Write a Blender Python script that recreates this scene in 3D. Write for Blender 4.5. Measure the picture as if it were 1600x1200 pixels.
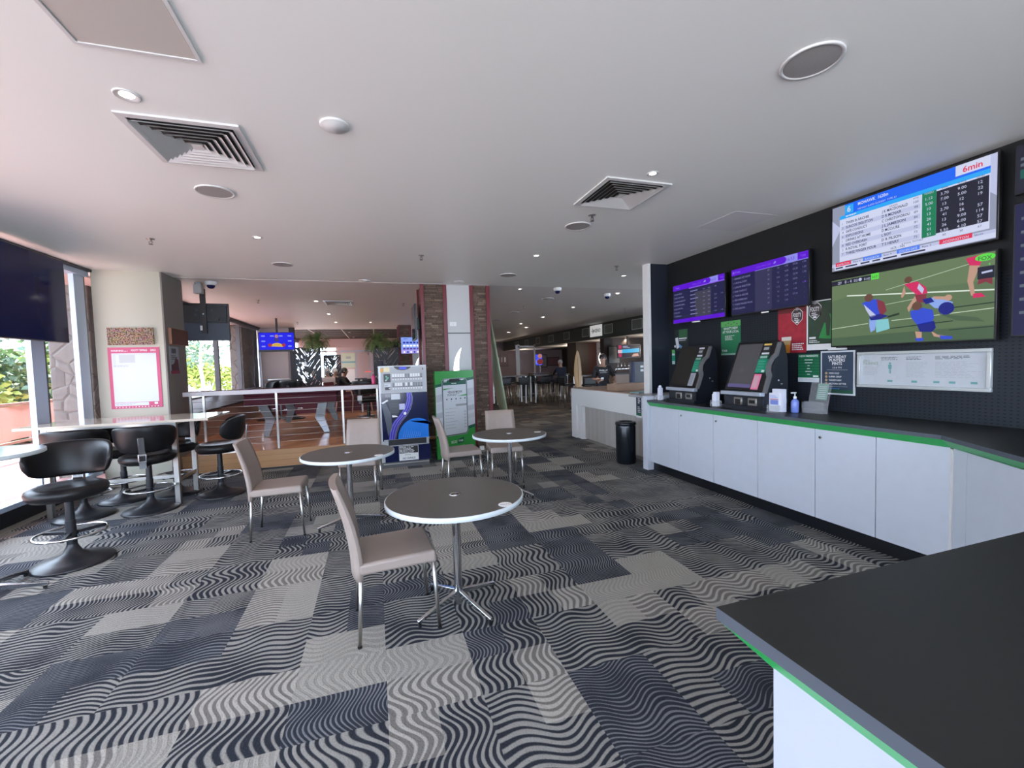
import bpy, bmesh, math, random
from mathutils import Vector, Matrix
PI = math.pi
R = math.radians
for o in list(bpy.data.objects):
    bpy.data.objects.remove(o)
SC = bpy.context.scene
COL = SC.collection

# ---------------------------------------------------------------- camera, world, sun, exposure
YAW, PITCH, ROLL, FPX = 0.30577, 0.04772, 0.03020, 675.56
CAMZ = 1.55
_f = Vector((math.sin(YAW) * math.cos(PITCH), math.cos(YAW) * math.cos(PITCH), -math.sin(PITCH)))
_r = Vector((math.cos(YAW), -math.sin(YAW), 0))
_d = _f.cross(_r)
_r2 = _r * math.cos(ROLL) + _d * math.sin(ROLL)
_d2 = -_r * math.sin(ROLL) + _d * math.cos(ROLL)
cam = bpy.data.cameras.new('camera')
camo = bpy.data.objects.new('camera', cam)
COL.objects.link(camo)
_m = Matrix((_r2, -_d2, -_f)).transposed().to_4x4()
_m.translation = Vector((0, 0, CAMZ))
camo.matrix_world = _m
cam.sensor_width = 36.0
cam.lens = FPX / 1600 * 36.0
cam.clip_start = 0.05
cam.clip_end = 300
SC.camera = camo

W = bpy.data.worlds.new('world')
SC.world = W
W.use_nodes = True
bg = W.node_tree.nodes['Background']
bg.inputs[0].default_value = (0.66, 0.80, 1.0, 1)
bg.inputs[1].default_value = 4.2
sun = bpy.data.lights.new('sun', 'SUN')
sun.energy = 13.0
sun.angle = R(1.0)
sun.color = (1.0, 0.95, 0.86)
suno = bpy.data.objects.new('sun', sun)
COL.objects.link(suno)
suno.rotation_euler = Vector((0.10, -0.55, -0.95)).to_track_quat('-Z', 'Y').to_euler()
SC.view_settings.view_transform = 'Standard'
SC.view_settings.look = 'None'
SC.view_settings.gamma = 1
SC.view_settings.use_curve_mapping = False
SC.view_settings.exposure = 1.25

CZ = 2.98      # ceiling height

# ---------------------------------------------------------------- materials
MATS = {}
SCR = 0.42     # brightness of the lit screens against the daylight


def M(name, col=(0.5, 0.5, 0.5), rough=0.5, metal=0.0, emit=None, es=1.0, var=0.0, vs=8.0, spec=0.5, bump=0.0, bs=60.0, alpha=1.0, trans=0.0, coat=0.0):
    if name in MATS:
        return MATS[name]
    m = bpy.data.materials.new(name)
    m.use_nodes = True
    nt = m.node_tree
    b = nt.nodes['Principled BSDF']
    b.inputs['Base Color'].default_value = (*col, 1)
    b.inputs['Roughness'].default_value = rough
    b.inputs['Metallic'].default_value = metal
    b.inputs['Specular IOR Level'].default_value = spec
    b.inputs['Alpha'].default_value = alpha
    b.inputs['Transmission Weight'].default_value = trans
    b.inputs['Coat Weight'].default_value = coat
    if emit is not None:
        b.inputs['Emission Color'].default_value = (*emit, 1)
        b.inputs['Emission Strength'].default_value = es
    if var > 0 or bump > 0:
        tc = nt.nodes.new('ShaderNodeTexCoord')
        nz = nt.nodes.new('ShaderNodeTexNoise')
        nz.inputs['Scale'].default_value = vs
        nz.inputs['Detail'].default_value = 4
        nt.links.new(tc.outputs['Object'], nz.inputs['Vector'])
        if var > 0:
            mx = nt.nodes.new('ShaderNodeMix')
            mx.data_type = 'RGBA'
            mx.inputs['A'].default_value = (*[c * (1 - var) for c in col], 1)
            mx.inputs['B'].default_value = (*[min(1, c * (1 + var)) for c in col], 1)
            nt.links.new(nz.outputs['Fac'], mx.inputs['Factor'])
            nt.links.new(mx.outputs['Result'], b.inputs['Base Color'])
        if bump > 0:
            n2 = nt.nodes.new('ShaderNodeTexNoise')
            n2.inputs['Scale'].default_value = bs
            nt.links.new(tc.outputs['Object'], n2.inputs['Vector'])
            bp = nt.nodes.new('ShaderNodeBump')
            bp.inputs['Strength'].default_value = bump
            bp.inputs['Distance'].default_value = 0.01
            nt.links.new(n2.outputs['Fac'], bp.inputs['Height'])
            nt.links.new(bp.outputs['Normal'], b.inputs['Normal'])
    MATS[name] = m
    return m


def E_(name, col=(1, 1, 1), s=1.0):
    """self-lit screen colour"""
    return M(name, (0.01, 0.01, 0.01), 0.5, emit=col, es=s * SCR, spec=0.2)


class NT:
    def __init__(s, name):
        s.m = bpy.data.materials.new(name)
        s.m.use_nodes = True
        s.t = s.m.node_tree
        s.b = s.t.nodes['Principled BSDF']
        MATS[name] = s.m

    def n(s, typ, **k):
        nd = s.t.nodes.new(typ)
        for a, v in k.items():
            setattr(nd, a, v)
        return nd

    def put(s, sock, v):
        if v is None:
            return
        if hasattr(v, 'links') or hasattr(v, 'is_linked'):
            s.t.links.new(v, sock)
        else:
            sock.default_value = v

    def math(s, op, a, b=None, c=None, clamp=False):
        nd = s.n('ShaderNodeMath', operation=op, use_clamp=clamp)
        s.put(nd.inputs[0], a)
        s.put(nd.inputs[1], b)
        s.put(nd.inputs[2], c)
        return nd.outputs[0]

    def mix(s, f, a, b):
        nd = s.n('ShaderNodeMix', data_type='RGBA')
        s.put(nd.inputs['Factor'], f)
        s.put(nd.inputs['A'], a if not isinstance(a, tuple) else (*a, 1))
        s.put(nd.inputs['B'], b if not isinstance(b, tuple) else (*b, 1))
        return nd.outputs['Result']

    def xyz(s, v=None):
        if v is None:
            v = s.n('ShaderNodeTexCoord').outputs['Object']
        nd = s.n('ShaderNodeSeparateXYZ')
        s.put(nd.inputs[0], v)
        return nd.outputs

    def comb(s, x=0.0, y=0.0, z=0.0):
        nd = s.n('ShaderNodeCombineXYZ')
        s.put(nd.inputs[0], x)
        s.put(nd.inputs[1], y)
        s.put(nd.inputs[2], z)
        return nd.outputs[0]

    def noise(s, v, scale, detail=2.0, dim='3D'):
        nd = s.n('ShaderNodeTexNoise', noise_dimensions=dim)
        s.put(nd.inputs['Vector'], v)
        nd.inputs['Scale'].default_value = scale
        nd.inputs['Detail'].default_value = detail
        return nd.outputs['Fac']

    def white(s, v):
        nd = s.n('ShaderNodeTexWhiteNoise', noise_dimensions='3D')
        s.put(nd.inputs['Vector'], v)
        return nd.outputs['Value'], nd.outputs['Color']

    def bump(s, h, strength=0.3, dist=0.01):
        nd = s.n('ShaderNodeBump')
        nd.inputs['Strength'].default_value = strength
        nd.inputs['Distance'].default_value = dist
        s.put(nd.inputs['Height'], h)
        s.t.links.new(nd.outputs['Normal'], s.b.inputs['Normal'])


def carpet():
    k = NT('carpet')
    x, y, z = k.xyz()
    ma = k.math
    # coarse rectangles choose the run of the lines, fine ones the colouring
    row = ma('FLOOR', ma('DIVIDE', ma('ADD', y, 0.08), 0.5))
    xo = ma('ADD', ma('MULTIPLY', ma('MODULO', ma('ABSOLUTE', row), 2.0), 0.43), x)
    cx = ma('FLOOR', ma('DIVIDE', ma('ADD', xo, 0.01), 0.86))
    cv, cc = k.white(k.comb(cx, row, 3.0))
    fx = ma('FLOOR', ma('DIVIDE', ma('ADD', x, 0.01), 0.43))
    fy = ma('FLOOR', ma('DIVIDE', ma('ADD', y, 0.08), 0.25))
    fv, fc = k.white(k.comb(fx, ma('FLOOR', ma('DIVIDE', ma('ADD', fy, ma('MODULO', ma('ABSOLUTE', fx), 2.0)), 2.0)), 9.0))
    gx = ma('FLOOR', ma('DIVIDE', ma('ADD', x, 0.225), 0.43))
    gv, gc = k.white(k.comb(gx, fy, 21.0))
    fv2 = ma('ADD', ma('MULTIPLY', fv, 0.75), ma('MULTIPLY', gv, 0.25))
    pos = k.comb(x, y, ma('MULTIPLY', cv, 3.0))
    w1 = ma('SUBTRACT', k.noise(pos, 1.6, 1.0), 0.5)
    ph = ma('MULTIPLY', cv, 40.0)
    ampl = ma('MULTIPLY_ADD', k.white(k.comb(cx, row, 5.0))[0], 0.018, 0.016)
    warp = ma('MULTIPLY', w1, 0.28)
    sx = ma('MULTIPLY', ma('SINE', ma('ADD', ma('MULTIPLY', y, 22.0), ph)), ampl)
    sy = ma('MULTIPLY', ma('SINE', ma('ADD', ma('MULTIPLY', x, 20.0), ph)), ampl)
    u = ma('ADD', ma('ADD', x, sx), warp)
    v = ma('ADD', ma('ADD', y, sy), warp)
    pick = ma('GREATER_THAN', cv, 0.5)
    t = ma('ADD', ma('MULTIPLY', u, pick), ma('MULTIPLY', v, ma('SUBTRACT', 1.0, pick)))
    lite = ma('GREATER_THAN', fv2, 0.69)
    verylite = ma('GREATER_THAN', fv2, 0.80)
    dim = ma('LESS_THAN', fv2, 0.30)
    fr = ma('ADD', ma('ADD', 165.0, ma('MULTIPLY', ma('GREATER_THAN', k.white(k.comb(cx, row, 7.0))[0], 0.6), 60.0)), ma('MULTIPLY', dim, 110.0))
    s = ma('SINE', ma('MULTIPLY', t, fr))
    thick = ma('ADD', ma('MULTIPLY', ma('SUBTRACT', k.noise(pos, 3.2, 2.0), 0.55), 2.6), ma('MULTIPLY', dim, -0.35))
    fray = ma('MULTIPLY', ma('SUBTRACT', k.noise(k.comb(x, y, 0.0), 320.0, 2.0), 0.5), 1.6)
    line = ma('MULTIPLY_ADD', ma('ADD', ma('ADD', s, thick), fray), 1.3, 0.5, clamp=True)
    base = k.mix(lite, (0.020, 0.024, 0.035), (0.175, 0.165, 0.155))
    base = k.mix(dim, base, (0.026, 0.031, 0.043))
    base = k.mix(verylite, base, (0.30, 0.29, 0.265))
    top = k.mix(lite, (0.30, 0.295, 0.275), (0.43, 0.41, 0.37))
    top = k.mix(dim, top, (0.185, 0.195, 0.215))
    top = k.mix(verylite, top, (0.37, 0.355, 0.32))
    c = k.mix(line, base, top)
    # the far half of the carpet is browner
    far = ma('MULTIPLY_ADD', y, 0.16, -1.1, clamp=True)
    tint = k.mix(ma('GREATER_THAN', gv, 0.75), (0.030, 0.024, 0.022), (0.10, 0.055, 0.03))
    c2 = k.mix(0.78, c, tint)
    c = k.mix(far, c, c2)
    mott = k.noise(k.comb(x, y, 0.0), 120.0, 3.0)
    c = k.mix(ma('MULTIPLY', ma('ABSOLUTE', ma('SUBTRACT', mott, 0.5)), 1.6, clamp=True), c, (0.05, 0.05, 0.055))
    k.put(k.b.inputs['Base Color'], c)
    k.b.inputs['Roughness'].default_value = 0.95
    k.b.inputs['Specular IOR Level'].default_value = 0.15
    k.bump(ma('ADD', ma('MULTIPLY', line, 0.5), mott), 0.5, 0.006)
    return k.m


def stacked_stone(name='stacked_stone', ca=(0.215, 0.145, 0.105), cb=(0.075, 0.050, 0.040), cc=(0.30, 0.215, 0.155), sz=0.032):
    k = NT(name)
    x, y, z = k.xyz()
    ma = k.math
    xy = ma('ADD', x, ma('MULTIPLY', y, 0.83))
    row = ma('FLOOR', ma('DIVIDE', z, sz))
    rv, rc = k.white(k.comb(row, 1.0, 2.0))
    q = ma('DIVIDE', ma('ADD', xy, ma('MULTIPLY', rv, 3.0)), ma('MULTIPLY_ADD', rv, 0.12, 0.10))
    cv, ccol = k.white(k.comb(ma('FLOOR', q), row, 5.0))
    c = k.mix(cv, ca, cb)
    c = k.mix(ma('GREATER_THAN', cv, 0.9), c, cc)
    nz = k.noise(None if False else k.n('ShaderNodeTexCoord').outputs['Object'], 30.0, 5.0)
    c = k.mix(ma('MULTIPLY', nz, 0.6), c, tuple(v * 0.35 for v in ca))
    edge = ma('FRACT', ma('DIVIDE', z, sz))
    eg = ma('MINIMUM', ma('GREATER_THAN', edge, 0.12), ma('GREATER_THAN', ma('FRACT', q), 0.04))
    c = k.mix(eg, tuple(v * 0.2 for v in ca), c)
    k.put(k.b.inputs['Base Color'], c)
    k.b.inputs['Roughness'].default_value = 0.85
    k.bump(ma('ADD', ma('MULTIPLY', cv, 1.0), ma('ADD', eg, nz)), 0.8, 0.02)
    return k.m


def crazy_stone():
    k = NT('crazy_paving_stone')
    tc = k.n('ShaderNodeTexCoord').outputs['Object']
    vo = k.n('ShaderNodeTexVoronoi', feature='DISTANCE_TO_EDGE')
    k.put(vo.inputs['Vector'], tc)
    vo.inputs['Scale'].default_value = 3.2
    v2 = k.n('ShaderNodeTexVoronoi')
    k.put(v2.inputs['Vector'], tc)
    v2.inputs['Scale'].default_value = 3.2
    c = k.mix(k.noise(tc, 9.0, 5.0), k.mix(v2.outputs['Color'], (0.25, 0.225, 0.20), (0.16, 0.145, 0.135)), (0.11, 0.10, 0.093))
    c = k.mix(k.math('LESS_THAN', vo.outputs['Distance'], 0.006), c, (0.09, 0.08, 0.07))
    k.put(k.b.inputs['Base Color'], c)
    k.b.inputs['Roughness'].default_value = 0.9
    k.bump(k.math('MINIMUM', vo.outputs['Distance'], 0.08), 1.0, 0.2)
    return k.m


def planks(name, ca, cb, width, ang=0.0, length=1.6, rough=0.3, coat=0.0, upright=False):
    k = NT(name)
    x, y, z = k.xyz()
    ma = k.math
    c_, s_ = math.cos(ang), math.sin(ang)
    u = ma('ADD', ma('MULTIPLY', x, c_), ma('MULTIPLY', y, s_))
    v = ma('SUBTRACT', ma('MULTIPLY', y, c_), ma('MULTIPLY', x, s_))
    if upright:
        u, v = z, ma('ADD', y, x)
    else:
        v = ma('ADD', v, z)
    row = ma('FLOOR', ma('DIVIDE', v, width))
    rv, _ = k.white(k.comb(row, 2.0, 0.0))
    q = ma('DIVIDE', ma('ADD', u, ma('MULTIPLY', rv, 3.0)), length)
    cv, _ = k.white(k.comb(row, ma('FLOOR', q), 1.0))
    c = k.mix(cv, ca, cb)
    g = k.noise(k.comb(ma('MULTIPLY', u, 2.0), ma('MULTIPLY', v, 45.0), cv), 1.5, 4.0)
    c = k.mix(ma('MULTIPLY', g, 0.45), c, tuple(t * 0.5 for t in ca))
    fe = ma('FRACT', ma('DIVIDE', v, width))
    c = k.mix(ma('LESS_THAN', fe, 0.035), c, tuple(t * 0.3 for t in ca))
    k.put(k.b.inputs['Base Color'], c)
    k.b.inputs['Roughness'].default_value = rough
    k.b.inputs['Coat Weight'].default_value = coat
    return k.m


def pegboard():
    k = NT('perforated_wall')
    x, y, z = k.xyz()
    ma = k.math
    py = ma('SUBTRACT', ma('FRACT', ma('DIVIDE', y, 0.034)), 0.5)
    pz = ma('SUBTRACT', ma('FRACT', ma('DIVIDE', z, 0.026)), 0.5)
    ell = ma('ADD', ma('MULTIPLY', ma('MULTIPLY', py, py), 1.0), ma('MULTIPLY', ma('MULTIPLY', pz, pz), 2.6))
    hole = ma('LESS_THAN', ell, 0.055)
    c = k.mix(hole, (0.014, 0.018, 0.025), (0.0015, 0.0015, 0.002))
    seam = ma('LESS_THAN', ma('FRACT', ma('DIVIDE', ma('ADD', y, 0.1), 0.6)), 0.006)
    c = k.mix(seam, c, (0.006, 0.007, 0.009))
    k.put(k.b.inputs['Base Color'], c)
    k.b.inputs['Specular IOR Level'].default_value = 0.3
    k.b.inputs['Roughness'].default_value = 0.5
    return k.m


def leafy_lattice(scale):
    k = NT('laser_cut_leaf_pattern_%d' % int(scale))
    x, y, z = k.xyz()
    ma = k.math
    # leaves fan outward in curved rows
    a = ma('ADD', ma('MULTIPLY', ma('SINE', ma('MULTIPLY', z, 5.0)), 0.12), x)
    b = ma('ADD', z, ma('MULTIPLY', ma('ABSOLUTE', ma('SUBTRACT', ma('FRACT', ma('MULTIPLY', x, 1.6)), 0.5)), 0.9))
    vo = k.n('ShaderNodeTexVoronoi', feature='DISTANCE_TO_EDGE')
    k.put(vo.inputs['Vector'], k.comb(ma('MULTIPLY', a, scale * 0.62), ma('MULTIPLY', b, scale * 1.5), 0.0))
    vo.inputs['Scale'].default_value = 1.0
    solid = ma('LESS_THAN', vo.outputs['Distance'], 0.235)
    k.b.inputs['Base Color'].default_value = (0.012, 0.012, 0.014, 1)
    k.b.inputs['Roughness'].default_value = 0.4
    k.put(k.b.inputs['Alpha'], solid)
    return k.m


def brick_art():
    k = NT('collage_of_labels')
    x, y, z = k.xyz()
    ma = k.math
    row = ma('FLOOR', ma('DIVIDE', z, 0.026))
    rv, _ = k.white(k.comb(row, 4.0, 0.0))
    q = ma('FLOOR', ma('DIVIDE', ma('ADD', x, rv), 0.052))
    v, col = k.white(k.comb(q, row, 2.0))
    hs = k.n('ShaderNodeHueSaturation')
    k.put(hs.inputs['Color'], col)
    hs.inputs['Saturation'].default_value = 0.6
    c = k.mix(0.66, k.mix(0.5, hs.outputs['Color'], (0.9, 0.35, 0.05)), (0.12, 0.045, 0.02))
    c = k.mix(ma('GREATER_THAN', k.noise(k.comb(x, 0.0, z), 60.0, 3.0), 0.52), c, (0.05, 0.025, 0.015))
    k.put(k.b.inputs['Base Color'], c)
    k.b.inputs['Roughness'].default_value = 0.6
    return k.m


def speckle_metal(name, col, sp):
    k = NT(name)
    x, y, z = k.xyz()
    ma = k.math
    a = ma('SUBTRACT', ma('FRACT', ma('DIVIDE', x, sp)), 0.5)
    b = ma('SUBTRACT', ma('FRACT', ma('DIVIDE', y, sp)), 0.5)
    h = ma('LESS_THAN', ma('ADD', ma('MULTIPLY', a, a), ma('MULTIPLY', b, b)), 0.07)
    k.put(k.b.inputs['Base Color'], k.mix(h, col, tuple(t * 0.45 for t in col)))
    k.b.inputs['Roughness'].default_value = 0.5
    return k.m


MC = carpet()
MSTONE = stacked_stone()
MCRAZY = crazy_stone()
MFLOORWOOD = planks('polished_timber_boards', (0.74, 0.34, 0.16), (0.46, 0.18, 0.08), 0.13, R(52), 2.4, 0.30, 0.25)
MSTEPWOOD = planks('step_timber', (0.62, 0.34, 0.155), (0.52, 0.27, 0.12), 0.085, 0.0, 1.8, 0.35)
MDECK = planks('sunlit_red_decking', (0.46, 0.26, 0.23), (0.36, 0.19, 0.17), 0.14, 0.12, 3.0, 0.6)
MWHITEWOOD = planks('pale_whitewashed_board', (0.58, 0.55, 0.51), (0.50, 0.465, 0.42), 0.05, 0.0, 2.5, 0.55, 0.0, True)
MPEG = pegboard()
MART = brick_art()

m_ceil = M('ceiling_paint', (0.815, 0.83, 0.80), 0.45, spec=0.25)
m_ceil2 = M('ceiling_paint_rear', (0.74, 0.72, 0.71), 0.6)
m_white = M('white_paint', (0.76, 0.75, 0.73), 0.5)
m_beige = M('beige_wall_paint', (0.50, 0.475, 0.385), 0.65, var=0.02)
m_taupewall = M('taupe_wall_and_pier_shade', (0.20, 0.175, 0.16), 0.6)
m_navy = M('dark_navy_paint', (0.012, 0.016, 0.026), 0.4)
m_black = M('black_plastic', (0.008, 0.008, 0.009), 0.35)
m_blackm = M('black_matt_metal', (0.014, 0.014, 0.016), 0.42)
m_skirt = M('black_skirting', (0.006, 0.007, 0.010), 0.35)
m_leather = M('black_leather', (0.008, 0.008, 0.009), 0.36, spec=0.35, bump=0.1, bs=180)
m_base = M('stool_base_powdercoat', (0.014, 0.015, 0.019), 0.36)
m_taupe = M('taupe_leatherette', (0.315, 0.255, 0.222), 0.45, var=0.05, vs=20, bump=0.12, bs=250)
m_seam = M('taupe_piping', (0.24, 0.19, 0.165), 0.5)
m_chrome = M('chrome', (0.70, 0.71, 0.73), 0.13, 1.0)
m_steel = M('brushed_steel', (0.52, 0.50, 0.47), 0.32, 1.0)
m_darksteel = M('dark_steel', (0.20, 0.20, 0.21), 0.35, 1.0)
m_ttop = M('charcoal_laminate', (0.095, 0.086, 0.078), 0.38, var=0.06, vs=300)
m_tedge = M('white_plastic_edge', (0.62, 0.68, 0.70), 0.35)
m_alu = M('anodised_aluminium', (0.42, 0.50, 0.62), 0.45, 0.3)
m_alud = M('dark_window_seal', (0.035, 0.035, 0.04), 0.5)
m_panel = M('grey_stone_laminate', (0.545, 0.575, 0.64), 0.45, var=0.05, vs=9)
m_gap = M('panel_shadow_gap', (0.10, 0.10, 0.11), 0.6)
m_green = M('green_band', (0.022, 0.40, 0.085), 0.35)
m_ctop = M('dark_worktop', (0.016, 0.0165, 0.015), 0.42, var=0.12, vs=400, spec=0.38)
m_cedge = M('worktop_edge', (0.075, 0.085, 0.105), 0.40)
m_red = M('dark_red_paint', (0.145, 0.010, 0.018), 0.35)
m_pinkred = M('poster_pink', (0.55, 0.07, 0.16), 0.5)
m_wht = M('printed_white', (0.78, 0.78, 0.77), 0.5)
m_offw = M('paper_white', (0.62, 0.65, 0.68), 0.45)
m_grey = M('printed_grey', (0.34, 0.35, 0.36), 0.5)
m_txt = M('printed_dark_grey', (0.06, 0.06, 0.065), 0.5)
m_maroon = M('maroon_stain', (0.085, 0.014, 0.026), 0.6, spec=0.25)
m_oxred = M('maroon_wall', (0.11, 0.018, 0.032), 0.5)
m_glass = M('window_glass', (1, 1, 1), 0.0, alpha=0.05, spec=0.5)
m_acryl = M('clear_acrylic', (0.85, 0.87, 0.9), 0.12, alpha=0.09, spec=0.3)
m_screen = M('switched_off_screen', (0.006, 0.011, 0.065), 0.09, spec=0.35)
m_lamp = M('lamp_glow', (1, 1, 1), 0.4, emit=(1.0, 0.93, 0.80), es=9.0)
m_lampw = M('lamp_glow_warm', (1, 1, 1), 0.4, emit=(1.0, 0.95, 0.85), es=7.0)


# ---------------------------------------------------------------- mesh builder
class B:
    def __init__(s, *mats):
        s.bm = bmesh.new()
        s.mats = list(mats) or [m_white]
        s.xf = Matrix.Identity(4)

    def mi(s, m):
        if isinstance(m, int):
            return m
        if m not in s.mats:
            s.mats.append(m)
        return s.mats.index(m)

    def V(s, p):
        return s.bm.verts.new(s.xf @ Vector(p))

    def F(s, vs, m=0, sm=False):
        try:
            f = s.bm.faces.new(vs)
        except ValueError:
            return None
        f.material_index = s.mi(m)
        f.smooth = sm
        return f

    def box(s, x0, x1, y0, y1, z0, z1, m=0, bev=0.0, seg=2):
        v = [s.V((x, y, z)) for z in (z0, z1) for y in (y0, y1) for x in (x0, x1)]
        fs = [s.F([v[i] for i in q], m) for q in ((0, 2, 3, 1), (4, 5, 7, 6), (0, 1, 5, 4), (2, 6, 7, 3), (0, 4, 6, 2), (1, 3, 7, 5))]
        if bev > 0:
            es = list({e for f in fs for e in f.edges})
            r = bmesh.ops.bevel(s.bm, geom=es, offset=bev, segments=seg, profile=0.5, affect='EDGES')
            for f in r['faces']:
                f.material_index = s.mi(m)
                f.smooth = True
        return s

    def hexa(s, pts, m=0, bev=0.0, seg=2):
        """8 points: bottom ring of 4 then top ring of 4"""
        v = [s.V(p) for p in pts]
        fs = [s.F([v[i] for i in q], m) for q in ((3, 2, 1, 0), (4, 5, 6, 7), (0, 1, 5, 4), (1, 2, 6, 5), (2, 3, 7, 6), (3, 0, 4, 7))]
        if bev > 0:
            es = list({e for f in fs for e in f.edges})
            r = bmesh.ops.bevel(s.bm, geom=es, offset=bev, segments=seg, profile=0.5, affect='EDGES')
            for f in r['faces']:
                f.material_index = s.mi(m)
                f.smooth = True
        return s

    def prism(s, pts, z0, z1, m=0, mside=None):
        a = [s.V((p[0], p[1], z0)) for p in pts]
        b = [s.V((p[0], p[1], z1)) for p in pts]
        s.F(a[::-1], m)
        s.F(b, m)
        n = len(pts)
        for i in range(n):
            s.F([a[i], a[(i + 1) % n], b[(i + 1) % n], b[i]], m if mside is None else mside)
        return s

    def xprism(s, pts, x0, x1, m=0):
        """profile in (y,z) swept along x"""
        a = [s.V((x0, p[0], p[1])) for p in pts]
        b = [s.V((x1, p[0], p[1])) for p in pts]
        s.F(a, m)
        s.F(b[::-1], m)
        n = len(pts)
        for i in range(n):
            s.F([a[i], b[i], b[(i + 1) % n], a[(i + 1) % n]], m)
        return s

    def poly(s, pts, m=0):
        s.F([s.V(p) for p in pts], m)
        return s

    def lathe(s, prof, cx=0, cy=0, m=0, n=32, sm=True, sx=1, sy=1):
        rings = []
        for r, z in prof:
            if r < 1e-5:
                rings.append([s.V((cx, cy, z))])
            else:
                rings.append([s.V((cx + sx * r * math.cos(2 * PI * i / n), cy + sy * r * math.sin(2 * PI * i / n), z)) for i in range(n)])
        for k in range(len(rings) - 1):
            a, b = rings[k], rings[k + 1]
            mm = m[k] if isinstance(m, (list, tuple)) else m
            for i in range(n):
                j = (i + 1) % n
                if len(a) == 1 and len(b) == 1:
                    continue
                if len(a) == 1:
                    s.F([a[0], b[j], b[i]], mm, sm)
                elif len(b) == 1:
                    s.F([a[i], a[j], b[0]], mm, sm)
                else:
                    s.F([a[i], a[j], b[j], b[i]], mm, sm)
        return s

    def cyl(s, cx, cy, z0, z1, r, m=0, r2=None, n=24):
        r2 = r if r2 is None else r2
        return s.lathe([(0, z0), (r, z0)], cx, cy, m, n, False).lathe([(r, z0), (r2, z1)], cx, cy, m, n, True).lathe([(r2, z1), (0, z1)], cx, cy, m, n, False)

    def tube(s, pts, r, m=0, n=8, closed=False, sq=False, up=None):
        pts = [Vector(p) for p in pts]
        rings = []
        N = len(pts)
        prevx = None
        for i, p in enumerate(pts):
            if closed:
                t = pts[(i + 1) % N] - pts[(i - 1) % N]
            else:
                t = pts[min(i + 1, N - 1)] - pts[max(i - 1, 0)]
            t.normalize()
            if prevx is None:
                ref = Vector((0, 0, 1)) if abs(t.z) < 0.9 else Vector((0, 1, 0))
                if up is not None:
                    ref = Vector(up)
                ax = t.cross(ref).normalized()
            else:
                ax = (prevx - t * prevx.dot(t)).normalized()
            prevx = ax
            ay = t.cross(ax)
            rr = r[i] if isinstance(r, (list, tuple)) else r
            off = PI / 4 if sq else 0
            rings.append([s.V(p + (ax * math.cos(off + 2 * PI * q / n) + ay * math.sin(off + 2 * PI * q / n)) * rr) for q in range(n)])
        rng = range(N if closed else N - 1)
        for i in rng:
            a, b = rings[i], rings[(i + 1) % N]
            for q in range(n):
                s.F([a[q], a[(q + 1) % n], b[(q + 1) % n], b[q]], m, not sq)
        if not closed:
            s.F(rings[0][::-1], m)
            s.F(rings[-1], m)
        return s

    def bar(s, p, q, w, m=0):
        return s.tube([p, q], w * 0.7071, m, 4, sq=True)

    def ring(s, cx, cy, z, R_, r, m=0, n=40, k=8, sx=1, sy=1):
        return s.tube([(cx + sx * R_ * math.cos(2 * PI * i / n), cy + sy * R_ * math.sin(2 * PI * i / n), z) for i in range(n)], r, m, k, closed=True)

    def ball(s, c, r, m=0, n=12, sx=1, sy=1, sz=1):
        prof = [(math.sin(PI * i / n) * r, c[2] - math.cos(PI * i / n) * r * sz) for i in range(n + 1)]
        return s.lathe(prof, c[0], c[1], m, 2 * n, True, sx, sy)

    def make(s, name, parent=None, loc=None, rotz=0.0):
        bmesh.ops.recalc_face_normals(s.bm, faces=s.bm.faces)
        me = bpy.data.meshes.new(name)
        s.bm.to_mesh(me)
        s.bm.free()
        for m in s.mats:
            me.materials.append(m)
        o = bpy.data.objects.new(name, me)
        COL.objects.link(o)
        if parent is not None:
            o.parent = parent
        if loc is not None:
            o.location = loc
        o.rotation_euler.z = rotz
        return o


_TC = {}


def glyphs(txt, bold=False):
    key = (txt, bold)
    if key in _TC:
        return _TC[key]
    cu = bpy.data.curves.new('t', 'FONT')
    cu.body = txt
    cu.size = 1.0
    cu.resolution_u = 2
    if bold:
        cu.offset = 0.018
    ob = bpy.data.objects.new('t', cu)
    me = ob.to_mesh()
    vs = [tuple(v.co) for v in me.vertices]
    fs = [tuple(p.vertices) for p in me.polygons]
    ob.to_mesh_clear()
    bpy.data.objects.remove(ob)
    bpy.data.curves.remove(cu)
    if vs:
        x0 = min(v[0] for v in vs)
        x1 = max(v[0] for v in vs)
    else:
        x0 = x1 = 0
    _TC[key] = (vs, fs, x0, x1)
    return _TC[key]


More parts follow.
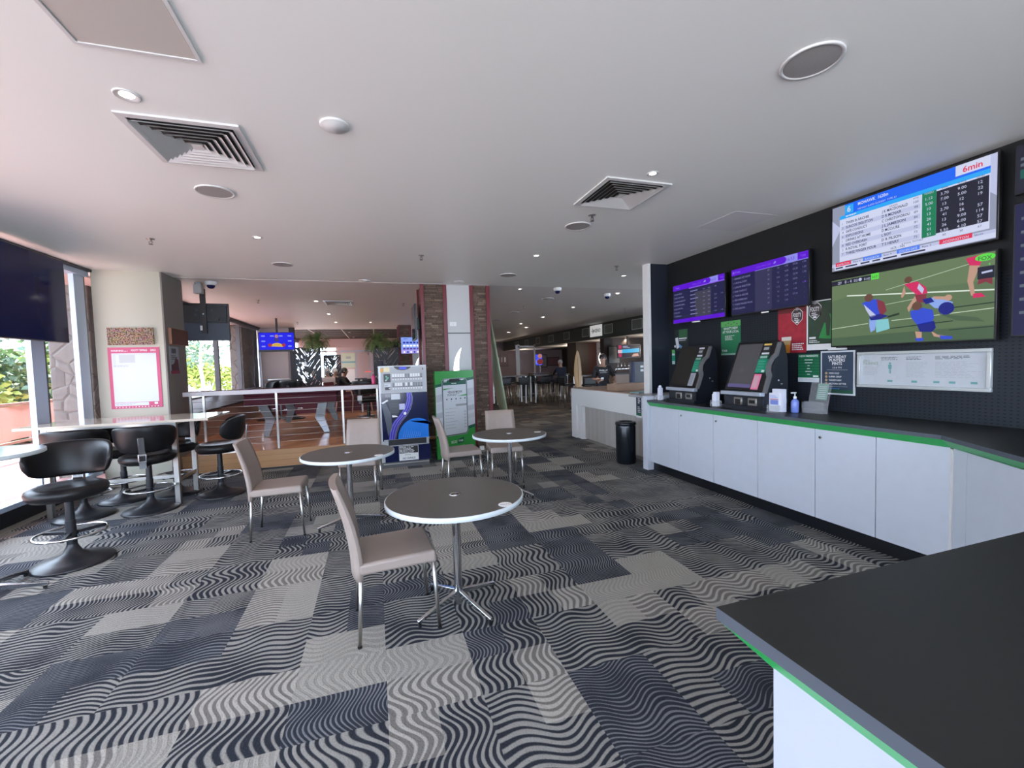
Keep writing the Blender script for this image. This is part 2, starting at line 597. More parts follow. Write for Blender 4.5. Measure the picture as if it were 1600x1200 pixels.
class Flat(B):
    """a flat printed or lit face: local x to the right, z up, facing -y; y0 = face plane"""
    LAY = 0.0007

    def __init__(s, *mats, y0=0.0):
        super().__init__(*mats)
        s.y0 = y0
        s.layer = 1

    def P(s, x, z, l=None):
        return (x, s.y0 - (s.layer if l is None else l) * s.LAY, z)

    def rect(s, x0, z0, x1, z1, m, l=None):
        s.poly([s.P(x0, z0, l), s.P(x1, z0, l), s.P(x1, z1, l), s.P(x0, z1, l)], m)
        return s

    def pg(s, pts, m, l=None):
        s.poly([s.P(a, b, l) for a, b in pts], m)
        return s

    def disc(s, cx, cz, r, m, l=None, rz=None, n=20, a0=0.0, a1=2 * PI):
        rz = r if rz is None else rz
        return s.pg([(cx + r * math.cos(a0 + (a1 - a0) * i / n), cz + rz * math.sin(a0 + (a1 - a0) * i / n)) for i in range(n)], m, l)

    def stroke(s, pts, w, m, l=None):
        for (a, b), (c, d) in zip(pts[:-1], pts[1:]):
            L = math.hypot(c - a, d - b) or 1
            nx, nz = -(d - b) / L * w / 2, (c - a) / L * w / 2
            s.pg([(a + nx, b + nz), (a - nx, b - nz), (c - nx, d - nz), (c + nx, d + nz)], m, l)
        return s

    def text(s, t, x, z, h, m, al='L', w=None, l=None, bold=False):
        vs, fs, x0, x1 = glyphs(t, bold)
        if not vs:
            return s
        k = h / 0.70
        kx = k if w is None else w / max(1e-6, x1 - x0)
        off = {'L': -x0, 'C': -(x0 + x1) / 2, 'R': -x1}[al]
        vv = [s.V(s.P(x + (v[0] + off) * kx, z + v[1] * k, l)) for v in vs]
        mi = s.mi(m)
        for f in fs:
            s.F([vv[i] for i in f], mi)
        return s

    def lines(s, x, z, w, h, n, gap, m, seed=1, l=None, al='L'):
        """n rows of print too small to read: short strokes of word length"""
        rnd = random.Random(seed)
        for i in range(n):
            zz = z - i * gap
            ww = w * rnd.uniform(0.6, 1.0)
            xx = x if al == 'L' else x - ww / 2
            e = xx + ww
            while xx < e:
                q = min(w * rnd.uniform(0.06, 0.2), e - xx)
                s.rect(xx, zz - h, xx + q * 0.85, zz, m, l)
                xx += q + w * 0.01
        return s


def thing(name, label, cat, loc=(0, 0, 0), rotz=0.0, group=None):
    o = bpy.data.objects.new(name, None)
    COL.objects.link(o)
    o.empty_display_size = 0.1
    o.location = loc
    o.rotation_euler = (0, 0, rotz)
    return tag(o, label, cat, group)


def tag(o, label, cat, group=None, kind=None):
    o['label'] = label
    o['category'] = cat
    if group:
        o['group'] = group
    if kind:
        o['kind'] = kind
    return o


def struct(o):
    o['kind'] = 'structure'
    return o


KIDS = {}


def dup(root, loc, rotz=0.0, label=None, group=None, cat=None):
    r = root.copy()
    COL.objects.link(r)
    r.location = loc
    r.rotation_euler = (0, 0, rotz)
    if label:
        r['label'] = label
    if group:
        r['group'] = group
    if cat:
        r['category'] = cat
    for ch in [c for c in bpy.data.objects if c.parent == root]:
        c2 = ch.copy()
        COL.objects.link(c2)
        c2.parent = r
        for g in [c for c in bpy.data.objects if c.parent == ch]:
            g2 = g.copy()
            COL.objects.link(g2)
            g2.parent = c2
    return r

# ================================================================ THE SETTING
def slab(name, x0, x1, y0, y1, z0, z1, m, bev=0):
    return struct(B(m).box(x0, x1, y0, y1, z0, z1, 0, bev).make(name))


slab('floor', -3.86, 14.0, -3.2, 30.0, -0.1, 0.0, MC)
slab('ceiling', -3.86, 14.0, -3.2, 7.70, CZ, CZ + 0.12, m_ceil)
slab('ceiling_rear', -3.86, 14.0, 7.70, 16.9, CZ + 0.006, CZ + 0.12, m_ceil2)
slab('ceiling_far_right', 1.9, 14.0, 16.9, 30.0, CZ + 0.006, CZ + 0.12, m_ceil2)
slab('trim_1', -3.6, 2.06, 7.685, 7.70, CZ - 0.004, CZ + 0.004, m_white)


def tile_ceiling():
    k = NT('dark_ceiling_tiles')
    x, y, z = k.xyz()
    ma = k.math
    a = ma('LESS_THAN', ma('FRACT', ma('DIVIDE', x, 1.2)), 0.03)
    b = ma('LESS_THAN', ma('FRACT', ma('DIVIDE', y, 1.2)), 0.02)
    g = ma('MAXIMUM', a, b)
    k.put(k.b.inputs['Base Color'], k.mix(g, (0.045, 0.040, 0.040), (0.60, 0.57, 0.56)))
    k.b.inputs['Roughness'].default_value = 0.8
    k.b.inputs['Specular IOR Level'].default_value = 0.05
    return k.m


slab('ceiling_far_left', -3.86, 1.9, 16.9, 27.0, CZ + 0.10, CZ + 0.2, tile_ceiling())
slab('trim_2', -3.6, 1.9, 16.82, 16.9, CZ - 0.01, CZ + 0.1, m_white)
slab('wall_right', 4.31, 4.55, -3.2, 5.62, 0, CZ, MPEG)
# the end of the right wall: dark return face with a white end
struct(B(m_navy, m_white).box(4.0, 4.9, 5.62, 5.74, 0, CZ, 0).box(3.955, 4.0, 5.61, 5.75, 0, CZ, 1).make('wall_return'))
slab('trim_3', 4.305, 4.312, -3.2, 5.62, 2.10, CZ, M('upper_wall_dark', (0.010, 0.011, 0.012), 0.55, spec=0.3))
slab('trim_4', 8.3, 14.0, 9.0, 28.0, 2.40, CZ, M('fascia_green_black', (0.045, 0.055, 0.050), 0.5))
slab('trim_5', 8.31, 10.4, 9.02, 28.0, 2.392, 2.40, M('soffit_underside', (0.62, 0.60, 0.58), 0.6))
slab('wall_far', 1.9, 14.0, 28.0, 28.2, 0, CZ, M('mauve_far_wall', (0.17, 0.125, 0.14), 0.6))
slab('wall_bar', 12.6, 12.8, 6.0, 28.0, 0, 2.4, M('dark_bar_wall', (0.02, 0.016, 0.016), 0.5))
slab('wall_far_left', -2.05, 1.9, 27.0, 27.2, 0, 3.2, M('pink_grey_wall', (0.55, 0.42, 0.42), 0.6))
slab('wall_divider', 1.9, 2.05, 16.9, 28.0, 0, CZ, m_taupewall)
# beige pier by the window and its shaded side, the shade painted in as taupe
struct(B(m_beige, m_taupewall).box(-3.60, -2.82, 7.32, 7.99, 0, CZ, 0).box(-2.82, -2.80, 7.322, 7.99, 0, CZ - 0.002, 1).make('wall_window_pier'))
slab('wall_rear_pier', -3.6, -2.72, 16.3, 16.5, 0.3, CZ, M('mauve_pier', (0.50, 0.44, 0.43), 0.6))
slab('trim_6', -2.72, -2.57, 16.25, 16.5, 0.3, CZ, m_alud)
# raised timber platform
struct(B(MFLOORWOOD, MSTEPWOOD).box(-3.6, 1.85, 7.62, 27.0, 0.27, 0.30, 0).box(-2.80, 0.82, 7.60, 7.62, 0.0, 0.27, 1).box(-2.80, 0.82, 7.585, 7.64, 0.27, 0.302, 1).make('floor_platform'))
slab('trim_7', -2.80, 0.82, 7.588, 7.6, 0.0, 0.03, m_blackm)
# low maroon wall across the platform room and the dark bench wall under its windows
slab('wall_low_maroon', -2.9, 1.85, 13.5, 13.62, 0.3, 1.06, m_oxred)
struct(B(M('bench_wall', (0.26, 0.155, 0.12), 0.6), m_blackm).hexa([(-3.62, 8.0, 0.3), (-3.12, 8.0, 0.3), (-3.12, 16.2, 0.3), (-3.62, 16.2, 0.3), (-3.62, 8.0, 0.98), (-3.12, 8.0, 0.80), (-3.12, 16.2, 0.80), (-3.62, 16.2, 0.98)], 0)
       .hexa([(-3.63, 8.0, 0.98), (-3.10, 8.0, 0.80), (-3.10, 16.2, 0.80), (-3.63, 16.2, 0.98), (-3.63, 8.0, 1.01), (-3.10, 8.0, 0.83), (-3.10, 16.2, 0.83), (-3.63, 16.2, 1.01)], 1).make('wall_bench'))


# glazing along the left side
def glazing(name, y0, y1, z0, z1, mull, x=-3.72, thin=False):
    b = B(M('dark_bronze_frame', (0.10, 0.10, 0.11), 0.4) if thin else m_alu, m_alud)
    b.box(x - 0.04, x + 0.10, y0, y1, z1 - 0.10, z1, 0)
    b.box(x - 0.05, x + 0.14, y0, y1, z1 - 0.035, z1 + 0.02, 1)
    b.box(x - 0.04, x + 0.10, y0, y1, z0, z0 + 0.05, 0)
    for m in mull:
        if thin:
            b.box(x - 0.05, x + 0.05, m - 0.03, m + 0.05, z0, z1, 0)
            continue
        b.box(x + 0.005, x + 0.06, m - 0.12, m + 0.08, z0, z1, 0)
        b.box(x + 0.0, x + 0.055, m + 0.08, m + 0.115, z0, z1, 1)
    o = struct(b.make(name))
    g = B(m_glass)
    g.poly([(x, y0, z0), (x, y1, z0), (x, y1, z1), (x, y0, z1)], 0)
    g.make('pane', o)
    return o


glazing('window_1', -3.2, 7.32, 0.20, CZ, [-2.9, -0.6, 1.7, 4.0, 6.38, 7.20])
glazing('window_2', 7.98, 16.3, 0.98, CZ, [8.2, 10.4, 12.42, 14.30, 16.16], thin=True)
glazing('window_3', 16.5, 27.0, 0.3, CZ, [16.6, 18.6, 20.6, 22.6, 24.6, 26.9])
b_ = B(m_white)
for xx in (-3.8, -3.2, -2.65, -2.08):
    b_.box(xx - 0.03, xx + 0.03, 27.0, 27.1, 0.3, 3.1)
b_.box(-3.86, -2.05, 27.0, 27.1, 2.5, 2.6).box(-3.86, -2.05, 27.0, 27.1, 0.3, 0.4)
struct(b_.make('window_5'))
struct(B(m_skirt, m_alu).box(-3.86, -3.70, -3.2, 7.32, 0, 0.185, 0).box(-3.84, -3.66, -3.2, 7.32, 0.185, 0.21, 1).make('baseboard_left'))
slab('trim_8', -3.70, -3.60, -3.2, 7.32, 0.0, 0.012, M('tan_floor_strip', (0.30, 0.27, 0.22), 0.6))
# unseen rear end behind the camera, glazed to let fill daylight in
bb = B(m_alu)
bb.box(-3.86, 4.55, -3.25, -3.15, CZ - 0.15, CZ)
bb.box(-3.86, 4.55, -3.25, -3.15, 0, 0.15)
for xx in (-3.8, -1.7, 0.4, 2.5, 4.5):
    bb.box(xx - 0.05, xx + 0.05, -3.25, -3.15, 0, CZ)
o = struct(bb.make('window_rear_fill'))
B(m_glass).poly([(-3.8, -3.2, 0.1), (4.5, -3.2, 0.1), (4.5, -3.2, 2.9), (-3.8, -3.2, 2.9)]).make('pane', o)

# ================================================================ OUTSIDE
slab('ground_outside', -70, -10.0, -40, 90, -0.6, -0.3, M('pale_road', (0.50, 0.50, 0.49), 0.8, var=0.08, vs=0.3))
slab('ground_far', -10.0, 14.0, 28.3, 60, -0.3, -0.1, M('pale_paving', (0.55, 0.52, 0.50), 0.8))
slab('ground_behind', -3.86, 20.0, -20, -3.3, -0.25, -0.1, M('pale_paving', (0.55, 0.52, 0.50), 0.8))  # unseen ground added to bounce sunlight up onto the ceiling
slab('floor_deck', -10.0, -3.87, -12, 28, -0.12, -0.02, MDECK)

slab('trim_9', -5.0, -3.87, -12, 26, 2.96, 3.2, M('eave_soffit', (0.62, 0.45, 0.42), 0.6))
struct(B(MCRAZY).box(-4.75, -4.22, 8.45, 9.9, -0.1, 3.3, 0, 0.03).make('wall_stone_column'))
struct(B(MCRAZY).box(-4.15, -3.80, 15.0, 16.3, -0.1, 2.95, 0, 0.03).make('wall_stone_pier'))

rnd = random.Random(5)
m_leafs = [M('leaf_yellow_green', (0.30, 0.36, 0.075), 0.6, var=0.25, vs=3), M('leaf_green', (0.11, 0.18, 0.05), 0.6, var=0.3, vs=3), M('leaf_blue_green', (0.09, 0.16, 0.095), 0.6, var=0.3, vs=3)]
m_bark = M('pale_bark', (0.62, 0.58, 0.50), 0.8, var=0.2)


def tree(name, label, x, y, z0, r, h, lm, trunk_h, seed, n=1500, ls=0.16, group=None, trunk=True):
    t = thing(name, label, 'tree', (x, y, z0), 0, group)
    rn = random.Random(seed)
    c = B(lm)
    blobs = [(rn.uniform(-r, r) * 0.6, rn.uniform(-r, r) * 0.6, trunk_h + h * rn.uniform(0.1, 0.9), rn.uniform(0.35, 0.6)) for _ in range(9)]
    for i in range(n):
        bx, by, bz, br = blobs[rn.randrange(9)]
        th, ph = rn.uniform(0, 2 * PI), math.acos(rn.uniform(-1, 1))
        q = br * r * rn.uniform(0.75, 1.05)
        p = Vector((bx + q * math.sin(ph) * math.cos(th), by + q * math.sin(ph) * math.sin(th), bz + q * math.cos(ph) * 0.8))
        a = Vector((rn.uniform(-1, 1), rn.uniform(-1, 1), rn.uniform(-0.6, 0.6))).normalized() * ls
        b2 = a.cross(Vector((rn.uniform(-1, 1), rn.uniform(-1, 1), rn.uniform(-1, 1)))).normalized() * ls * 0.5
        c.poly([p - a, p - b2, p + a, p + b2])
    c.make('crown', t)
    if trunk:
        k = B(m_bark)
        k.tube([(0, 0, 0), (0.06, 0.05, trunk_h * 0.5), (-0.05, 0.0, trunk_h), (0.05, 0.1, trunk_h + h * 0.5)], [0.13, 0.10, 0.08, 0.03], 0, 8)
        for a in range(4):
            an = a * 1.7
            k.tube([(0, 0, trunk_h * 0.8), (math.cos(an) * r * 0.25, math.sin(an) * r * 0.25, trunk_h + h * 0.3), (math.cos(an) * r * 0.5, math.sin(an) * r * 0.5, trunk_h + h * 0.6)], [0.06, 0.04, 0.015], 0, 6)
        k.make('trunk', t)
    return t


tr = [
    ('yellow-green leafy tree seen just left of the window mullion', -13.4, 11.6, 1.7, 3.6, 0, 0.2),
    ('yellow-green leafy tree between the window mullion and the stone column', -12.0, 17.0, 1.7, 3.8, 0, 0.4),
    ('broad olive green tree filling the gap at the left edge of the photo', -12.2, 8.6, 1.3, 3.0, 1, 0.3),
    ('mid green tree standing at the back between the two yellow-green ones', -18.5, 14.0, 2.0, 4.6, 2, 0.4),
    ('pale green tree behind the yellow-green bush, beyond the platform windows', -14.4, 29.5, 1.4, 3.4, 0, 0.8),
    ('darker green shrub low behind the salmon banner', -10.2, 14.4, 1.0, 1.5, 2, 0.1),
    ('dark green shrub at the left edge of the photo behind the salmon banner', -10.3, 10.6, 1.0, 1.5, 1, 0.1),
    ('blue-green tree beyond the window left of the bare trunk', -18.5, 26.0, 2.4, 4.6, 2, 1.2),
    ('yellow-green bush lit by sun beyond the platform windows', -10.8, 21.5, 1.2, 1.9, 0, 0.2),
    ('tall blue-green tree rising over the white railing', -18.5, 35.5, 2.9, 5.0, 2, 1.8),
    ('dark green tree furthest along the white railing', -18.5, 45.5, 2.8, 4.6, 1, 1.8),
    ('yellow-green tree beyond the far end of the window wall', -11.0, 35.0, 1.5, 3.0, 0, 0.6)]
for i, (lb, x, y, r, h, k, th) in enumerate(tr):
    tree('leafy_tree', lb, x, y, -0.3, r, h, m_leafs[k], th, 20 + i, 2600, 0.19, 'trees and shrubs outside the windows')
t = tree('bare_trunk_tree', 'tree with a pale forked trunk beyond the platform windows', -9.5, 29.0, -0.3, 1.5, 1.8, m_leafs[2], 2.5, 77, 500, 0.15)

t = thing('leafy_hedge', 'long sunlit green and yellow hedge behind the salmon banner', 'hedge', (-8.4, 0, -0.1))
rn = random.Random(91)
b = B(*m_leafs)
for i in range(13000):
    y_ = rn.uniform(5.0, 16.0)
    top_ = 2.45 + 0.40 * math.sin(y_ * 1.7) + 0.25 * math.sin(y_ * 4.3)
    z_ = rn.uniform(0.1, top_)
    p = Vector((rn.uniform(-0.5, 0.5), y_, z_))
    a = Vector((rn.uniform(-1, 1), rn.uniform(-1, 1), rn.uniform(-0.6, 0.6))).normalized() * 0.10
    c_ = a.cross(Vector((rn.uniform(-1, 1), rn.uniform(-1, 1), rn.uniform(-1, 1)))).normalized() * 0.055
    b.poly([p - a, p - c_, p + a, p + c_], 0 if math.sin(y_ * 2.3 + z_ * 3) > 0.2 else (1 if rn.random() < 0.5 else 2))
b.make('foliage', t)
b = B(m_bark)
for i in range(11):
    B(m_bark).tube([(0, 5.5 + i, 0.08), (0.03, 5.52 + i, 1.2)], 0.03, 0, 6).make('stem', t)
b.bm.free()

# salmon banner on a low fence around the deck
t = thing('banner_fence', 'low fence with a salmon-coloured cloth banner along the deck outside the window', 'fence', (-6.5, 0, 0))
b = B(M('salmon_cloth', (0.56, 0.36, 0.30), 0.7, var=0.12, vs=4))
ys = [4 + 0.2 * i for i in range(62)]
row = [(0.03 * math.sin(y * 5.1), y) for y in ys]
for (xa, ya), (xb, yb) in zip(row[:-1], row[1:]):
    b.hexa([(xa, ya, 0.40 + 0.03 * math.sin(ya * 3)), (xa + 0.01, ya, 0.40), (xb + 0.01, yb, 0.40), (xb, yb, 0.40 + 0.03 * math.sin(yb * 3)), (xa, ya, 1.03), (xa + 0.01, ya, 1.03), (xb + 0.01, yb, 1.03), (xb, yb, 1.03)])
b.make('banner', t)
b = B(M('fence_wood', (0.30, 0.17, 0.13), 0.7))
b.box(-0.03, 0.04, 3.8, 16.5, 1.04, 1.09)
b.box(-0.03, 0.04, 3.8, 16.5, 0.33, 0.37)
b.make('rail', t)
for i in range(8):
    B(M('fence_wood')).box(0.03, 0.12, 4.4 + i * 1.7, 4.5 + i * 1.7, -0.02, 1.05).make('post', t)

t = thing('white_railing', 'white painted railing beside the road beyond the platform windows', 'railing', (-14.2, 0, -0.3))
b = B(m_white)
b.box(-0.05, 0.05, 18, 60, 1.25, 1.45)
b.box(-0.04, 0.04, 18, 60, 0.55, 0.75)
b.make('rail', t)
for i in range(16):
    B(m_white).box(-0.09, 0.09, 18 + i * 2.7, 18.18 + i * 2.7, 0, 1.55).make('post', t)

# ================================================================ DINING TABLES AND CHAIRS
def cross_table(label, x, y, rot, group=None):
    t = thing('round_table', label, 'table', (x, y, 0), 0, group)
    b = B(m_ttop, m_tedge)
    Rr = 0.432
    b.lathe([(0, 0.730), (Rr - 0.006, 0.730)], 0, 0, 0, 72, False)
    b.lathe([(Rr - 0.006, 0.730), (Rr, 0.7275), (Rr, 0.702), (Rr - 0.006, 0.700)], 0, 0, 1, 72)
    b.lathe([(Rr - 0.006, 0.700), (0, 0.700)], 0, 0, 1, 72, False)
    b.make('tabletop', t)
    b = B(m_chrome, m_black)
    b.lathe([(0.036, 0.7305), (0.037, 0.734), (0.030, 0.7355), (0.026, 0.733)], 0, 0, 0, 32)
    b.lathe([(0.026, 0.733), (0.016, 0.7325)], 0, 0, 1, 32)
    b.lathe([(0.016, 0.7325), (0.0, 0.736)], 0, 0, 0, 32)
    b.make('centre_cap', t)
    b = B(m_chrome)
    b.cyl(0, 0, 0.045, 0.690, 0.026)
    b.cyl(0, 0, 0.020, 0.05, 0.018)
    b.box(-0.11, 0.11, -0.02, 0.02, 0.690, 0.70)
    b.box(-0.02, 0.02, -0.11, 0.11, 0.690, 0.70)
    b.make('pole', t)
    for k in range(4):
        a = rot + k * PI / 2
        c, s = math.cos(a), math.sin(a)
        b = B(m_chrome, m_black)
        p = lambda r_, q, z: (c * r_ - s * q, s * r_ + c * q, z)
        b.hexa([p(0.02, -0.013, 0.075), p(0.31, -0.011, 0.028), p(0.31, 0.011, 0.028), p(0.02, 0.013, 0.075),
                p(0.02, -0.013, 0.115), p(0.31, -0.011, 0.046), p(0.31, 0.011, 0.046), p(0.02, 0.013, 0.115)], 0, 0.003, 1)
        b.cyl(c * 0.295, s * 0.295, 0.001, 0.03, 0.011, 1, n=12)
        b.make('leg', t)
    return t


TABS = [(0.45, 2.70, R(28), 'charcoal round table nearest the camera, with the near taupe chair tucked to its left'),
        (-0.28, 4.48, R(12), 'charcoal round table in the middle left, in front of the ticket machine'),
        (1.47, 4.82, R(40), 'charcoal round table at the back right, in front of the green display board')]
for x, y, a, lb in TABS:
    cross_table(lb, x, y, a, 'round laminate tables')
for (x, y), lb in (((0.689, 2.385), 'white round sticker on the nearest charcoal table'), ((0.0, 4.20), 'white round sticker on the middle left charcoal table'), ((1.80, 4.76), 'white round sticker on the back right charcoal table')):
    b = B(m_wht, m_grey)
    b.lathe([(0, 0.7322), (0.040, 0.7322), (0.040, 0.7303)], 0, 0, 0, 28, False)
    for k in range(5):
        b.box(-0.026 + k * 0.011, -0.020 + k * 0.011, -0.006, 0.006, 0.7322, 0.7326, 1)
    tag(b.make('table_sticker', None, (x, y, 0)), lb, 'sticker', 'stickers on the round tables')


def dining_chair(label, x, y, head, group):
    """faces +x before turning"""
    t = thing('dining_chair', label, 'chair', (x, y, 0), head, group)
    w = 0.215
    b = B(m_taupe)
    b.hexa([(-0.215, -w, 0.405), (0.225, -w, 0.405), (0.225, w, 0.405), (-0.215, w, 0.405),
            (-0.215, -w, 0.470), (0.215, -w + 0.004, 0.478), (0.215, w - 0.004, 0.478), (-0.215, w, 0.470)], 0, 0.018, 3)
    b.make('seat', t)
    b = B(m_taupe)
    N = 9
    prof = []
    for i in range(N + 1):
        q = i / N
        z = 0.375 + q * 0.525
        xx = -0.205 - 0.105 * q ** 1.5 + 0.012 * math.sin(q * PI)
        th = 0.024 + 0.006 * math.sin(q * PI) - 0.006 * q
        prof.append((xx, z, th))
    M_ = 8
    rings = []
    for xx, z, th in prof:
        wd = w - 0.002 - 0.012 * ((z - 0.375) / 0.525)
        ring = []
        for side in (1, -1):
            for k in range(M_ + 1):
                yy = (-1 + 2 * k / M_) * wd * side
                cv = 0.022 * (1 - (yy / wd) ** 2)
                e = 1 - 0.35 * abs(yy / wd) ** 6
                ring.append((xx - cv + side * th * e, yy, z))
        rings.append([b.V(p) for p in ring])
    n = len(rings[0])
    for a_, b_ in zip(rings[:-1], rings[1:]):
        for k in range(n):
            b.F([a_[k], a_[(k + 1) % n], b_[(k + 1) % n], b_[k]], 0, True)
    b.F(rings[0][::-1], 0)
    b.F(rings[-1], 0)
    bk = b.make('backrest', t)
    for side in (-1, 1):
        b = B(m_seam)
        b.tube([(xx + 0.001 - 0.0 * z, side * (w - 0.004 - 0.012 * ((z - 0.375) / 0.525)), z) for xx, z, th in prof], 0.0035, 0, 6)
        b.make('piping', bk)
    for sx in (-1, 1):
        for sy in (-1, 1):
            b = B(m_steel)
            x0 = -0.200 if sx < 0 else 0.200
            x1 = -0.225 if sx < 0 else 0.222
            b.tube([(x0, sy * 0.192, 0.42), ((x0 + x1) / 2, sy * 0.198, 0.2), (x1, sy * 0.202, 0.008)], [0.0125, 0.0115, 0.0095], 0, 12)
            b.cyl(x1, sy * 0.202, 0.0, 0.012, 0.012, m_black, n=12)
            b.make('leg', t)
    return t


c0 = dining_chair('taupe dining chair nearest the camera, left of the nearest round table', 0.065, 2.70, R(4), 'taupe dining chairs')
for x, y, a, lb in ((-0.915, 4.60, R(0), 'taupe dining chair side on, to the left of the middle left table'),
                    (-0.21, 5.50, R(-99), 'taupe dining chair behind the middle left table, backing onto the platform railing'),
                    (1.02, 5.50, R(2), 'taupe dining chair seen edge on directly before the green display board'),
                    (1.60, 5.50, R(-96), 'taupe dining chair behind the back right table, facing the camera')):
    dup(c0, (x, y, 0), a, lb)

# ================================================================ STOOLS, BAR TABLE
def swivel_stool(label, x, y, head, group):
    """faces -y before turning"""
    t = thing('swivel_stool', label, 'stool', (x, y, 0), head, group)
    b = B(m_base)
    b.lathe([(0, 0.0), (0.262, 0.0), (0.266, 0.008), (0.255, 0.022), (0.18, 0.040), (0.11, 0.060), (0.060, 0.095), (0.038, 0.14), (0.034, 0.16)], 0, 0, 0, 48)
    b.make('base', t)
    b = B(m_base)
    b.cyl(0, 0, 0.14, 0.36, 0.034)
    b.cyl(0, 0, 0.36, 0.56, 0.029)
    b.make('column', t)
    b = B(m_chrome, m_base)
    b.ring(0, 0.0, 0.255, 0.225, 0.0105, 0, 48, 10)
    for a in (R(30), R(150), R(270)):
        b.bar((0, 0, 0.25), (0.222 * math.cos(a), 0.222 * math.sin(a), 0.25), 0.024, 1)
    b.cyl(0, 0, 0.235, 0.268, 0.042, 1)
    b.make('footring', t)
    b = B(m_leather)
    prof = [(0, 0.545), (0.17, 0.545), (0.225, 0.556), (0.252, 0.585), (0.258, 0.615), (0.248, 0.642), (0.215, 0.660), (0.19, 0.652), (0.12, 0.642), (0, 0.638)]
    b.lathe(prof, 0, 0, 0, 48, True, 1.0, 0.97)
    b.make('seat', t)
    b = B(m_leather)
    rings = []
    N = 26
    for i in range(N + 1):
        q = -1 + 2 * i / N
        a = PI / 2 - q * R(82)
        sh = (1 - abs(q) ** 3.5)
        hgt = 0.045 + 0.105 * sh ** 0.6
        th = 0.016 + 0.014 * sh
        zc = 0.845 - 0.012 * (1 - sh)
        ro = 0.262
        ring = []
        K = 14
        for k in range(K):
            u = 2 * PI * k / K
            cs, sn = math.cos(u), math.sin(u)
            rr = ro + th * (abs(cs) ** 0.7) * (1 if cs > 0 else -1) + 0.03 * (sn * hgt / 0.15)
            zz = zc + hgt * (abs(sn) ** 0.75) * (1 if sn > 0 else -1)
            ring.append(b.V((rr * math.cos(a), rr * math.sin(a), zz)))
        rings.append(ring)
    K = 14
    for a_, b_ in zip(rings[:-1], rings[1:]):
        for k in range(K):
            b.F([a_[k], a_[(k + 1) % K], b_[(k + 1) % K], b_[k]], 0, True)
    b.F(rings[0][::-1], 0, True)
    b.F(rings[-1], 0, True)
    b.make('backrest', t)
    b = B(m_darksteel, m_chrome)
    b.hexa([(-0.028, 0.296, 0.68), (0.028, 0.296, 0.68), (0.028, 0.288, 0.68), (-0.028, 0.288, 0.68),
            (-0.028, 0.322, 0.87), (0.028, 0.322, 0.87), (0.028, 0.300, 0.87), (-0.028, 0.300, 0.87)], 0, 0.003, 1)
    b.box(-0.036, 0.036, 0.255, 0.300, 0.60, 0.69, 1, 0.004)
    b.box(-0.026, 0.026, 0.299, 0.3025, 0.615, 0.672, m_leather)
    b.box(-0.03, 0.03, 0.05, 0.295, 0.532, 0.545, 0)
    b.box(-0.03, 0.03, 0.27, 0.296, 0.535, 0.61, 0)
    b.make('back_bracket', t)
    return t


s0 = swivel_stool('black leather swivel stool nearest the camera, standing alone with a wide trumpet foot', -2.47, 4.50, R(14), 'black swivel stools')
for x, y, a, lb in ((-3.12, 5.92, R(188), 'black swivel stool on the near left side of the bar table, partly hidden'),
                    (-3.02, 6.52, R(8), 'black swivel stool on the far left side of the steel bar table'),
                    (-2.50, 5.90, R(194), 'black swivel stool with its steel back bracket facing the camera, before the bar table'),
                    (-2.50, 6.58, R(-14), 'black swivel stool on the far side of the bar table, by the platform'),
                    (-1.92, 6.30, R(-78), 'black swivel stool seen side on at the right end of the bar table')):
    dup(s0, (x, y, 0), a, lb)

t = thing('bar_table', 'long high bar table with a pale glossy top and square steel legs', 'table', (-2.79, 6.30, 0))
b = B(M('pale_glossy_top', (0.52, 0.44, 0.36), 0.10, spec=0.8, var=0.03), M('pale_top_edge', (0.50, 0.42, 0.33), 0.35))
b.box(-0.86, 0.90, -0.42, 0.40, 0.995, 1.02, 0)
b.box(-0.862, 0.902, -0.422, -0.418, 0.992, 1.018, 1)
b.make('tabletop', t)
for lx in (-0.68, 0.51):
    for ly in (-0.27, 0.27):
        B(m_steel).box(lx - 0.025, lx + 0.025, ly - 0.025, ly + 0.025, 0.0, 0.99).make('leg', t)
b = B(m_steel)
b.box(-0.68, 0.51, -0.29, -0.25, 0.955, 0.995)
b.box(-0.68, 0.51, 0.25, 0.29, 0.955, 0.995)
for lx in (-0.68, 0.51):
    b.box(lx - 0.02, lx + 0.02, -0.27, 0.27, 0.955, 0.99)
b.make('frame', t)
for lx in (-0.68, 0.51):
    B(m_steel).box(lx - 0.02, lx + 0.02, -0.245, 0.245, 0.27, 0.31).make('stretcher', t)
B(m_steel).box(-0.68, 0.51, -0.02, 0.02, 0.27, 0.31).make('foot_rail', t)

